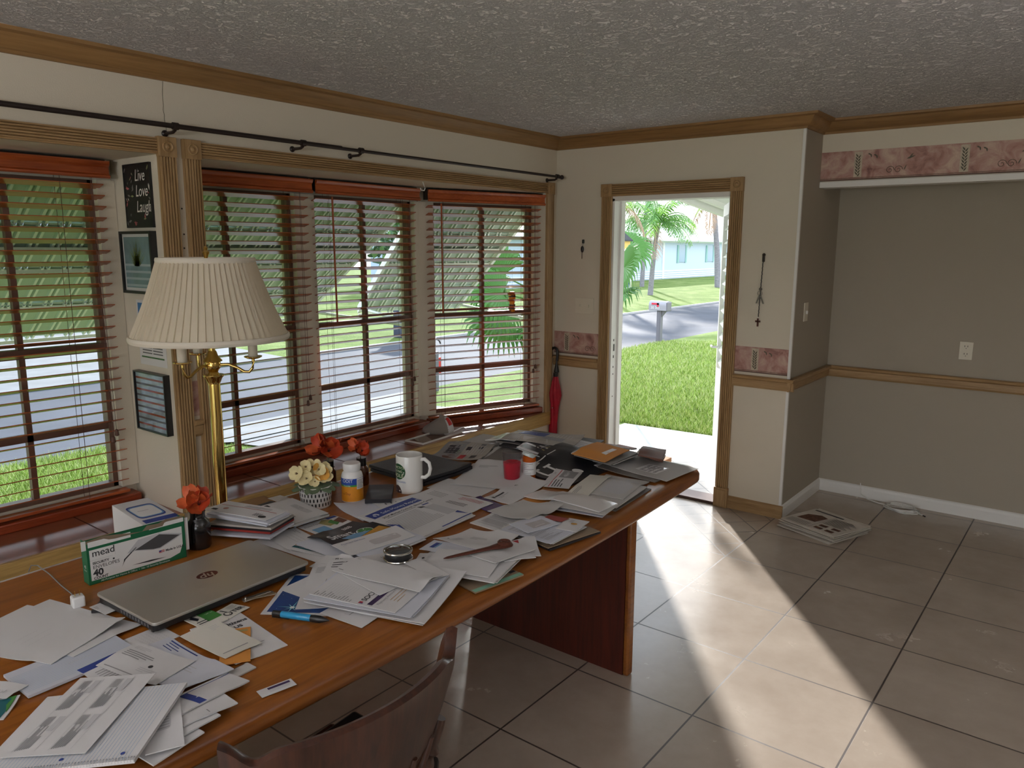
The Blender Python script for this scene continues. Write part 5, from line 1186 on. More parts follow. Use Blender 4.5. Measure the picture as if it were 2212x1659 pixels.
# right hand document pile at the table edge
paper('folder', 'tan folder at the table edge under the right hand document pile', 'folder', [(1154, 1173), (1187, 1187), (1280, 1142)], 0, '', .006, .008, 'n')
paper('folder', 'tan card folder with papers over the dark one at the edge', 'folder', [(1152, 1170), (1184, 1184), (1280, 1141)], 0, '', .002, .012, 't')
paper('letter_sheet', 'closely printed letter at the bottom of the right hand pile', LE, [(1015, 1127), (1182, 1178), (1262, 1144)], 3, 'dense', .003, .012, 'w')
pile(4, 'letter_sheet', 'sheet in the right hand pile above the tan folder', LE, [(1080, 1140), (1190, 1173), (1262, 1137)], 'sheets above the tan folder', .0015, 'wbc', 7, .015, 15, 'dense')
paper('greeting_card', 'white card with a small gold seal on the right hand pile', 'card', [(1200, 1142), (1245, 1150), (1265, 1124)], 0, '', .002, .02, 'w', ops=lambda w, h: [('O', w*.45, h*.4, w*.6, h*.7, 'o'), ('r', w*.6, h*.2, w*.9, h*.4, 'l')])
paper('card', 'dark red card slipped under the tan paper', 'card', [(1172, 1118), (1188, 1111), (1226, 1124)], 0, '', .001, .02, 'r')
paper('window_envelope', 'envelope with glossy window on the right hand pile', EN, [(1100, 1130), (1168, 1114), (1217, 1132)], 0, '', .002, .022, 'b', ops=lambda w, h: [('r', w*.3, h*.3, w*.85, h*.8, 'x'), ('P', [(w*.4, h*.68), (w*.75, h*.62), (w*.75, h*.68), (w*.4, h*.75)], 'S')]+st_lines(w*.35, h*.35, w*.75, 3, h*.1, 'l', .002))
paper('envelope', 'tan recycled envelope with curled flap on the right hand pile', EN, [(1053, 1100), (1130, 1074), (1184, 1113)], 0, '', .0015, .026, 'g', curl=(1, 1, .010, .10))
# ---- centre right pile with the wooden letter opener
paper('clipboard', 'tan clipboard with pale green sheet sticking out at the table edge', 'clipboard', [(985, 1258), (1027, 1280), (1123, 1237)], 0, '', .004, .004, 't', ops=lambda w, h: [('r', 0, h*.80, w, h, 'G'), ('r', w*.86, h*.2, w*.98, h*.34, 'd'), ('r', w*.86, h*.52, w*.98, h*.66, 'd')]) if IM.setdefault('G', PM['G']) else 0
pile(6, 'letter', 'folded letter in the blue shadowed stack under the letter opener', LE, [(886, 1225), (1067, 1258), (1165, 1208)], 'letters stacked under the letter opener', .0025, 'wwb', 7, .01, 17)
for i, (p, lab) in enumerate((([(1105, 1200), (1169, 1197), (1120, 1165)], 'envelope tip with red print poking right from the opener pile'), ([(1090, 1215), (1158, 1204), (1125, 1172)], 'white envelope tip second from the edge in the opener pile'))): paper('envelope', lab, EN, p, 0, '', .002, .02, 'w', ops=(lambda w, h: [('r', w*.78, h*.2, w*.95, h*.4, 'r')]) if i == 0 else None)
paper('letter_sheet', 'letter with dark blue logo block beside the magnifier', LE, [(905, 1183), (938, 1163), (1085, 1212)], 1, '', .001, .03, 'b', ops=lambda w, h: [('r', .02, .018, .035, .06, 'b'), ('r', .036, .018, .042, .06, 's')]+st_lines(.06, .03, w*.6, 3, .01, 'l'))
paper('letter_sheet', 'small printed list under the tip of the letter opener', LE, [(888, 1222), (907, 1192), (1058, 1204)], 1, '', .0015, .034, 'w', ops=lambda w, h: [('O', .015, h*.3, .023, h*.42, 'k')]+sum([st_lines(.03+c*.045, .014, .065+c*.045, 7, h*.1, 'g', .0016, lo=.4) for c in range(4)], []))
paper('window_envelope', 'long envelope with purple stripe under the letter opener', EN, [(905, 1225), (1055, 1245), (1125, 1205)], 0, '', .0015, .03, 'w', ops=lambda w, h: [('r', w*.8, h*.72, w*.98, h*.82, 'u')])
paper('letter_sheet', 'letter with crest and address lines under the spoon shaped opener', LE, [(935, 1164), (1017, 1129), (1112, 1163)], 1, '', .0012, .036, 'w', ops=lambda w, h: [('O', .02, h-.05, .028, h-.042, 'k'), ('r', .035, h*.55, .06, h*.75, 'l')]+st_lines(w*.32, h*.35, w*.7, 3, .008, 'g')+st_lines(.02, h*.85, .08, 1, .01, 'g'))
paper('envelope', 'white envelope lying over the opener pile towards the table edge', EN, [(1069, 1220), (1157, 1181), (1098, 1161)], 0, '', .002, .04, 'w', ops=lambda w, h: st_lines(.02, h*.14, w*.5, 2, .008, 'l'), curl=(0, 0, .004, .08))
# ---- report pile
paper('letter_sheet', 'stapled letter curling at its corner beside the vitamin bottle', LE, [(721, 1094), (812, 1071), (900, 1092)], 0, '', .003, .006, 'b', ops=lambda w, h: [('r', w*.75, h*.05, w*.95, h*.18, 'k'), ('r', w*.02, h*.9, w*.5, h*.93, 'e')]+st_lines(w*.3, h*.1, w*.6, 5, h*.08, 'l', .002), curl=(0, 0, .016, .09))
paper('letter_sheet', 'sheet with short bold rows above the blue banner report', LE, [(803, 1087), (880, 1070), (960, 1090)], 0, '', .0012, .01, 'w', ops=lambda w, h: [('r', .03+q*.022, h*.22, .036+q*.022, h*.30, 'k') for q in range(4)])
paper('letter_sheet', 'bill with red lines lying behind the blue banner report', LE, [(862, 1078), (936, 1053), (1041, 1098)], 1, '', .0015, .012, 'w', ops=lambda w, h: [('r', w*.55, h*.10+q*.010, w*.9, h*.10+q*.010+.003, 'r') for q in range(3)]+[('r', w*.5, h*.4+q*.009, w*.8, h*.4+q*.009+.003, 'k') for q in range(3)]+[('r', w*.1, h*.15+q*.012, w*.35, h*.15+q*.012+.003, 'g') for q in range(4)])
pile(3, 'letter', 'page under the blue banner report', LE, [(770, 1118), (885, 1077), (1020, 1116)], 'pages under the blue banner report', .002, 'bw', 4, .012, 19)
def op_safe(w, h):
    o = [('r', .014, h*.045, w-.004, h*.215, 'b'), ('O', .030, h*.09, .055, h*.17, 'w'), ('t', .066, h*.17, .024, 'Safe Money Report', 'w'), ('t', .035, h*.29, .0165, '2024 Market Outlook, Bitcoin Centre', 'k', .0002), ('r', .045, h*.31, w*.72, h*.322, 'g')]
    o += [('P', [(w*.72, h*.33), (w*.8, h*.36), (w*.82, h*.40), (w*.74, h*.39)], 'd'), ('r', w*.83, h*.32, w-.01, h*.345, 'b'), ('r', w*.78, h*.40, w-.006, h*.78, 'l')]
    o += [('r', w*.07, h*.37+q*.0095, w*(.66 if q < 9 else .73), h*.37+q*.0095+.0022, 'g') for q in range(13)]
    o += [('P', [(w*.90, h*.80), (w-.006, h*.78), (w-.006, h*.95)], 'b'), ('P', [(0.004, h*.42), (.03, h*.55), (.004, h*.75)], 'b'), ('r', w*.4, h*.965, w, h*.985, 'b')]
    return o
paper('printed_report', 'report with a blue banner headed Safe Money Report in mid table', 'report', [(775, 1117), (886, 1075), (1013, 1113)], 0, '', .002, .02, 'w', ops=op_safe)
# ---- papers between laptop and report
paper('letter_sheet', 'letter sheet tucked behind the laptop corner', LE, [(547, 1169), (604, 1148), (775, 1207)], 1, 'few', .0012, .003, 'w')
paper('brochure', 'brochure with landscape pictures and sky blue block', 'brochure', [(643, 1139), (722, 1113), (790, 1128)], 0, '', .0015, .006, 'w', ops=lambda w, h: [('t', w*.05, h*.22, .013, 'Prime Travel', 'k'), ('r', w*.08, h*.42, w*.42, h*.9, 's'), ('P', [(w*.42, h*.2), (w*.6, h*.05), (w*.78, h*.2), (w*.7, h*.5), (w*.5, h*.55)], 'f'), ('P', [(w*.6, h*.3), (w*.75, h*.2), (w*.8, h*.5), (w*.65, h*.6)], 'e'), ('r', w*.72, h*.02, w*.98, h*.14, 'b'), ('P', [(w*.75, h*.3), (w*.98, h*.2), (w*.98, h*.55), (w*.8, h*.6)], 'L')])
paper('envelope', 'hand addressed envelope with striped stamp behind the laptop', EN, [(569, 1158), (638, 1139), (706, 1166)], 1, '', .0015, .008, 'w', ops=lambda w, h: [('h', w*.3, h*(.3+.12*q), w*.75, 'g') for q in range(3)]+[('r', .012+q*.006, h*.80, .015+q*.006, h*.93, 'k') for q in range(5)]+st_lines(.02, h*.12, w*.35, 2, .007, 'g'))
# ---- mail stacks by the dark vase
pile(2, 'kraft_envelope', 'kraft brown envelope under the letter stack behind the laptop', EN, [(492, 1092), (572, 1071), (615, 1086)], 'kraft envelopes by the lamp', .003, 'k', 2, .008, 21)
paper('plastic_sleeve', 'clear plastic sleeve lying on the kraft envelope', 'sleeve', [(578, 1077), (605, 1069), (634, 1080)], 0, '', .001, .012, 'p')
paper('folder', 'black folder under the second letter stack', 'folder', [(545, 1098), (585, 1085), (690, 1118)], 0, '', .006, .006, 'n')
pile(3, 'envelope', 'envelope under the window letter beside the cream flower pot', EN, [(556, 1102), (628, 1082), (712, 1110)], 'envelopes under the second window letter', .004, 'bwg', 5, .015, 25)
paper('window_envelope', 'white window envelope topping the stack before the cream flower pot', EN, [(560, 1095), (631, 1076), (715, 1105)], 1, '', .002, .03, 'w', ops=lambda w, h: [('R', w*.30, h*.22, w*.80, h*.42, 'l')]+st_lines(w*.34, h*.25, w*.72, 3, h*.05, 'g', .0016)+[('r', .012, h*.82, .035, h*.93, 'k')]+st_lines(.05, h*.85, .10, 1, .01, 'k')+[('r', w*.75, h*.75, w*.8, h*.85, 'g')])
for i, (m_, lab) in enumerate((('b', 'bluish magazine at the bottom of the stack by the dark vase'), ('r', 'red edged catalogue low in the stack by the dark vase'), ('n', 'black magazine in the stack by the dark vase'), ('N', 'grey catalogue in the stack by the dark vase'))):
    paper('magazine', lab, 'magazine', [(448+i, 1139-4*i), (505, 1112-4*i), (612-2*i, 1144-4*i)], 0, '', .0065, .006+.007*i, m_, res=.03, stiff=True)
pile(5, 'envelope', 'white envelope in the blue edged stack by the dark vase', EN, [(445, 1112), (495, 1092), (604, 1126)], 'envelopes stacked by the dark vase', .0038, 'bbw', 2, .034, 23)
paper('window_envelope', 'white envelope with red line and window on top of the vase stack', EN, [(443, 1104), (493, 1085), (602, 1119)], 1, '', .002, .055, 'w', ops=lambda w, h: [('r', .01, h*.36, w*.95, h*.385, 'r'), ('R', w*.38, h*.12, w*.82, h*.32, 'l')]+st_lines(w*.42, h*.15, w*.75, 3, h*.05, 'g', .0016)+[('r', .012, h*.76, .035, h*.88, 'k'), ('O', .045, h*.55, .065, h*.72, 'p'), ('O', w*.82, h*.72, w*.93, h*.92, 'k')]+[('r', w*.72+q*.008, h*.62, w*.72+q*.008+.003, h*.85, 'k') for q in range(4)])
paper('leaflet', 'leaflet with gold and teal stripes under the dark magazine', 'leaflet', [(622, 1188), (648, 1173), (808, 1212)], 1, '', .0012, .008, 'w', ops=lambda w, h: [('r', 0, h*.05, w, h*.45, 'o'), ('r', 0, h*.48, w, h*.72, 'T')]+st_lines(w*.05, h*.56, w*.4, 1, .01, 'l'))
pile(2, 'letter_sheet', 'bluish sheet under the dark magazine cover', LE, [(640, 1176), (700, 1152), (820, 1196)], 'sheets under the dark magazine', .0015, 'b', 3, .01, 27)
def op_smart(w, h):
    return [('P', [(w*.02, h*.86), (w*.95, h*.70), (w*.98, h*.98), (w*.05, h*.98)], 'o'), ('O', w*.60, h*.42, w*.86, h*.78, 'w'), ('O', w*.61, h*.43, w*.85, h*.77, 'e'), ('t', w*.66, h*.62, .016, 'SAVE', 'w'), ('t', .02, h*.50, .045, 'Smart', 'w', .0006), ('P', [(.05, h*.56), (.12, h*.5), (.17, h*.66), (.08, h*.76)], 's'), ('t', w*.60, h*.22, .024, 'BBB', 'w', .0003), ('r', w*.28, h*.66, w*.55, h*.70, 'f')]
paper('magazine', 'black magazine with white title Smart and a green badge', 'magazine', [(664, 1165), (762, 1122), (842, 1146)], 0, '', .003, .014, 'n', ops=op_smart, curl=(0, .3, .012, .10))
pile(3, 'letter_sheet', 'sheet under the cellophane window letter', LE, [(740, 1185), (858, 1142), (925, 1160)], 'sheets under the cellophane window letter', .002, 'wb', 5, .015, 29)
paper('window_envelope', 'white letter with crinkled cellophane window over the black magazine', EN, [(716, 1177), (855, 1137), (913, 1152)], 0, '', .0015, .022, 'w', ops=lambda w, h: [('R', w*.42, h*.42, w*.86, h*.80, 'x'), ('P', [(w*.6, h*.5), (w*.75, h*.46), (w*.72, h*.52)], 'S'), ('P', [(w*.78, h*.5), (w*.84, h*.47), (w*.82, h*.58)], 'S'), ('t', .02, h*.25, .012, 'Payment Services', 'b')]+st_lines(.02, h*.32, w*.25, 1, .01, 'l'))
paper('letter_sheet', 'letter headed THE BANK beside the laptop corner', LE, [(668, 1222), (705, 1201), (860, 1222)], 1, '', .0012, .008, 'w', ops=lambda w, h: [('t', w*.2, .028, .016, 'THE BANK', 'k', .0003)]+[('r', w*.3+q*.007, h*.35, w*.3+q*.007+.002, h*.62, 'k') for q in range(6)]+st_lines(.02, .05, w*.5, 3, .01, 'l'))
# ---- centre pile with the star card
paper('star_card', 'blue starry flyer with white border at the corner of the centre pile', 'flyer', [(631, 1239), (562, 1326), (826, 1334)], 1, '', .0012, .003, 'w', ops=lambda w, h: [('r', .012, .012, w-.012, h-.012, 'y')]+[('P', [(cx+ .045*math.cos(a)*k_, cy+.045*math.sin(a)*k_) for a, k_ in [(j*PI/8+.1, 1 if j % 4 == 0 else .55 if j % 2 == 0 else .09) for j in range(16)]], 'a') for cx, cy in ((w*.16, h*.22),)]+[('O', w*.16-.006, h*.22-.006, w*.16+.006, h*.22+.006, 'w')]+[('O', x, y, x+.002, y+.002, 'w') for x, y in ((.03, .03), (.05, .06), (.09, .05), (.11, .02), (.03, .09), (.08, .1), (.13, .08))]+[('t', .07, .12, .02, 'N Y', 'w')]) if IM.setdefault('y', PM['y']) else 0
paper('envelope', 'small white envelope with square corner on the starry flyer', EN, [(604, 1273), (668, 1296), (712, 1255)], 0, '', .0012, .006, 'w')
paper('form_sheet', 'white form with thin bracket lines under the centre pile', 'form', [(690, 1325), (735, 1300), (828, 1326)], 0, '', .0012, .006, 'w', ops=lambda w, h: [('r', w*.4, h*.5, w*.9, h*.52, 'g'), ('r', w*.4, h*.4, w*.405, h*.52, 'k')])
paper('letter_sheet', 'typed letter lying crooked at the back of the centre pile', LE, [(637, 1312), (677, 1222), (760, 1222)], 1, '', .001, .008, 'w', ops=lambda w, h: st_lines(.015, .02, w*.45, 5, .008, 'g'))
paper('letter_sheet', 'upright typed letter between laptop and the big pile', LE, [(665, 1290), (712, 1214), (820, 1222)], 1, '', .001, .010, 'w', ops=lambda w, h: [('r', .016, .02+q*.012, .06, .024+q*.012, 'k') for q in range(3)]+[('r', .02, h*.5, .022, h*.8, 'g')])
pile(2, 'envelope', 'large white envelope at the base of the centre pile', EN, [(660, 1296), (914, 1341), (999, 1247)], 'large envelopes under the centre pile', .0025, 'w', 3, .010, 31)
pile(3, 'letter_sheet', 'sheet in the centre pile above the large envelope', LE, [(657, 1287), (890, 1328), (960, 1250)], 'sheets in the centre pile', .0014, 'wb', 4, .02, 33)
def op_social(w, h):
    o = [('r', w*.30+q*.0, h*.05+q*.011, w*.92, h*.05+q*.011+.001, 'l') for q in range(12)]
    o += [('r', .012+q*.0, h*.05+q*.011, .012+.022*rnd.uniform(.5, 1.6), h*.053+q*.011, 'g') for q in range(13)]
    o += [('r', .10, h*.62, .118, h*.66, 'r'), ('r', .10, h*.645, .108, h*.67, 'b')]
    return o
paper('letter_sheet', 'benefit letter headed SOCIAL SECURITY with purple bar on the centre pile', LE, [(668, 1279), (853, 1320), (930, 1262)], 0, '', .0015, .03, 'w', ops=lambda w, h: [('r', w*.06, h*.05+q*h*.035, w*.45, h*.05+q*h*.035+.0011, 'l') for q in range(1, 11)]+[('r', w*.02, h*.04+q*h*.035, w*.02+rnd.uniform(.01, .03), h*.05+q*h*.035, 'g') for q in range(13)]+[('r', w*.04, h*.56, w*.10, h*.60, 'r'), ('r', w*.04, h*.58, w*.07, h*.61, 'b'), ('t', w*.13, h*.61, .022, 'SOCIAL SECURITY', 'k', .0002), ('r', w*.05, h*.66, w*.62, h*.72, 'u'), ('t', w*.10, h*.775, .012, 'Payment Amount', 'g')]+st_lines(w*.3, h*.82, w*.8, 3, h*.04, 'o', .0014))
paper('window_envelope', 'white envelope slipped under the curled top envelope', EN, [(722, 1232), (820, 1282), (900, 1262)], 0, 'few', .0012, .034, 'w')
paper('envelope', 'long white envelope under the magnifier', EN, [(775, 1204), (832, 1188), (997, 1237)], 1, 'few', .0015, .03, 'w')
paper('letter_sheet', 'sheet between the magnifier and the letter opener pile', LE, [(870, 1215), (905, 1205), (996, 1236)], 1, '', .001, .03, 'w')
paper('envelope', 'blank white envelope with curled end on top of the centre pile', EN, [(717, 1229), (772, 1200), (943, 1254)], 1, '', .0015, .04, 'w', ops=lambda w, h: st_lines(.012, .012, .035, 1, .005, 'g')+st_lines(.012, h-.016, .035, 1, .005, 'k'), curl=(1, .5, .020, .08))
# ---- left front: pads and mail
pile(3, 'envelope', 'envelope low in the fan of mail at the near table edge', EN, [(330, 1600), (455, 1540), (425, 1512)], 'fanned mail at the near edge', .003, 'wb', 14, .008, 35, 'few')
for lab, p, m_, o_ in (('envelope tip lowest at the near table edge', [(330, 1652), (441, 1583), (395, 1558)], 'w', lambda w, h: [('r', w*.7, h*.3, w*.85, h*.4, 'p')]), ('envelope tip second lowest at the near edge', [(385, 1595), (476, 1542), (448, 1520)], 'w', None), ('thin envelope tip third from the near edge', [(395, 1573), (513, 1515), (480, 1486)], 'w', lambda w, h: st_lines(w*.1, h*.5, w*.5, 1, .01, 'g')),
        ('small green bordered certificate peeking from the mail fan', [(480, 1478), (553, 1441), (535, 1430)], 'g', lambda w, h: [('r', w*.1, h*.1, w*.97, h*.16, 'd'), ('r', w*.92, h*.1, w*.97, h*.9, 'd')]),
        ('blue framed document in the mail fan', [(382, 1560), (538, 1464), (500, 1438)], 'w', lambda w, h: [('r', w*.02, h*.30, w*.90, h*.40, 'b'), ('r', w*.87, h*.30, w*.90, h, 'b')])):
    paper('envelope' if 'env' in lab else 'document', lab, EN if 'env' in lab else 'document', p, 0, '', .003, .015, m_, ops=o_)
paper('window_envelope', 'envelope with grey window sticking out under the spiral pad', EN, [(388, 1505), (397, 1602), (312, 1634)], 1, '', .002, .02, 'w', ops=lambda w, h: [('R', w*.3, h*.35, w*.8, h*.65, 'l')]+st_lines(w*.34, h*.38, w*.74, 5, h*.045, 'g', .0016))
paper('brochure', 'white brochure with bold words izens US at the edge of the mail', 'brochure', [(517, 1322), (621, 1393), (520, 1447)], 3, '', .002, .004, 'w', ops=lambda w, h: [('t', w*.50, h*.22, .020, 'citizens', 'k', .0006), ('t', w*.62, h*.32, .018, 'US', 'k', .0006), ('t', w*.5, h*.62, .016, '40', 'g', .0003), ('r', w*.55, h*.42, w*.75, h*.47, 'l')]+st_lines(w*.45, h*.75, w*.85, 2, .009, 'g'))
paper('card', 'business card sized leaflet with a black shelter logo', 'card', [(455, 1328), (500, 1302), (541, 1310)], 0, '', .0015, .004, 'c', ops=lambda w, h: [('O', w*.1, h*.45, w*.4, h*.85, 'k'), ('O', w*.15, h*.5, w*.35, h*.78, 'c'), ('t', w*.42, h*.8, .022, 'TER', 'k', .0008), ('r', w*.3, h*.1, w*.36, h*.5, 'k')]+st_lines(w*.55, h*.15, w*.95, 4, h*.09, 'g', .0016)) if IM.setdefault('c', PM['c']) else 0
paper('leaflet', 'leaflet with green top block in front of the laptop', 'leaflet', [(388, 1333), (441, 1312), (477, 1345)], 0, '', .003, .006, 'c', ops=lambda w, h: [('r', w*.45, 0, w, h*.75, 'e'), ('t', w*.6, h*.4, .008, 'Visit us', 'w'), ('P', [(w*.1, h*.3), (w*.25, h*.2), (w*.35, h*.45), (w*.2, h*.55)], 'd')]+[('r', w*.1, h*.6+q*h*.1, w*.5, h*.64+q*h*.1, 'k') for q in range(3)])
paper('manila_envelope', 'orange manila envelope under the cream envelope', EN, [(478, 1362), (541, 1353), (544, 1428)], 0, '', .003, .01, 'm', ops=lambda w, h: [('r', w*.25, h*.06, w*.9, h*.12, 'f')])
paper('letter_sheet', 'sheet with faint handwriting before the laptop corner', LE, [(261, 1385), (344, 1351), (402, 1368)], 1, '', .0012, .012, 'w', ops=lambda w, h: [('h', w*.15, h*(.2+.09*q), w*.9, 'l') for q in range(7)])
paper('spiral_notebook', 'ruled spiral notebook under the big blank sheet', 'notebook', [(5, 1458), (59, 1504), (288, 1398)], 0, 'ruled', .006, .010, 'b', stiff=True, ops=lambda w, h: [('h', w*.45, h*.5, w*.75, 'l')])
paper('postcard', 'teal postcard at the left frame edge under the pad', 'postcard', [(-60, 1560), (-20, 1515), (42, 1511)], 0, '', .002, .004, 'w', ops=lambda w, h: [('r', .004, .004, w-.004, h-.008, 'T'), ('P', [(w*.3, h*.9), (w, h*.5), (w, h*.9)], 'e')])
paper('letter_sheet', 'printed page at the left frame edge below the notebook coil', LE, [(-60, 1500), (-10, 1470), (37, 1497)], 0, 'dense', .001, .006, 'w')
paper('envelope', 'cream envelope across the orange manila one', EN, [(388, 1372), (466, 1339), (545, 1398)], 0, '', .0015, .018, 'c', ops=lambda w, h: st_lines(w*.62, h*.12, w*.88, 4, .007, 'l', .0014)+[('r', w*.1, h*.86, w*.78, h*.88, 'g')])
paper('letter_sheet', 'document with deep blue banner under the printed form', LE, [(165, 1455), (250, 1416), (340, 1460)], 0, '', .001, .016, 'w', ops=lambda w, h: [('r', 0, 0, w, h*.16, 'b')]+st_lines(w*.2, h*.25, w*.9, 8, h*.05, 'g', .002))
paper('letter_sheet', 'letter with small blue address block in the front mail fan', LE, [(366, 1372), (505, 1450), (385, 1500)], 0, '', .002, .022, 'b', ops=lambda w, h: [('r', w*.08, h*.05, w*.5, h*.08, 'b')]+st_lines(w*.1, h*.12, w*.3, 3, .008, 'b')+st_lines(w*.45, h*.35, w*.75, 4, .008, 'l')+st_lines(w*.3, h*.65, w*.6, 1, .01, 'g')+[('O', w*.3, h*.82, w*.5, h*.95, 'l')])
paper('letter_sheet', 'typed notice overlapping the blue banner document', LE, [(335, 1480), (206, 1441), (298, 1391)], 2, '', .0012, .026, 'w', ops=lambda w, h: st_lines(w*.08, h*.3, w*.55, 4, h*.06, 'g', .003)+[('O', w*.58, h*.5, w*.64, h*.6, 'k')]+st_lines(w*.1, h*.12, w*.4, 3, h*.04, 'l', .0018)+[('r', w*.08, h*.9, w*.6, h*.925, 'g')]+st_lines(w*.5, h*.65, w*.8, 3, h*.05, 'l', .002))
paper('letter_sheet', 'white sheet edge peeking behind the big blank sheet', LE, [(-50, 1360), (106, 1293), (300, 1352)], 0, '', .001, .014, 'w')
paper('blank_sheet', 'big blank sheet with faint pencil notes at the left', 'paper', [(-120, 1390), (57, 1305), (278, 1341)], 0, '', .0012, .022, 'w', ops=lambda w, h: [('h', w*.25, h*(.45+.07*q), w*(.55+.08*(q % 2)), 'l') for q in range(3)], curl=(1, 1, .012, .16))
nb = paper('spiral_notebook', 'front spiral notepad with white coil along the bottom of the picture', 'notebook', [(405, 1494), (290, 1655), (-60, 1650)], 2, 'ruled', .007, .026, 'w', stiff=True, ops=lambda w, h: [('O', .016, h-q-.004, .024, h-q+.004, 'b') for q in (.03, .14)])
fm = paper('form_sheet', 'printed form with grey boxes lying on the spiral notepad', 'form', [(172, 1462), (336, 1467), (212, 1634)], 3, '', .0008, .034, 'w', stiff=True, ops=lambda w, h: sum([[('r', w*.05+c*w*.0, h*(.10+.42*c), w*.95, h*(.10+.42*c)+.0009, 'l'), ('r', w*.05, h*(.36+.42*c), w*.95, h*(.36+.42*c)+.0009, 'l')]+sum([[('r', w*(.06+.48*k_)+q*.001, h*(.12+.42*c)+q*h*.022, w*(.06+.48*k_)+q*.001+w*rnd.uniform(.12, .3), h*(.12+.42*c)+q*h*.022+.0022, 'g') for q in range(7)]+[('r', w*(.28+.48*k_), h*(.26+.42*c), w*(.46+.48*k_), h*(.34+.42*c), 'l')]+[('r', w*(.34+.48*k_), h*(.12+.42*c)+q*h*.015, w*(.46+.48*k_), h*(.12+.42*c)+q*h*.015+.0012, 'g') for q in range(7)] for k_ in range(2)], []) for c in range(2)], []))
# coils of the two notepads
def coil(Sf, u0, v0, u1, v1, n, mt, parent):
    b = MB()
    for i in range(n):
        f = (i+.5)/n; c0 = Vector(Sf(u0+(u1-u0)*f, v0+(v1-v0)*f)); e = Vector(Sf(u1, v1))-Vector(Sf(u0, v0)); e.z = 0; e.normalize(); s = Vector((-e.y, e.x, 0))
        b.tube([c0+s*.0045*math.cos(a*.7)+Vector((0, 0, -.002+.0045*math.sin(a*.7)))+e*(a*.0003) for a in range(10)], .0006, 5)
    o = b.build('spiral_coil', mt, parent); return o
M_coil = mat('coil_wire', (.55, .55, .6), .35, .6)
coil(nb[1], .004, .0, .004, nb[3], 52, M_coil, nb[0])
# ------------------------------------------------------------------ things on the table
def depth(P): return (Vector(P)-Vector(CAM)).dot(CF)
def rad(px, P): return px/2*depth(P)/FPX
def onto(px, py, z=TZ): p = at(px, py, z=z); return p.x, p.y
M_blackgl = mat('black_glaze', (.012, .010, .010), .18, coat=.5); M_org = mat('orange_petal', 'c85a2a', .6, var=.35, vscale=30, sub=.1); M_redp = mat('red_petal', 'b8401e', .6, var=.3, vscale=30, sub=.1)
M_cream = mat('cream_petal', 'e6d9a8', .65, var=.12, vscale=30, sub=.1); M_peach = mat('peach_petal', 'e0a850', .65, var=.2, vscale=30, sub=.1); M_leaf = mat('sage_leaf', '5a6b52', .6); M_stemd = mat('dark_stamen', '4a1f18', .7)
def petal(b, c, d, up, L_, W_, cup, k):
    d = Vector(d).normalized(); up = Vector(up); sd = d.cross(up).normalized(); nn = sd.cross(d).normalized()
    def f(u, v):
        x = (u-.5)*2; w_ = W_*math.sqrt(max(0, 1-(2*abs(v-.56))**2.2))*(.55+.45*min(1, v*2.2)); 
        return Vector(c)+d*L_*v+sd*x*w_+nn*(cup*L_*(v*v*.8+.35*x*x*v)-.03*L_*math.sin(x*5+v*3)*v)
    b.grid(f, 6, 6, k)
def bloom(name, c, r, face, npet, mats, parent, seed, cup=.5):
    q = random.Random(seed); b = MB(); f = Vector(face).normalized(); a_ = f.orthogonal().normalized(); b2 = f.cross(a_)
    for i in range(npet):
        t_ = 2*PI*i/npet+q.uniform(-.2, .2); d = a_*math.cos(t_)+b2*math.sin(t_)+f*q.uniform(.1, .5)
        petal(b, c, d, f, r*q.uniform(.85, 1.1), r*.52, cup, q.randrange(len(mats)-1))
    for i in range(5): t_ = i*1.26; b.tube([Vector(c), Vector(c)+f*r*.35+(a_*math.cos(t_)+b2*math.sin(t_))*r*.12], r*.025, 4, k=len(mats)-1)
    return b.build(name, mats, parent, smooth=True)
# dark vase with orange flower by the laptop box
x, y = onto(431, 1181); t = thing('flower_vase', 'black glazed vase with one orange flower beside the envelope box', 'vase', (x, y, TZ)); r = rad(50, (x, y, .8)); ht = zat(430, 1104, x, y)
MB().lathe([(r*.9, TZ), (r, TZ+.006), (r, TZ+.068), (r*.92, TZ+.084), (r*.66, TZ+.094), (r*.62, TZ+.098), (r*.62, ht-.004), (r*.66, ht), (r*.5, ht)], (x, y, 0), 32).build('vase', M_blackgl, t, smooth=True)
c = Vector((x, y, ht+.022)); fr = rad(66, c)
for i in range(3): bloom('bloom', c+Vector((.012*math.cos(i*2.1), .012*math.sin(i*2.1), .006*i)), fr*1.0, (.45*math.cos(i*2.1)+.35, .45*math.sin(i*2.1)-.35, .8), 4, [M_org, M_redp, M_stemd], t, 40+i, .45)
MB().tube([(x, y, ht-.03), (x, y, ht+.02)], .003, 6).build('stem', M_leaf, t)
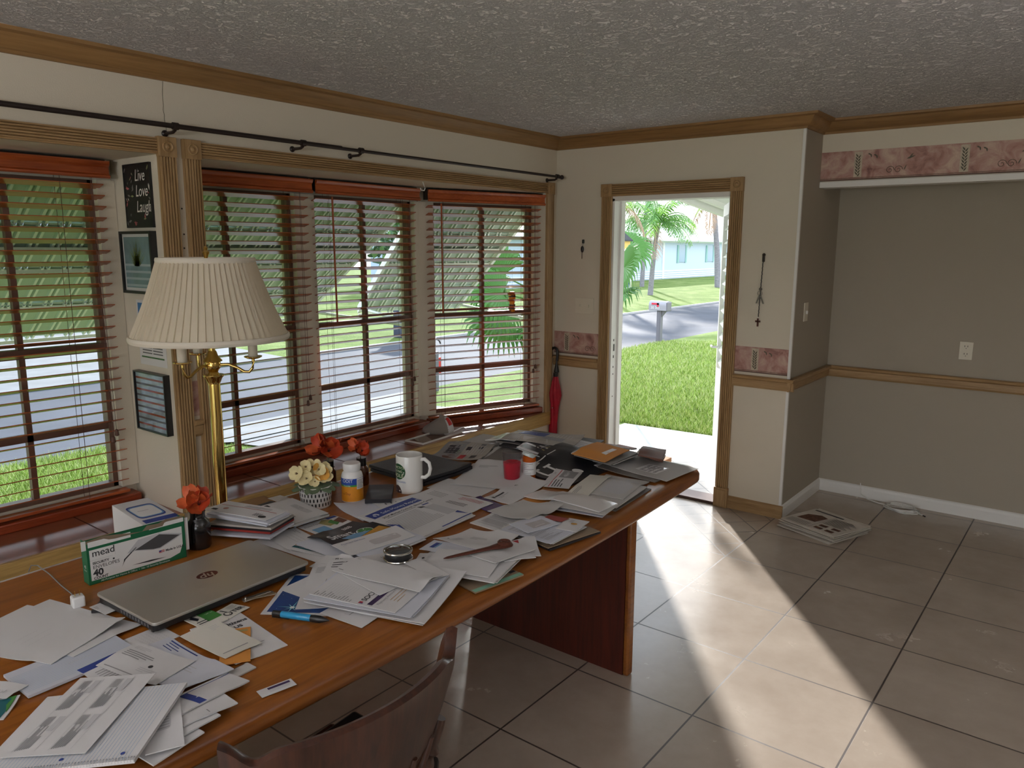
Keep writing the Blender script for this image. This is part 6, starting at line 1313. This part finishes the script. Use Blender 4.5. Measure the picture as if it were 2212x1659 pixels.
# cream flower pot
x, y = onto(683, 1091); t = thing('flower_pot', 'white slotted pot of cream silk flowers on the table', 'flower pot', (x, y, TZ)); r = rad(72, (x, y, .78)); zt_ = zat(682, 1050, x, y)+.006
pw = mat('white_ceramic', (.74, .74, .73), .3)
MB().lathe([(r*.84, TZ), (r*.88, TZ+.004), (r*.97, zt_-.01), (r, zt_), (r*.93, zt_), (r*.9, zt_-.012)], (x, y, 0), 40).build('pot', pw, t, smooth=True)
b = MB(); hgt = zt_-TZ
for row in range(4):
    for i in range(28):
        a = 2*PI*(i+.5*(row % 2))/28; zc = TZ+hgt*(.14+.235*row)+.004; rr = r*(.885+.10*(zc-TZ)/hgt)+.0008; s_ = .0024; h_ = hgt*.085
        b.add([(x+rr*math.cos(a)-math.sin(a)*dx, y+rr*math.sin(a)+math.cos(a)*dx, zc+dz) for dx, dz in ((0, -h_), (s_, -h_*.7), (s_, h_*.7), (0, h_), (-s_, h_*.7), (-s_, -h_*.7))], [(0, 1, 2, 3, 4, 5)])
b.build('pot_slots', M_black, t)
MB().lathe([(r*.9, zt_-.012), (r*.6, zt_+.004), (.002, zt_+.01)], (x, y, 0), 24).build('potting_foam', M_black, t)
for i, (dx, dz, s_, k) in enumerate(((-.045, .045, 1, 0), (-.030, .028, .95, 0), (-.004, .060, 1, 0), (.014, .046, 1, 1), (.004, .040, .9, 1), (.044, .038, 1, 0), (.036, .058, .85, 1), (.0, .018, .7, 0), (-.028, .064, .9, 0))):
    c = Vector((x, y, zt_+dz))+CR*dx+Vector((.02*math.sin(i*2), -.02*math.cos(i), 0)); bloom('bloom', c, .034*s_, Vector((.5, -.55, .35))+CR*dx*9, 4, [M_peach if k else M_cream, M_cream, M_stemd], t, 60+i, .25)
b = MB()
for i, (dx, dy) in enumerate(((-.6, -.4), (.6, -.35), (-.75, .2), (.75, .3), (.05, -.8))):
    d = CR*dx+Vector((-CR.y, CR.x, 0))*dy+Vector((0, 0, -.12)); petal(b, (x, y, zt_+.012), d, (0, 0, 1), .088, .030, -.10, 0)
b.build('leaves', M_leaf, t, smooth=True)
# two more orange flowers in small bottles
M_amber = mat('amber_glass', '5a2a0c', .08, trans=.3, spec=.8)
for (bx, by, top, fl, lab, nm) in ((712, 1046, 995, (708, 972, 76), 'small bottle with an orange red flower hidden behind the cream flowers', 3), (782, 1046, 988, (779, 972, 46), 'amber bottle holding an orange flower behind the vitamin bottle', 5)):
    x, y = onto(bx, by); t = thing('flower_bottle', lab, 'vase', (x, y, TZ)); r = rad(30, (x, y, .78)); h_ = zat(bx, top, x, y)
    MB().lathe([(r*.9, TZ), (r, TZ+.004), (r, TZ+(h_-TZ)*.60), (r*.8, TZ+(h_-TZ)*.72)], (x, y, 0), 24).build('bottle', M_amber, t, smooth=True)
    MB().lathe([(r*.68, TZ+(h_-TZ)*.70), (r*.70, h_), (r*.5, h_)], (x, y, 0), 24).build('bottle_neck', M_blackgl, t, smooth=True)
    c = Vector((x, y, zat(fl[0], fl[1], x, y)-.004))+CR*((fl[0]-bx)/FPX*depth((x, y, .8))); fr = rad(fl[2], c)
    MB().tube([(x, y, h_-.02), c], .002, 6).build('stem', M_leaf, t)
    for i in range(nm): bloom('bloom', c+Vector((.010*math.cos(i*2.1), .010*math.sin(i*2.1), .008*(i % 3))), fr*.85, (.6*math.cos(i*2.1)+.3, .6*math.sin(i*2.1)-.35, .6), 4, [M_org, M_redp, M_stemd], t, 90+i+bx, .5)
def wrap(b, vs, fs, x, y, r, a0, z0, k):
    """lay flat lettering round a cylinder"""
    b.add([(x+r*math.cos(a0+vx/r), y+r*math.sin(a0+vx/r), z0+vy) for vx, vy, _ in vs], fs, k)
def patch(b, x, y, r, a0, a1, z0, z1, k, n=10): b.grid(lambda u, v: (x+r*math.cos(a0+(a1-a0)*u), y+r*math.sin(a0+(a1-a0)*u), z0+(z1-z0)*v), n, 2, k)
def face_ang(x, y): return math.atan2(CAM[1]-y, CAM[0]-x)
# vitamin bottle
x, y = onto(762, 1080); t = thing('vitamin_bottle', 'white vitamin bottle with orange and blue label next to the flower pot', 'bottle', (x, y, TZ)); r = rad(46, (x, y, .8)); z3 = zat(762, 999, x, y); H_ = z3-TZ; fa = face_ang(x, y)
MB().lathe([(r*.92, TZ), (r, TZ+.004), (r, TZ+H_*.66), (r*.9, TZ+H_*.75), (r*.72, TZ+H_*.79), (r*.72, TZ+H_*.83)], (x, y, 0), 32).build('bottle', mat('white_plastic', (.74, .73, .72), .35), t, smooth=True)
b = MB(); b.lathe([(r*.80, TZ+H_*.82), (r*.82, TZ+H_*.83), (r*.82, z3-.004), (r*.76, z3), (r*.2, z3)], (x, y, 0), 40); b.build('cap', mat('white_plastic', (.74, .73, .72), .35), t, smooth=True)
b = MB(); R1 = r+.0006
patch(b, x, y, R1, fa-1.9, fa+1.9, TZ+.006, TZ+H_*.43, 0, 30); patch(b, x, y, R1, fa-1.9, fa+1.9, TZ+H_*.52, TZ+H_*.64, 1, 30); patch(b, x, y, R1, fa-1.9, fa+1.9, TZ+H_*.43, TZ+H_*.475, 2, 30); patch(b, x, y, R1, fa-1.9, fa+1.9, TZ+H_*.475, TZ+H_*.52, 1, 30)
patch(b, x, y, R1+.0004, fa+.42, fa+1.3, TZ+H_*.36, TZ+H_*.635, 3)
for q in range(7): patch(b, x, y, R1+.0008, fa+.48, fa+1.2-(q % 3)*.1, TZ+H_*(.39+.033*q), TZ+H_*(.40+.033*q), 4)
for s_, txt, a0, zz, k in ((.017, 'ODIT', -.95, .545, 3), (.008, 'Vitamins', -.85, .44, 3), (.013, 'a Day', -.9, .22, 5)):
    vs, fs = text_mesh(txt, s_); wrap(b, vs, fs, x, y, R1+.0008, fa+a0, TZ+H_*zz, k)
b.build('label', [mat('label_orange', 'd58a22', .4, var=.15, vscale=30), mat('label_blue', '24489c', .4), mat('label_green', '3d8a3d', .4), mat('label_white', (.75, .75, .75), .4), IM['k'], mat('label_brown', '6b2a14', .4)], t)
# black pouch and leather folder
paper('black_pouch', 'flat black pouch lying in front of the mug', 'pouch', [(788, 1082), (797, 1046), (848, 1062)], 0, '', .014, .012, 'n')
paper('leather_folder', 'thick black leather folder behind the coffee mug, lower layer', 'folder', [(800, 1012), (905, 983), (1013, 1014)], 0, '', .012, .008, 'n')
IM['z'] = mat('folder_leather', (.022, .022, .026), .42, bump=.2, bscale=200); PM['z'] = IM['z']
paper('leather_folder', 'black padded leather portfolio cover behind the coffee mug', 'folder', [(797, 1003), (905, 975), (1016, 1005)], 0, '', .013, .028, 'z')
# mug
x, y = onto(885, 1060); t = thing('coffee_mug', 'white coffee mug with green circle lettering and pens inside', 'mug', (x, y, TZ)); r = rad(57, (x, y, .8)); z3 = zat(883, 981, x, y); H_ = z3-TZ; fa = face_ang(x, y)
MB().lathe([(r*.9, TZ), (r*.97, TZ+.003), (r, TZ+.012), (r, z3-.002), (r*.985, z3), (r*.94, z3-.002), (r*.93, TZ+.012), (.002, TZ+.010)], (x, y, 0), 48, cap=False).build('mug_body', mat('mug_white', (.74, .73, .70), .22, coat=.3), t, smooth=True)
ha = fa+1.15; hd = Vector((math.cos(ha), math.sin(ha), 0)); b = MB()
b.tube([Vector((x, y, z))+hd*q for q, z in ((r*.93, z3-.018), (r*1.25, z3-.014), (r*1.62, z3-.028), (r*1.72, z3-.05), (r*1.62, z3-.072), (r*1.3, z3-.086), (r*.93, z3-.088))], [.008, .0075, .007, .007, .007, .0075, .008], 12); b.build('handle', MATS['mug_white'], t, smooth=True)
b = MB(); R1 = r+.0006; gc = fa-.95; zc = TZ+H_*.60; n = 28
b.add([(x+R1*math.cos(gc), y+R1*math.sin(gc), zc)]+[(x+R1*math.cos(gc+q*.66*math.cos(2*PI*i/n)), y+R1*math.sin(gc+q*.66*math.cos(2*PI*i/n)), zc+q*.031*math.sin(2*PI*i/n)) for q in (.5, 1) for i in range(n)], [(0, 1+i, 1+(i+1) % n) for i in range(n)]+[(1+i, 1+n+i, 1+n+(i+1) % n, 1+(i+1) % n) for i in range(n)], 0)
for txt, s_, a0, dz in (('PRACTICE', .0125, -.56, .012), ('SAYING', .0135, -.52, -.003), ('HOLE', .020, -.50, -.022)):
    vs, fs = text_mesh(txt, s_, space=1.05); wrap(b, vs, fs, x, y, R1+.0005, gc+a0, zc+dz, 1)
vs, fs = text_mesh('(FOR COFFEE)', .0085); wrap(b, vs, fs, x, y, R1+.0005, gc-.35, zc-.042, 2)
b.add([(x+R1*math.cos(gc-.1), y+R1*math.sin(gc-.1), TZ+.004)]+[(x+R1*math.cos(gc-.1+.42*math.cos(PI*i/12)), y+R1*math.sin(gc-.1+.42*math.cos(PI*i/12)), TZ+.004+.030*math.sin(PI*i/12)) for i in range(13)], [(0, 1+i, 2+i) for i in range(12)], 3)
b.build('mug_print', [mat('mug_green', '1e4d2a', .3), mat('mug_cream', 'e8e4c8', .3), mat('mug_blue', '3c5a9a', .3), mat('mug_brown', '4a3836', .3)], t)
for i, (dx, cc_) in enumerate(((-.012, M_black), (-.004, mat('pencil_wood', 'a8946a', .6)), (.006, M_black))):
    o = MB().tube([(x+dx, y+dx*.5, TZ+.013), (x-.02+dx, y-.022, z3-.012)], .0035, 8).build('pen', cc_); tag(o, ('black pen in the coffee mug, rear one', 'wooden pencil leaning in the coffee mug', 'black pen in the coffee mug, front one')[i], 'pen')
# candle glass and pill bottle
x, y = onto(1106, 1036); t = thing('candle_glass', 'glass tumbler with red candle wax beside the pill bottle', 'candle', (x, y, TZ)); r = rad(45, (x, y, .8)); z3 = zat(1105, 974, x, y)
MB().lathe([(r*.78, TZ), (r*.8, TZ+.003), (r, z3), (r*.94, z3), (r*.76, TZ+.008), (.002, TZ+.008)], (x, y, 0), 36, cap=False).build('glass', glass_mat('tumbler_glass', (.93, .93, .95)), t, smooth=True)
zw = zat(1105, 998, x, y); MB().lathe([(r*.74, TZ+.008), (r*.75, TZ+.01), (r*.86, zw), (r*.6, zw+.004), (r*.2, zw-.004), (.002, zw-.004)], (x, y, 0), 30, cap=False).build('red_wax', mat('red_wax', 'c01830', .35, sub=.2), t, smooth=True)
x, y = onto(1143, 1031); t = thing('pill_bottle', 'orange prescription bottle with crooked white cap by the red candle', 'bottle', (x, y, TZ)); r = rad(29, (x, y, .8)); z3 = zat(1143, 983, x, y); H_ = z3-TZ; fa = face_ang(x, y)
MB().lathe([(r*.95, TZ), (r, TZ+.003), (r, z3-.006), (r*.94, z3-.005), (r*.94, z3)], (x, y, 0), 28).build('bottle', mat('orange_plastic', 'd8661a', .25, trans=.35), t, smooth=True)
b = MB(); R1 = r+.0006; patch(b, x, y, R1, fa-1.7, fa+1.7, TZ+H_*.17, TZ+H_*.74, 0, 24)
for q, wd in enumerate((.9, .5, .3, 1.0, .4, .7)): patch(b, x, y, R1+.0005, fa-.8, fa-.8+1.5*wd, TZ+H_*(.66-.08*q), TZ+H_*(.675-.08*q), 1 if q not in (0, 3) else 2)
b.build('label', [MATS['label_white'], IM['g'], IM['k']], t)
Mc = Matrix.Translation((x, y, z3+.004)) @ Matrix.Rotation(.35, 4, CF) @ Matrix.Rotation(-.2, 4, CR)
MB().lathe([(r*1.02, -.010), (r*1.02, .002), (r*.2, .003)], n=28, M=Mc).box((-r*1.5, -r*1.0, .003), (r*1.25, r*1.0, .0055), Mc).build('cap', mat('pale_cap', 'c8d2d0', .4), t, bevel=.001)
# magnifier
x, y = onto(860, 1195, TZ+.05); z0 = rest(x, y, .04)+.001; x, y = onto(860, 1207, z0); r = rad(62, (x, y, z0)); h_ = .030
t = thing('magnifier', 'round black desk magnifier with chrome rims sitting on the letters', 'magnifier', (x, y, z0)); M_chr = mat('chrome', (.7, .7, .7), .1, 1)
MB().lathe([(r*.9, z0+.002), (r*.92, z0+.004), (r*.92, z0+h_-.006), (r*.9, z0+h_-.004)], (x, y, 0), 40).build('barrel', M_black, t, smooth=True)
b = MB(); b.lathe([(q+.0028*math.cos(2*PI*i/8), z+.0028*math.sin(2*PI*i/8)) for q, z in ((r*.97, z0+.003),) for i in range(9)], (x, y, 0), 44, cap=False); b.build('base_rim', M_chr, t, smooth=True)
b = MB(); b.lathe([(q+.003*math.cos(2*PI*i/8), z+.0035*math.sin(2*PI*i/8)) for q, z in ((r*.96, z0+h_-.004),) for i in range(9)], (x, y, 0), 44, cap=False); b.build('top_rim', M_chr, t, smooth=True)
MB().lathe([(r*.94*math.cos(i*PI/2/8)+.0005, z0+h_-.006+.009*math.sin(i*PI/2/8)) for i in range(9)], (x, y, 0), 40).build('lens', mat('lens_glass', (.03, .035, .04), .03, spec=1.0, coat=1), t, smooth=True)
# wooden letter opener with a rosette head
a, c = at(958, 1206, z=TZ+.045), at(1092, 1172, z=TZ+.06); 
a.z = rest(a.x, a.y, .012)+.006; c.z = rest(c.x, c.y, .03)+.006; mid = (a+c)/2; hm = max(rest(a.x+(c.x-a.x)*q/10, a.y+(c.y-a.y)*q/10, .012)-(a.z+(c.z-a.z)*q/10) for q in range(11)); dz = max(0, hm)+.005; a.z += dz; c.z += dz
t = thing('letter_opener', 'carved dark wooden letter opener lying across the letters', 'letter opener', a); d = (c-a); L_ = d.length; d.normalize(); sd = d.cross(Vector((0, 0, 1))).normalized(); M_dw = wood('opener_wood', '3a1a10', '5c2c1c', 'y', .45, 30)
b = MB(); n = 24; prof = [(0, .001, .001), (.06, .006, .003), (.3, .0085, .004), (.6, .0095, .0045), (.75, .011, .005), (.84, .017, .006), (.9, .021, .006), (1.0, .023, .006), (1.07, .021, .005), (1.1, .012, .004)]
vs = []
for f, w_, h_ in prof:
    for i in range(10): an = 2*PI*i/10; vs.append(a+d*L_*f+sd*w_*math.cos(an)+Vector((0, 0, h_*math.sin(an))))
b.add(vs, [(j*10+i, j*10+(i+1) % 10, (j+1)*10+(i+1) % 10, (j+1)*10+i) for j in range(len(prof)-1) for i in range(10)]+[tuple(range(10)), tuple(len(prof)*10-10+i for i in range(10))]); b.build('blade', M_dw, t, smooth=True)
b = MB(); hc = a+d*L_*.98; b.lathe([(.020, .003), (.021, .010), (.018, .013), (.015, .010), (.012, .013), (.008, .010), (.005, .013), (.001, .014)], hc, 18, cap=False); b.build('carved_rosette', M_dw, t, smooth=True)
# pen
a, c = at(588, 1326, z=TZ+.011), at(712, 1343, z=TZ+.011); zp = max(rest(a.x, a.y, .012), rest(c.x, c.y, .012))-TZ; a.z += zp; c.z += zp; d = (c-a); L_ = d.length; d.normalize(); q = d.to_track_quat('Z', 'Y').to_matrix().to_4x4(); Mp = Matrix.Translation(a) @ q
t = thing('marker_pen', 'blue pen with black ends lying by the starry flyer', 'pen', a)
MB().lathe([(.0072, L_*.16), (.0084, L_*.17), (.0086, L_*.68), (.0078, L_*.69)], n=20, M=Mp).build('barrel', mat('pen_blue', '2a8fc0', .3), t, smooth=True)
MB().lathe([(.003, 0), (.0078, .003), (.008, L_*.165)], n=20, M=Mp).build('end_cap', M_black, t, smooth=True)
MB().lathe([(.0086, L_*.68), (.0092, L_*.74), (.009, L_*.84), (.0045, L_*.93), (.0012, L_*.99)], n=20, M=Mp).build('grip', M_black, t, smooth=True)
MB().box((-.003, -.0105, L_*.0), (.003, -.0088, L_*.30), Mp).build('clip', M_black, t)
# nail clipper
a, c = at(524, 1298, z=TZ+.006), at(590, 1277, z=TZ+.006); zp = max(rest(a.x, a.y, .01), rest(c.x, c.y, .01)); d = (c-a); L_ = d.length; an = math.atan2(d.y, d.x); M_st = mat('brushed_steel', (.62, .61, .58), .3, 1)
t = thing('nail_clipper', 'steel nail clippers in front of the laptop edge', 'nail clipper', (a.x, a.y, zp)); Mk = rotz(an, (a.x, a.y, zp))
MB().box((0, -.007, .001), (L_, .007, .0028), Mk).box((0, -.006, .006), (L_*.9, .006, .0075), Mk).build('jaws', M_st, t, bevel=.001)
MB().box((L_*.02, -.006, .009), (L_*.95, .006, .0105), Mk @ Matrix.Translation((.002, -.012, 0)) @ Matrix.Rotation(-.22, 4, 'Z')).build('lever', mat('warm_steel', (.60, .55, .47), .35, 1), t, bevel=.001)
MB().lathe([(.003, .001), (.003, .012)], n=10, M=Mk @ Matrix.Translation((.008, 0, 0))).build('pivot', M_st, t)
# laptop
zl = TZ+.036
Q = corners([(205, 1281), (331, 1349), (668, 1213)], zl); A, B_, C_, D_ = Q; ex = (C_-B_); W_ = ex.length; ex.normalize(); ey = (A-B_); D2 = ey.length; ey.normalize()
Ml = Matrix(((ex.x, ey.x, 0, B_.x), (ex.y, ey.y, 0, B_.y), (0, 0, 1, 0), (0, 0, 0, 1)))
t = thing('laptop', 'closed silver laptop with dark red oval logo on its lid', 'laptop', (B_.x, B_.y, TZ))
def slab_r(b, x0, x1, y0, y1, z0, z1, rc, k=0):
    pts = [];
    for cx, cy, a0 in ((x1-rc, y1-rc, 0), (x0+rc, y1-rc, PI/2), (x0+rc, y0+rc, PI), (x1-rc, y0+rc, 1.5*PI)): pts += [(cx+rc*math.cos(a0+PI/2*i/5), cy+rc*math.sin(a0+PI/2*i/5)) for i in range(6)]
    return b.prism(pts, z0, z1, k, Ml)
M_silver = mat('brushed_lid', (.52, .50, .46), .38, .7, bump=.03, bscale=500)
slab_r(MB(), 0, W_, 0, D2, zl-.008, zl, .012).build('lid', M_silver, t, bevel=.002)
slab_r(MB(), .004, W_-.004, .006, D2-.003, TZ+.010, zl-.009, .012).build('base', M_black, t, bevel=.003)
b = MB(); [b.box((.003, .03+i*.014, TZ+.016), (.0045, .038+i*.014, TZ+.024), Ml) for i in range(10)]; b.build('side_ports', mat('port_grey', (.12, .12, .13), .4), t)
for fx in (.03, W_-.03):
    for fy in (.03, D2-.03): MB().box((fx-.02, fy-.004, TZ), (fx+.02, fy+.004, TZ+.011), Ml).build('foot', M_black, t)
lc = at(447, 1242, z=zl); b = MB(); e = .0004
lx_, ly_ = (lc-B_).dot(ex), (lc-B_).dot(ey)
b.add([Ml @ Vector((lx_+.030*math.cos(i*PI/16), ly_+.021*math.sin(i*PI/16), zl+e)) for i in range(32)], [tuple(range(32))], 0)
vs, fs = text_mesh('hp', .042, shear=.3, align='CENTER', bold=.0006); b.add([Ml @ Vector((lx_-vx, ly_-vy+.006, zl+e*2)) for vx, vy, _ in vs], fs, 1)
b.build('logo', [mat('logo_red', '5a1f22', .3, .4), M_silver], t)
# things half under the laptop's left side
paper('black_case', 'flat black case with a strap at the left corner of the laptop', 'case', [(196, 1322), (216, 1296), (300, 1352)], 0, '', .006, .004, 'n')
paper('card', 'white rounded card peeking from under the laptop side', 'card', [(192, 1312), (215, 1303), (250, 1318)], 0, 'few', .001, .01, 'w')
# charger with cable
x, y = onto(168, 1310); t = thing('charger_plug', 'white wall charger with two prongs standing by the laptop', 'charger', (x, y, TZ)); an = face_ang(x, y)+.2; Mk = rotz(an, (x, y, 0)); zc = TZ+.030
MB().box((-.015, -.015, TZ), (.015, .015, zc), Mk).build('body', mat('glossy_white', (.74, .74, .74), .2), t, bevel=.004)
for s_ in (-.0055, .0055): MB().box((-.003, s_-.0008, zc), (.003, s_+.0008, zc+.014), Mk).build('prong', M_brass, t, bevel=.0004)
p0, p1 = at(62, 1224, z=TZ+.004), at(160, 1280, z=TZ+.004)
o = MB().tube([at(60, 1236, z=TZ+.003), at(66, 1222, z=TZ+.012), at(80, 1222, z=TZ+.012), at(105, 1240, z=TZ+.006), at(132, 1266, z=TZ+.003), at(152, 1282, z=TZ+.003), Vector((x, y, TZ+.010))+Mk.to_3x3() @ Vector((-.018, 0, 0))], .0016, 8).build('charger_cable', mat('grey_cable', (.20, .20, .21), .4), None, smooth=True); tag(o, 'thin grey charging cable running back from the white charger', 'cable')
# envelope box and device box
paper('device_box', 'white product box with a drawn device on its lid behind the envelopes', 'box', [(241, 1092), (318, 1075), (401, 1111)], 0, '', .118, .003, 'w', ops=lambda w, h: [('R', w*.12, h*.24, w*.88, h*.80, 'b'), ('R', w*.15, h*.28, w*.85, h*.76, 's'), ('R', w*.18, h*.31, w*.82, h*.73, 'w'), ('r', w*.1, h*.86, w, h, 'b'), ('r', w*.3, h*.48, w*.6, h*.50, 'l')])
A, B_ = at(193, 1266, z=TZ), at(403, 1203, z=TZ); ex = B_-A; W_ = ex.length; ex.normalize(); ny = Vector((-ex.y, ex.x, 0)); H_ = .128; DP = .040
Mb = Matrix(((ex.x, ny.x, 0, A.x), (ex.y, ny.y, 0, A.y), (0, 0, 1, TZ), (0, 0, 0, 1)))
t = thing('envelope_box', 'green and white box of security envelopes standing behind the laptop', 'box', A); M_gr = mat('box_green', '12603e', .5); M_bw = mat('box_white', (.70, .70, .69), .5); M_card = mat('grey_cardboard', '7a6a58', .85)
b = MB(); b.box((0, 0, 0), (W_, DP, .002), Mb); b.box((0, 0, 0), (W_, .0015, H_), Mb); b.box((0, DP-.0015, 0), (W_, DP, H_-.01), Mb); b.box((0, 0, 0), (.0015, DP, H_-.004), Mb); b.box((W_-.0015, 0, 0), (W_, DP, H_-.004), Mb); b.build('carton', M_gr, t)
b = MB()
for i in range(14): y0 = .004+i*.003; b.box((.006, y0, .003), (W_-.006, y0+.0016, H_-.018-(i % 3)*.002), Mb)
b.build('envelopes_inside', M_bw, t)
b = MB(); b.add([Mb @ Vector(v) for v in ((0, -.0004, H_), (.05, -.0004, H_+.004), (.12, -.001, H_-.008), (W_*.55, -.001, H_-.012), (W_*.60, -.001, H_+.002), (W_*.72, -.0004, H_-.001), (W_*.8, -.0004, H_+.006), (W_*.98, -.0004, H_+.004), (W_*.98, .0008, H_-.012), (0, .0008, H_-.012))], [tuple(range(10))]); b.build('torn_edge', M_card, t, solid=.001)
b = MB(); b.box((-.012, .002, H_-.026), (0, .0035, H_+.001), Mb); b.box((W_, .004, .02), (W_+.012, .0055, H_-.006), Mb); b.box((W_+.0005, .02, .004), (W_+.009, .022, H_-.03), Mb); b.build('flap', M_bw, t)
b = MB(); yo = -.0006
def fr(x0, z0, x1, z1, k, d=0): b.add([Mb @ Vector(v) for v in ((x0, yo-d, z0), (x1, yo-d, z0), (x1, yo-d, z1), (x0, yo-d, z1))], [(0, 1, 2, 3)], k)
def pl(pts, k, d=.0002): b.add([Mb @ Vector((x_, yo-d, z_)) for x_, z_ in pts], [tuple(range(len(pts)))], k)
def tx(s_, size, x0, z0, k, bold=0, sp=1): vs, fs = text_mesh(s_, size, bold=bold, space=sp); b.add([Mb @ Vector((x0+vx, yo-.0004, z0+vy)) for vx, vy, _ in vs], fs, k)
pl([(.006, .0115), (W_*.82, .0115), (W_*.93, .020), (W_*.965, .045), (W_*.965, .100), (.006, .100)], 0, 0)
fr(.004, .108, W_*.43, .124, 0); fr(W_*.62, .114, W_*.99, .126, 0)
pl([(W_*.38, .062), (W_*.50, .094), (W_*.72, .099), (W_*.97, .078), (W_*.90, .068), (W_*.72, .050), (W_*.64, .052), (W_*.46, .064)], 1); pl([(W_*.46, .066), (W_*.72, .094), (W_*.94, .076), (W_*.72, .053), (W_*.65, .054)], 2, .0004)
pl([(W_*.32, .028), (W_*.36, .046), (W_*.48, .073), (W_*.475, .075), (W_*.345, .048), (W_*.34, .040)], 3); pl([(W_*.42, .024), (W_*.60, .019), (W_*.78, .019), (W_*.62, .024)], 3)
tx('mead', .028, .012, .080, 3, .0002); fr(.006, .0695, .066, .0703, 1, .0002); fr(W_*.265, .070, W_*.268, .100, 1, .0002)
tx('SECURITY', .0098, .012, .0575, 3, .0003); tx('ENVELOPES', .0138, .012, .0445, 3); tx('40', .0265, .012, .0235, 3, .0011); tx('COUNT', .0105, .012, .0135, 3, .0003)
fr(.0655, .0575, .0705, .062, 3, .0002); fr(W_*.705, .036, W_*.765, .044, 4, .0003); fr(W_*.705, .040, W_*.73, .044, 5, .0004); [fr(W_*.73 if q > 0 else W_*.705, .0365+q*.0026, W_*.765, .0374+q*.0026, 0, .0005) for q in range(3)]
tx('Made in U.S.A.', .0095, W_*.775, .0365, 3, .0003); tx('All-Purpose for Home & Office  \u2022  No. 10 Security Envelopes', .0078, .030, .0035, 0)
b.build('box_print', [M_bw, IM['l'], mat('print_dark_grey', '4a4a4c', .5), IM['k'], IM['r'], IM['b']], t)
b = MB(); 
def side(s_, size, z0): vs, fs = text_mesh(s_, size, align='CENTER'); b.add([Mb @ Vector((-.0005, DP/2-vx, z0+vy)) for vx, vy, _ in vs], fs)
side('40', .014, .045); side('count', .008, .037); b.build('side_print', M_bw, t)
# sticker
o, *_ = paper('sticker', 'white strip sticker with purple print on the bare table edge', 'sticker', [(553, 1494), (566, 1508), (638, 1476)], 0, '', .0003, .0, 'w', ops=lambda w, h: [('r', w*.12, h*.20, w*.72, h*.40, 'u')] if w < h else [('r', w*.28, h*.14, w*.92, h*.40, 'u'), ('r', w*.28, h*.5, w*.9, h*.56, 'l'), ('r', w*.28, h*.65, w*.85, h*.71, 'l')])
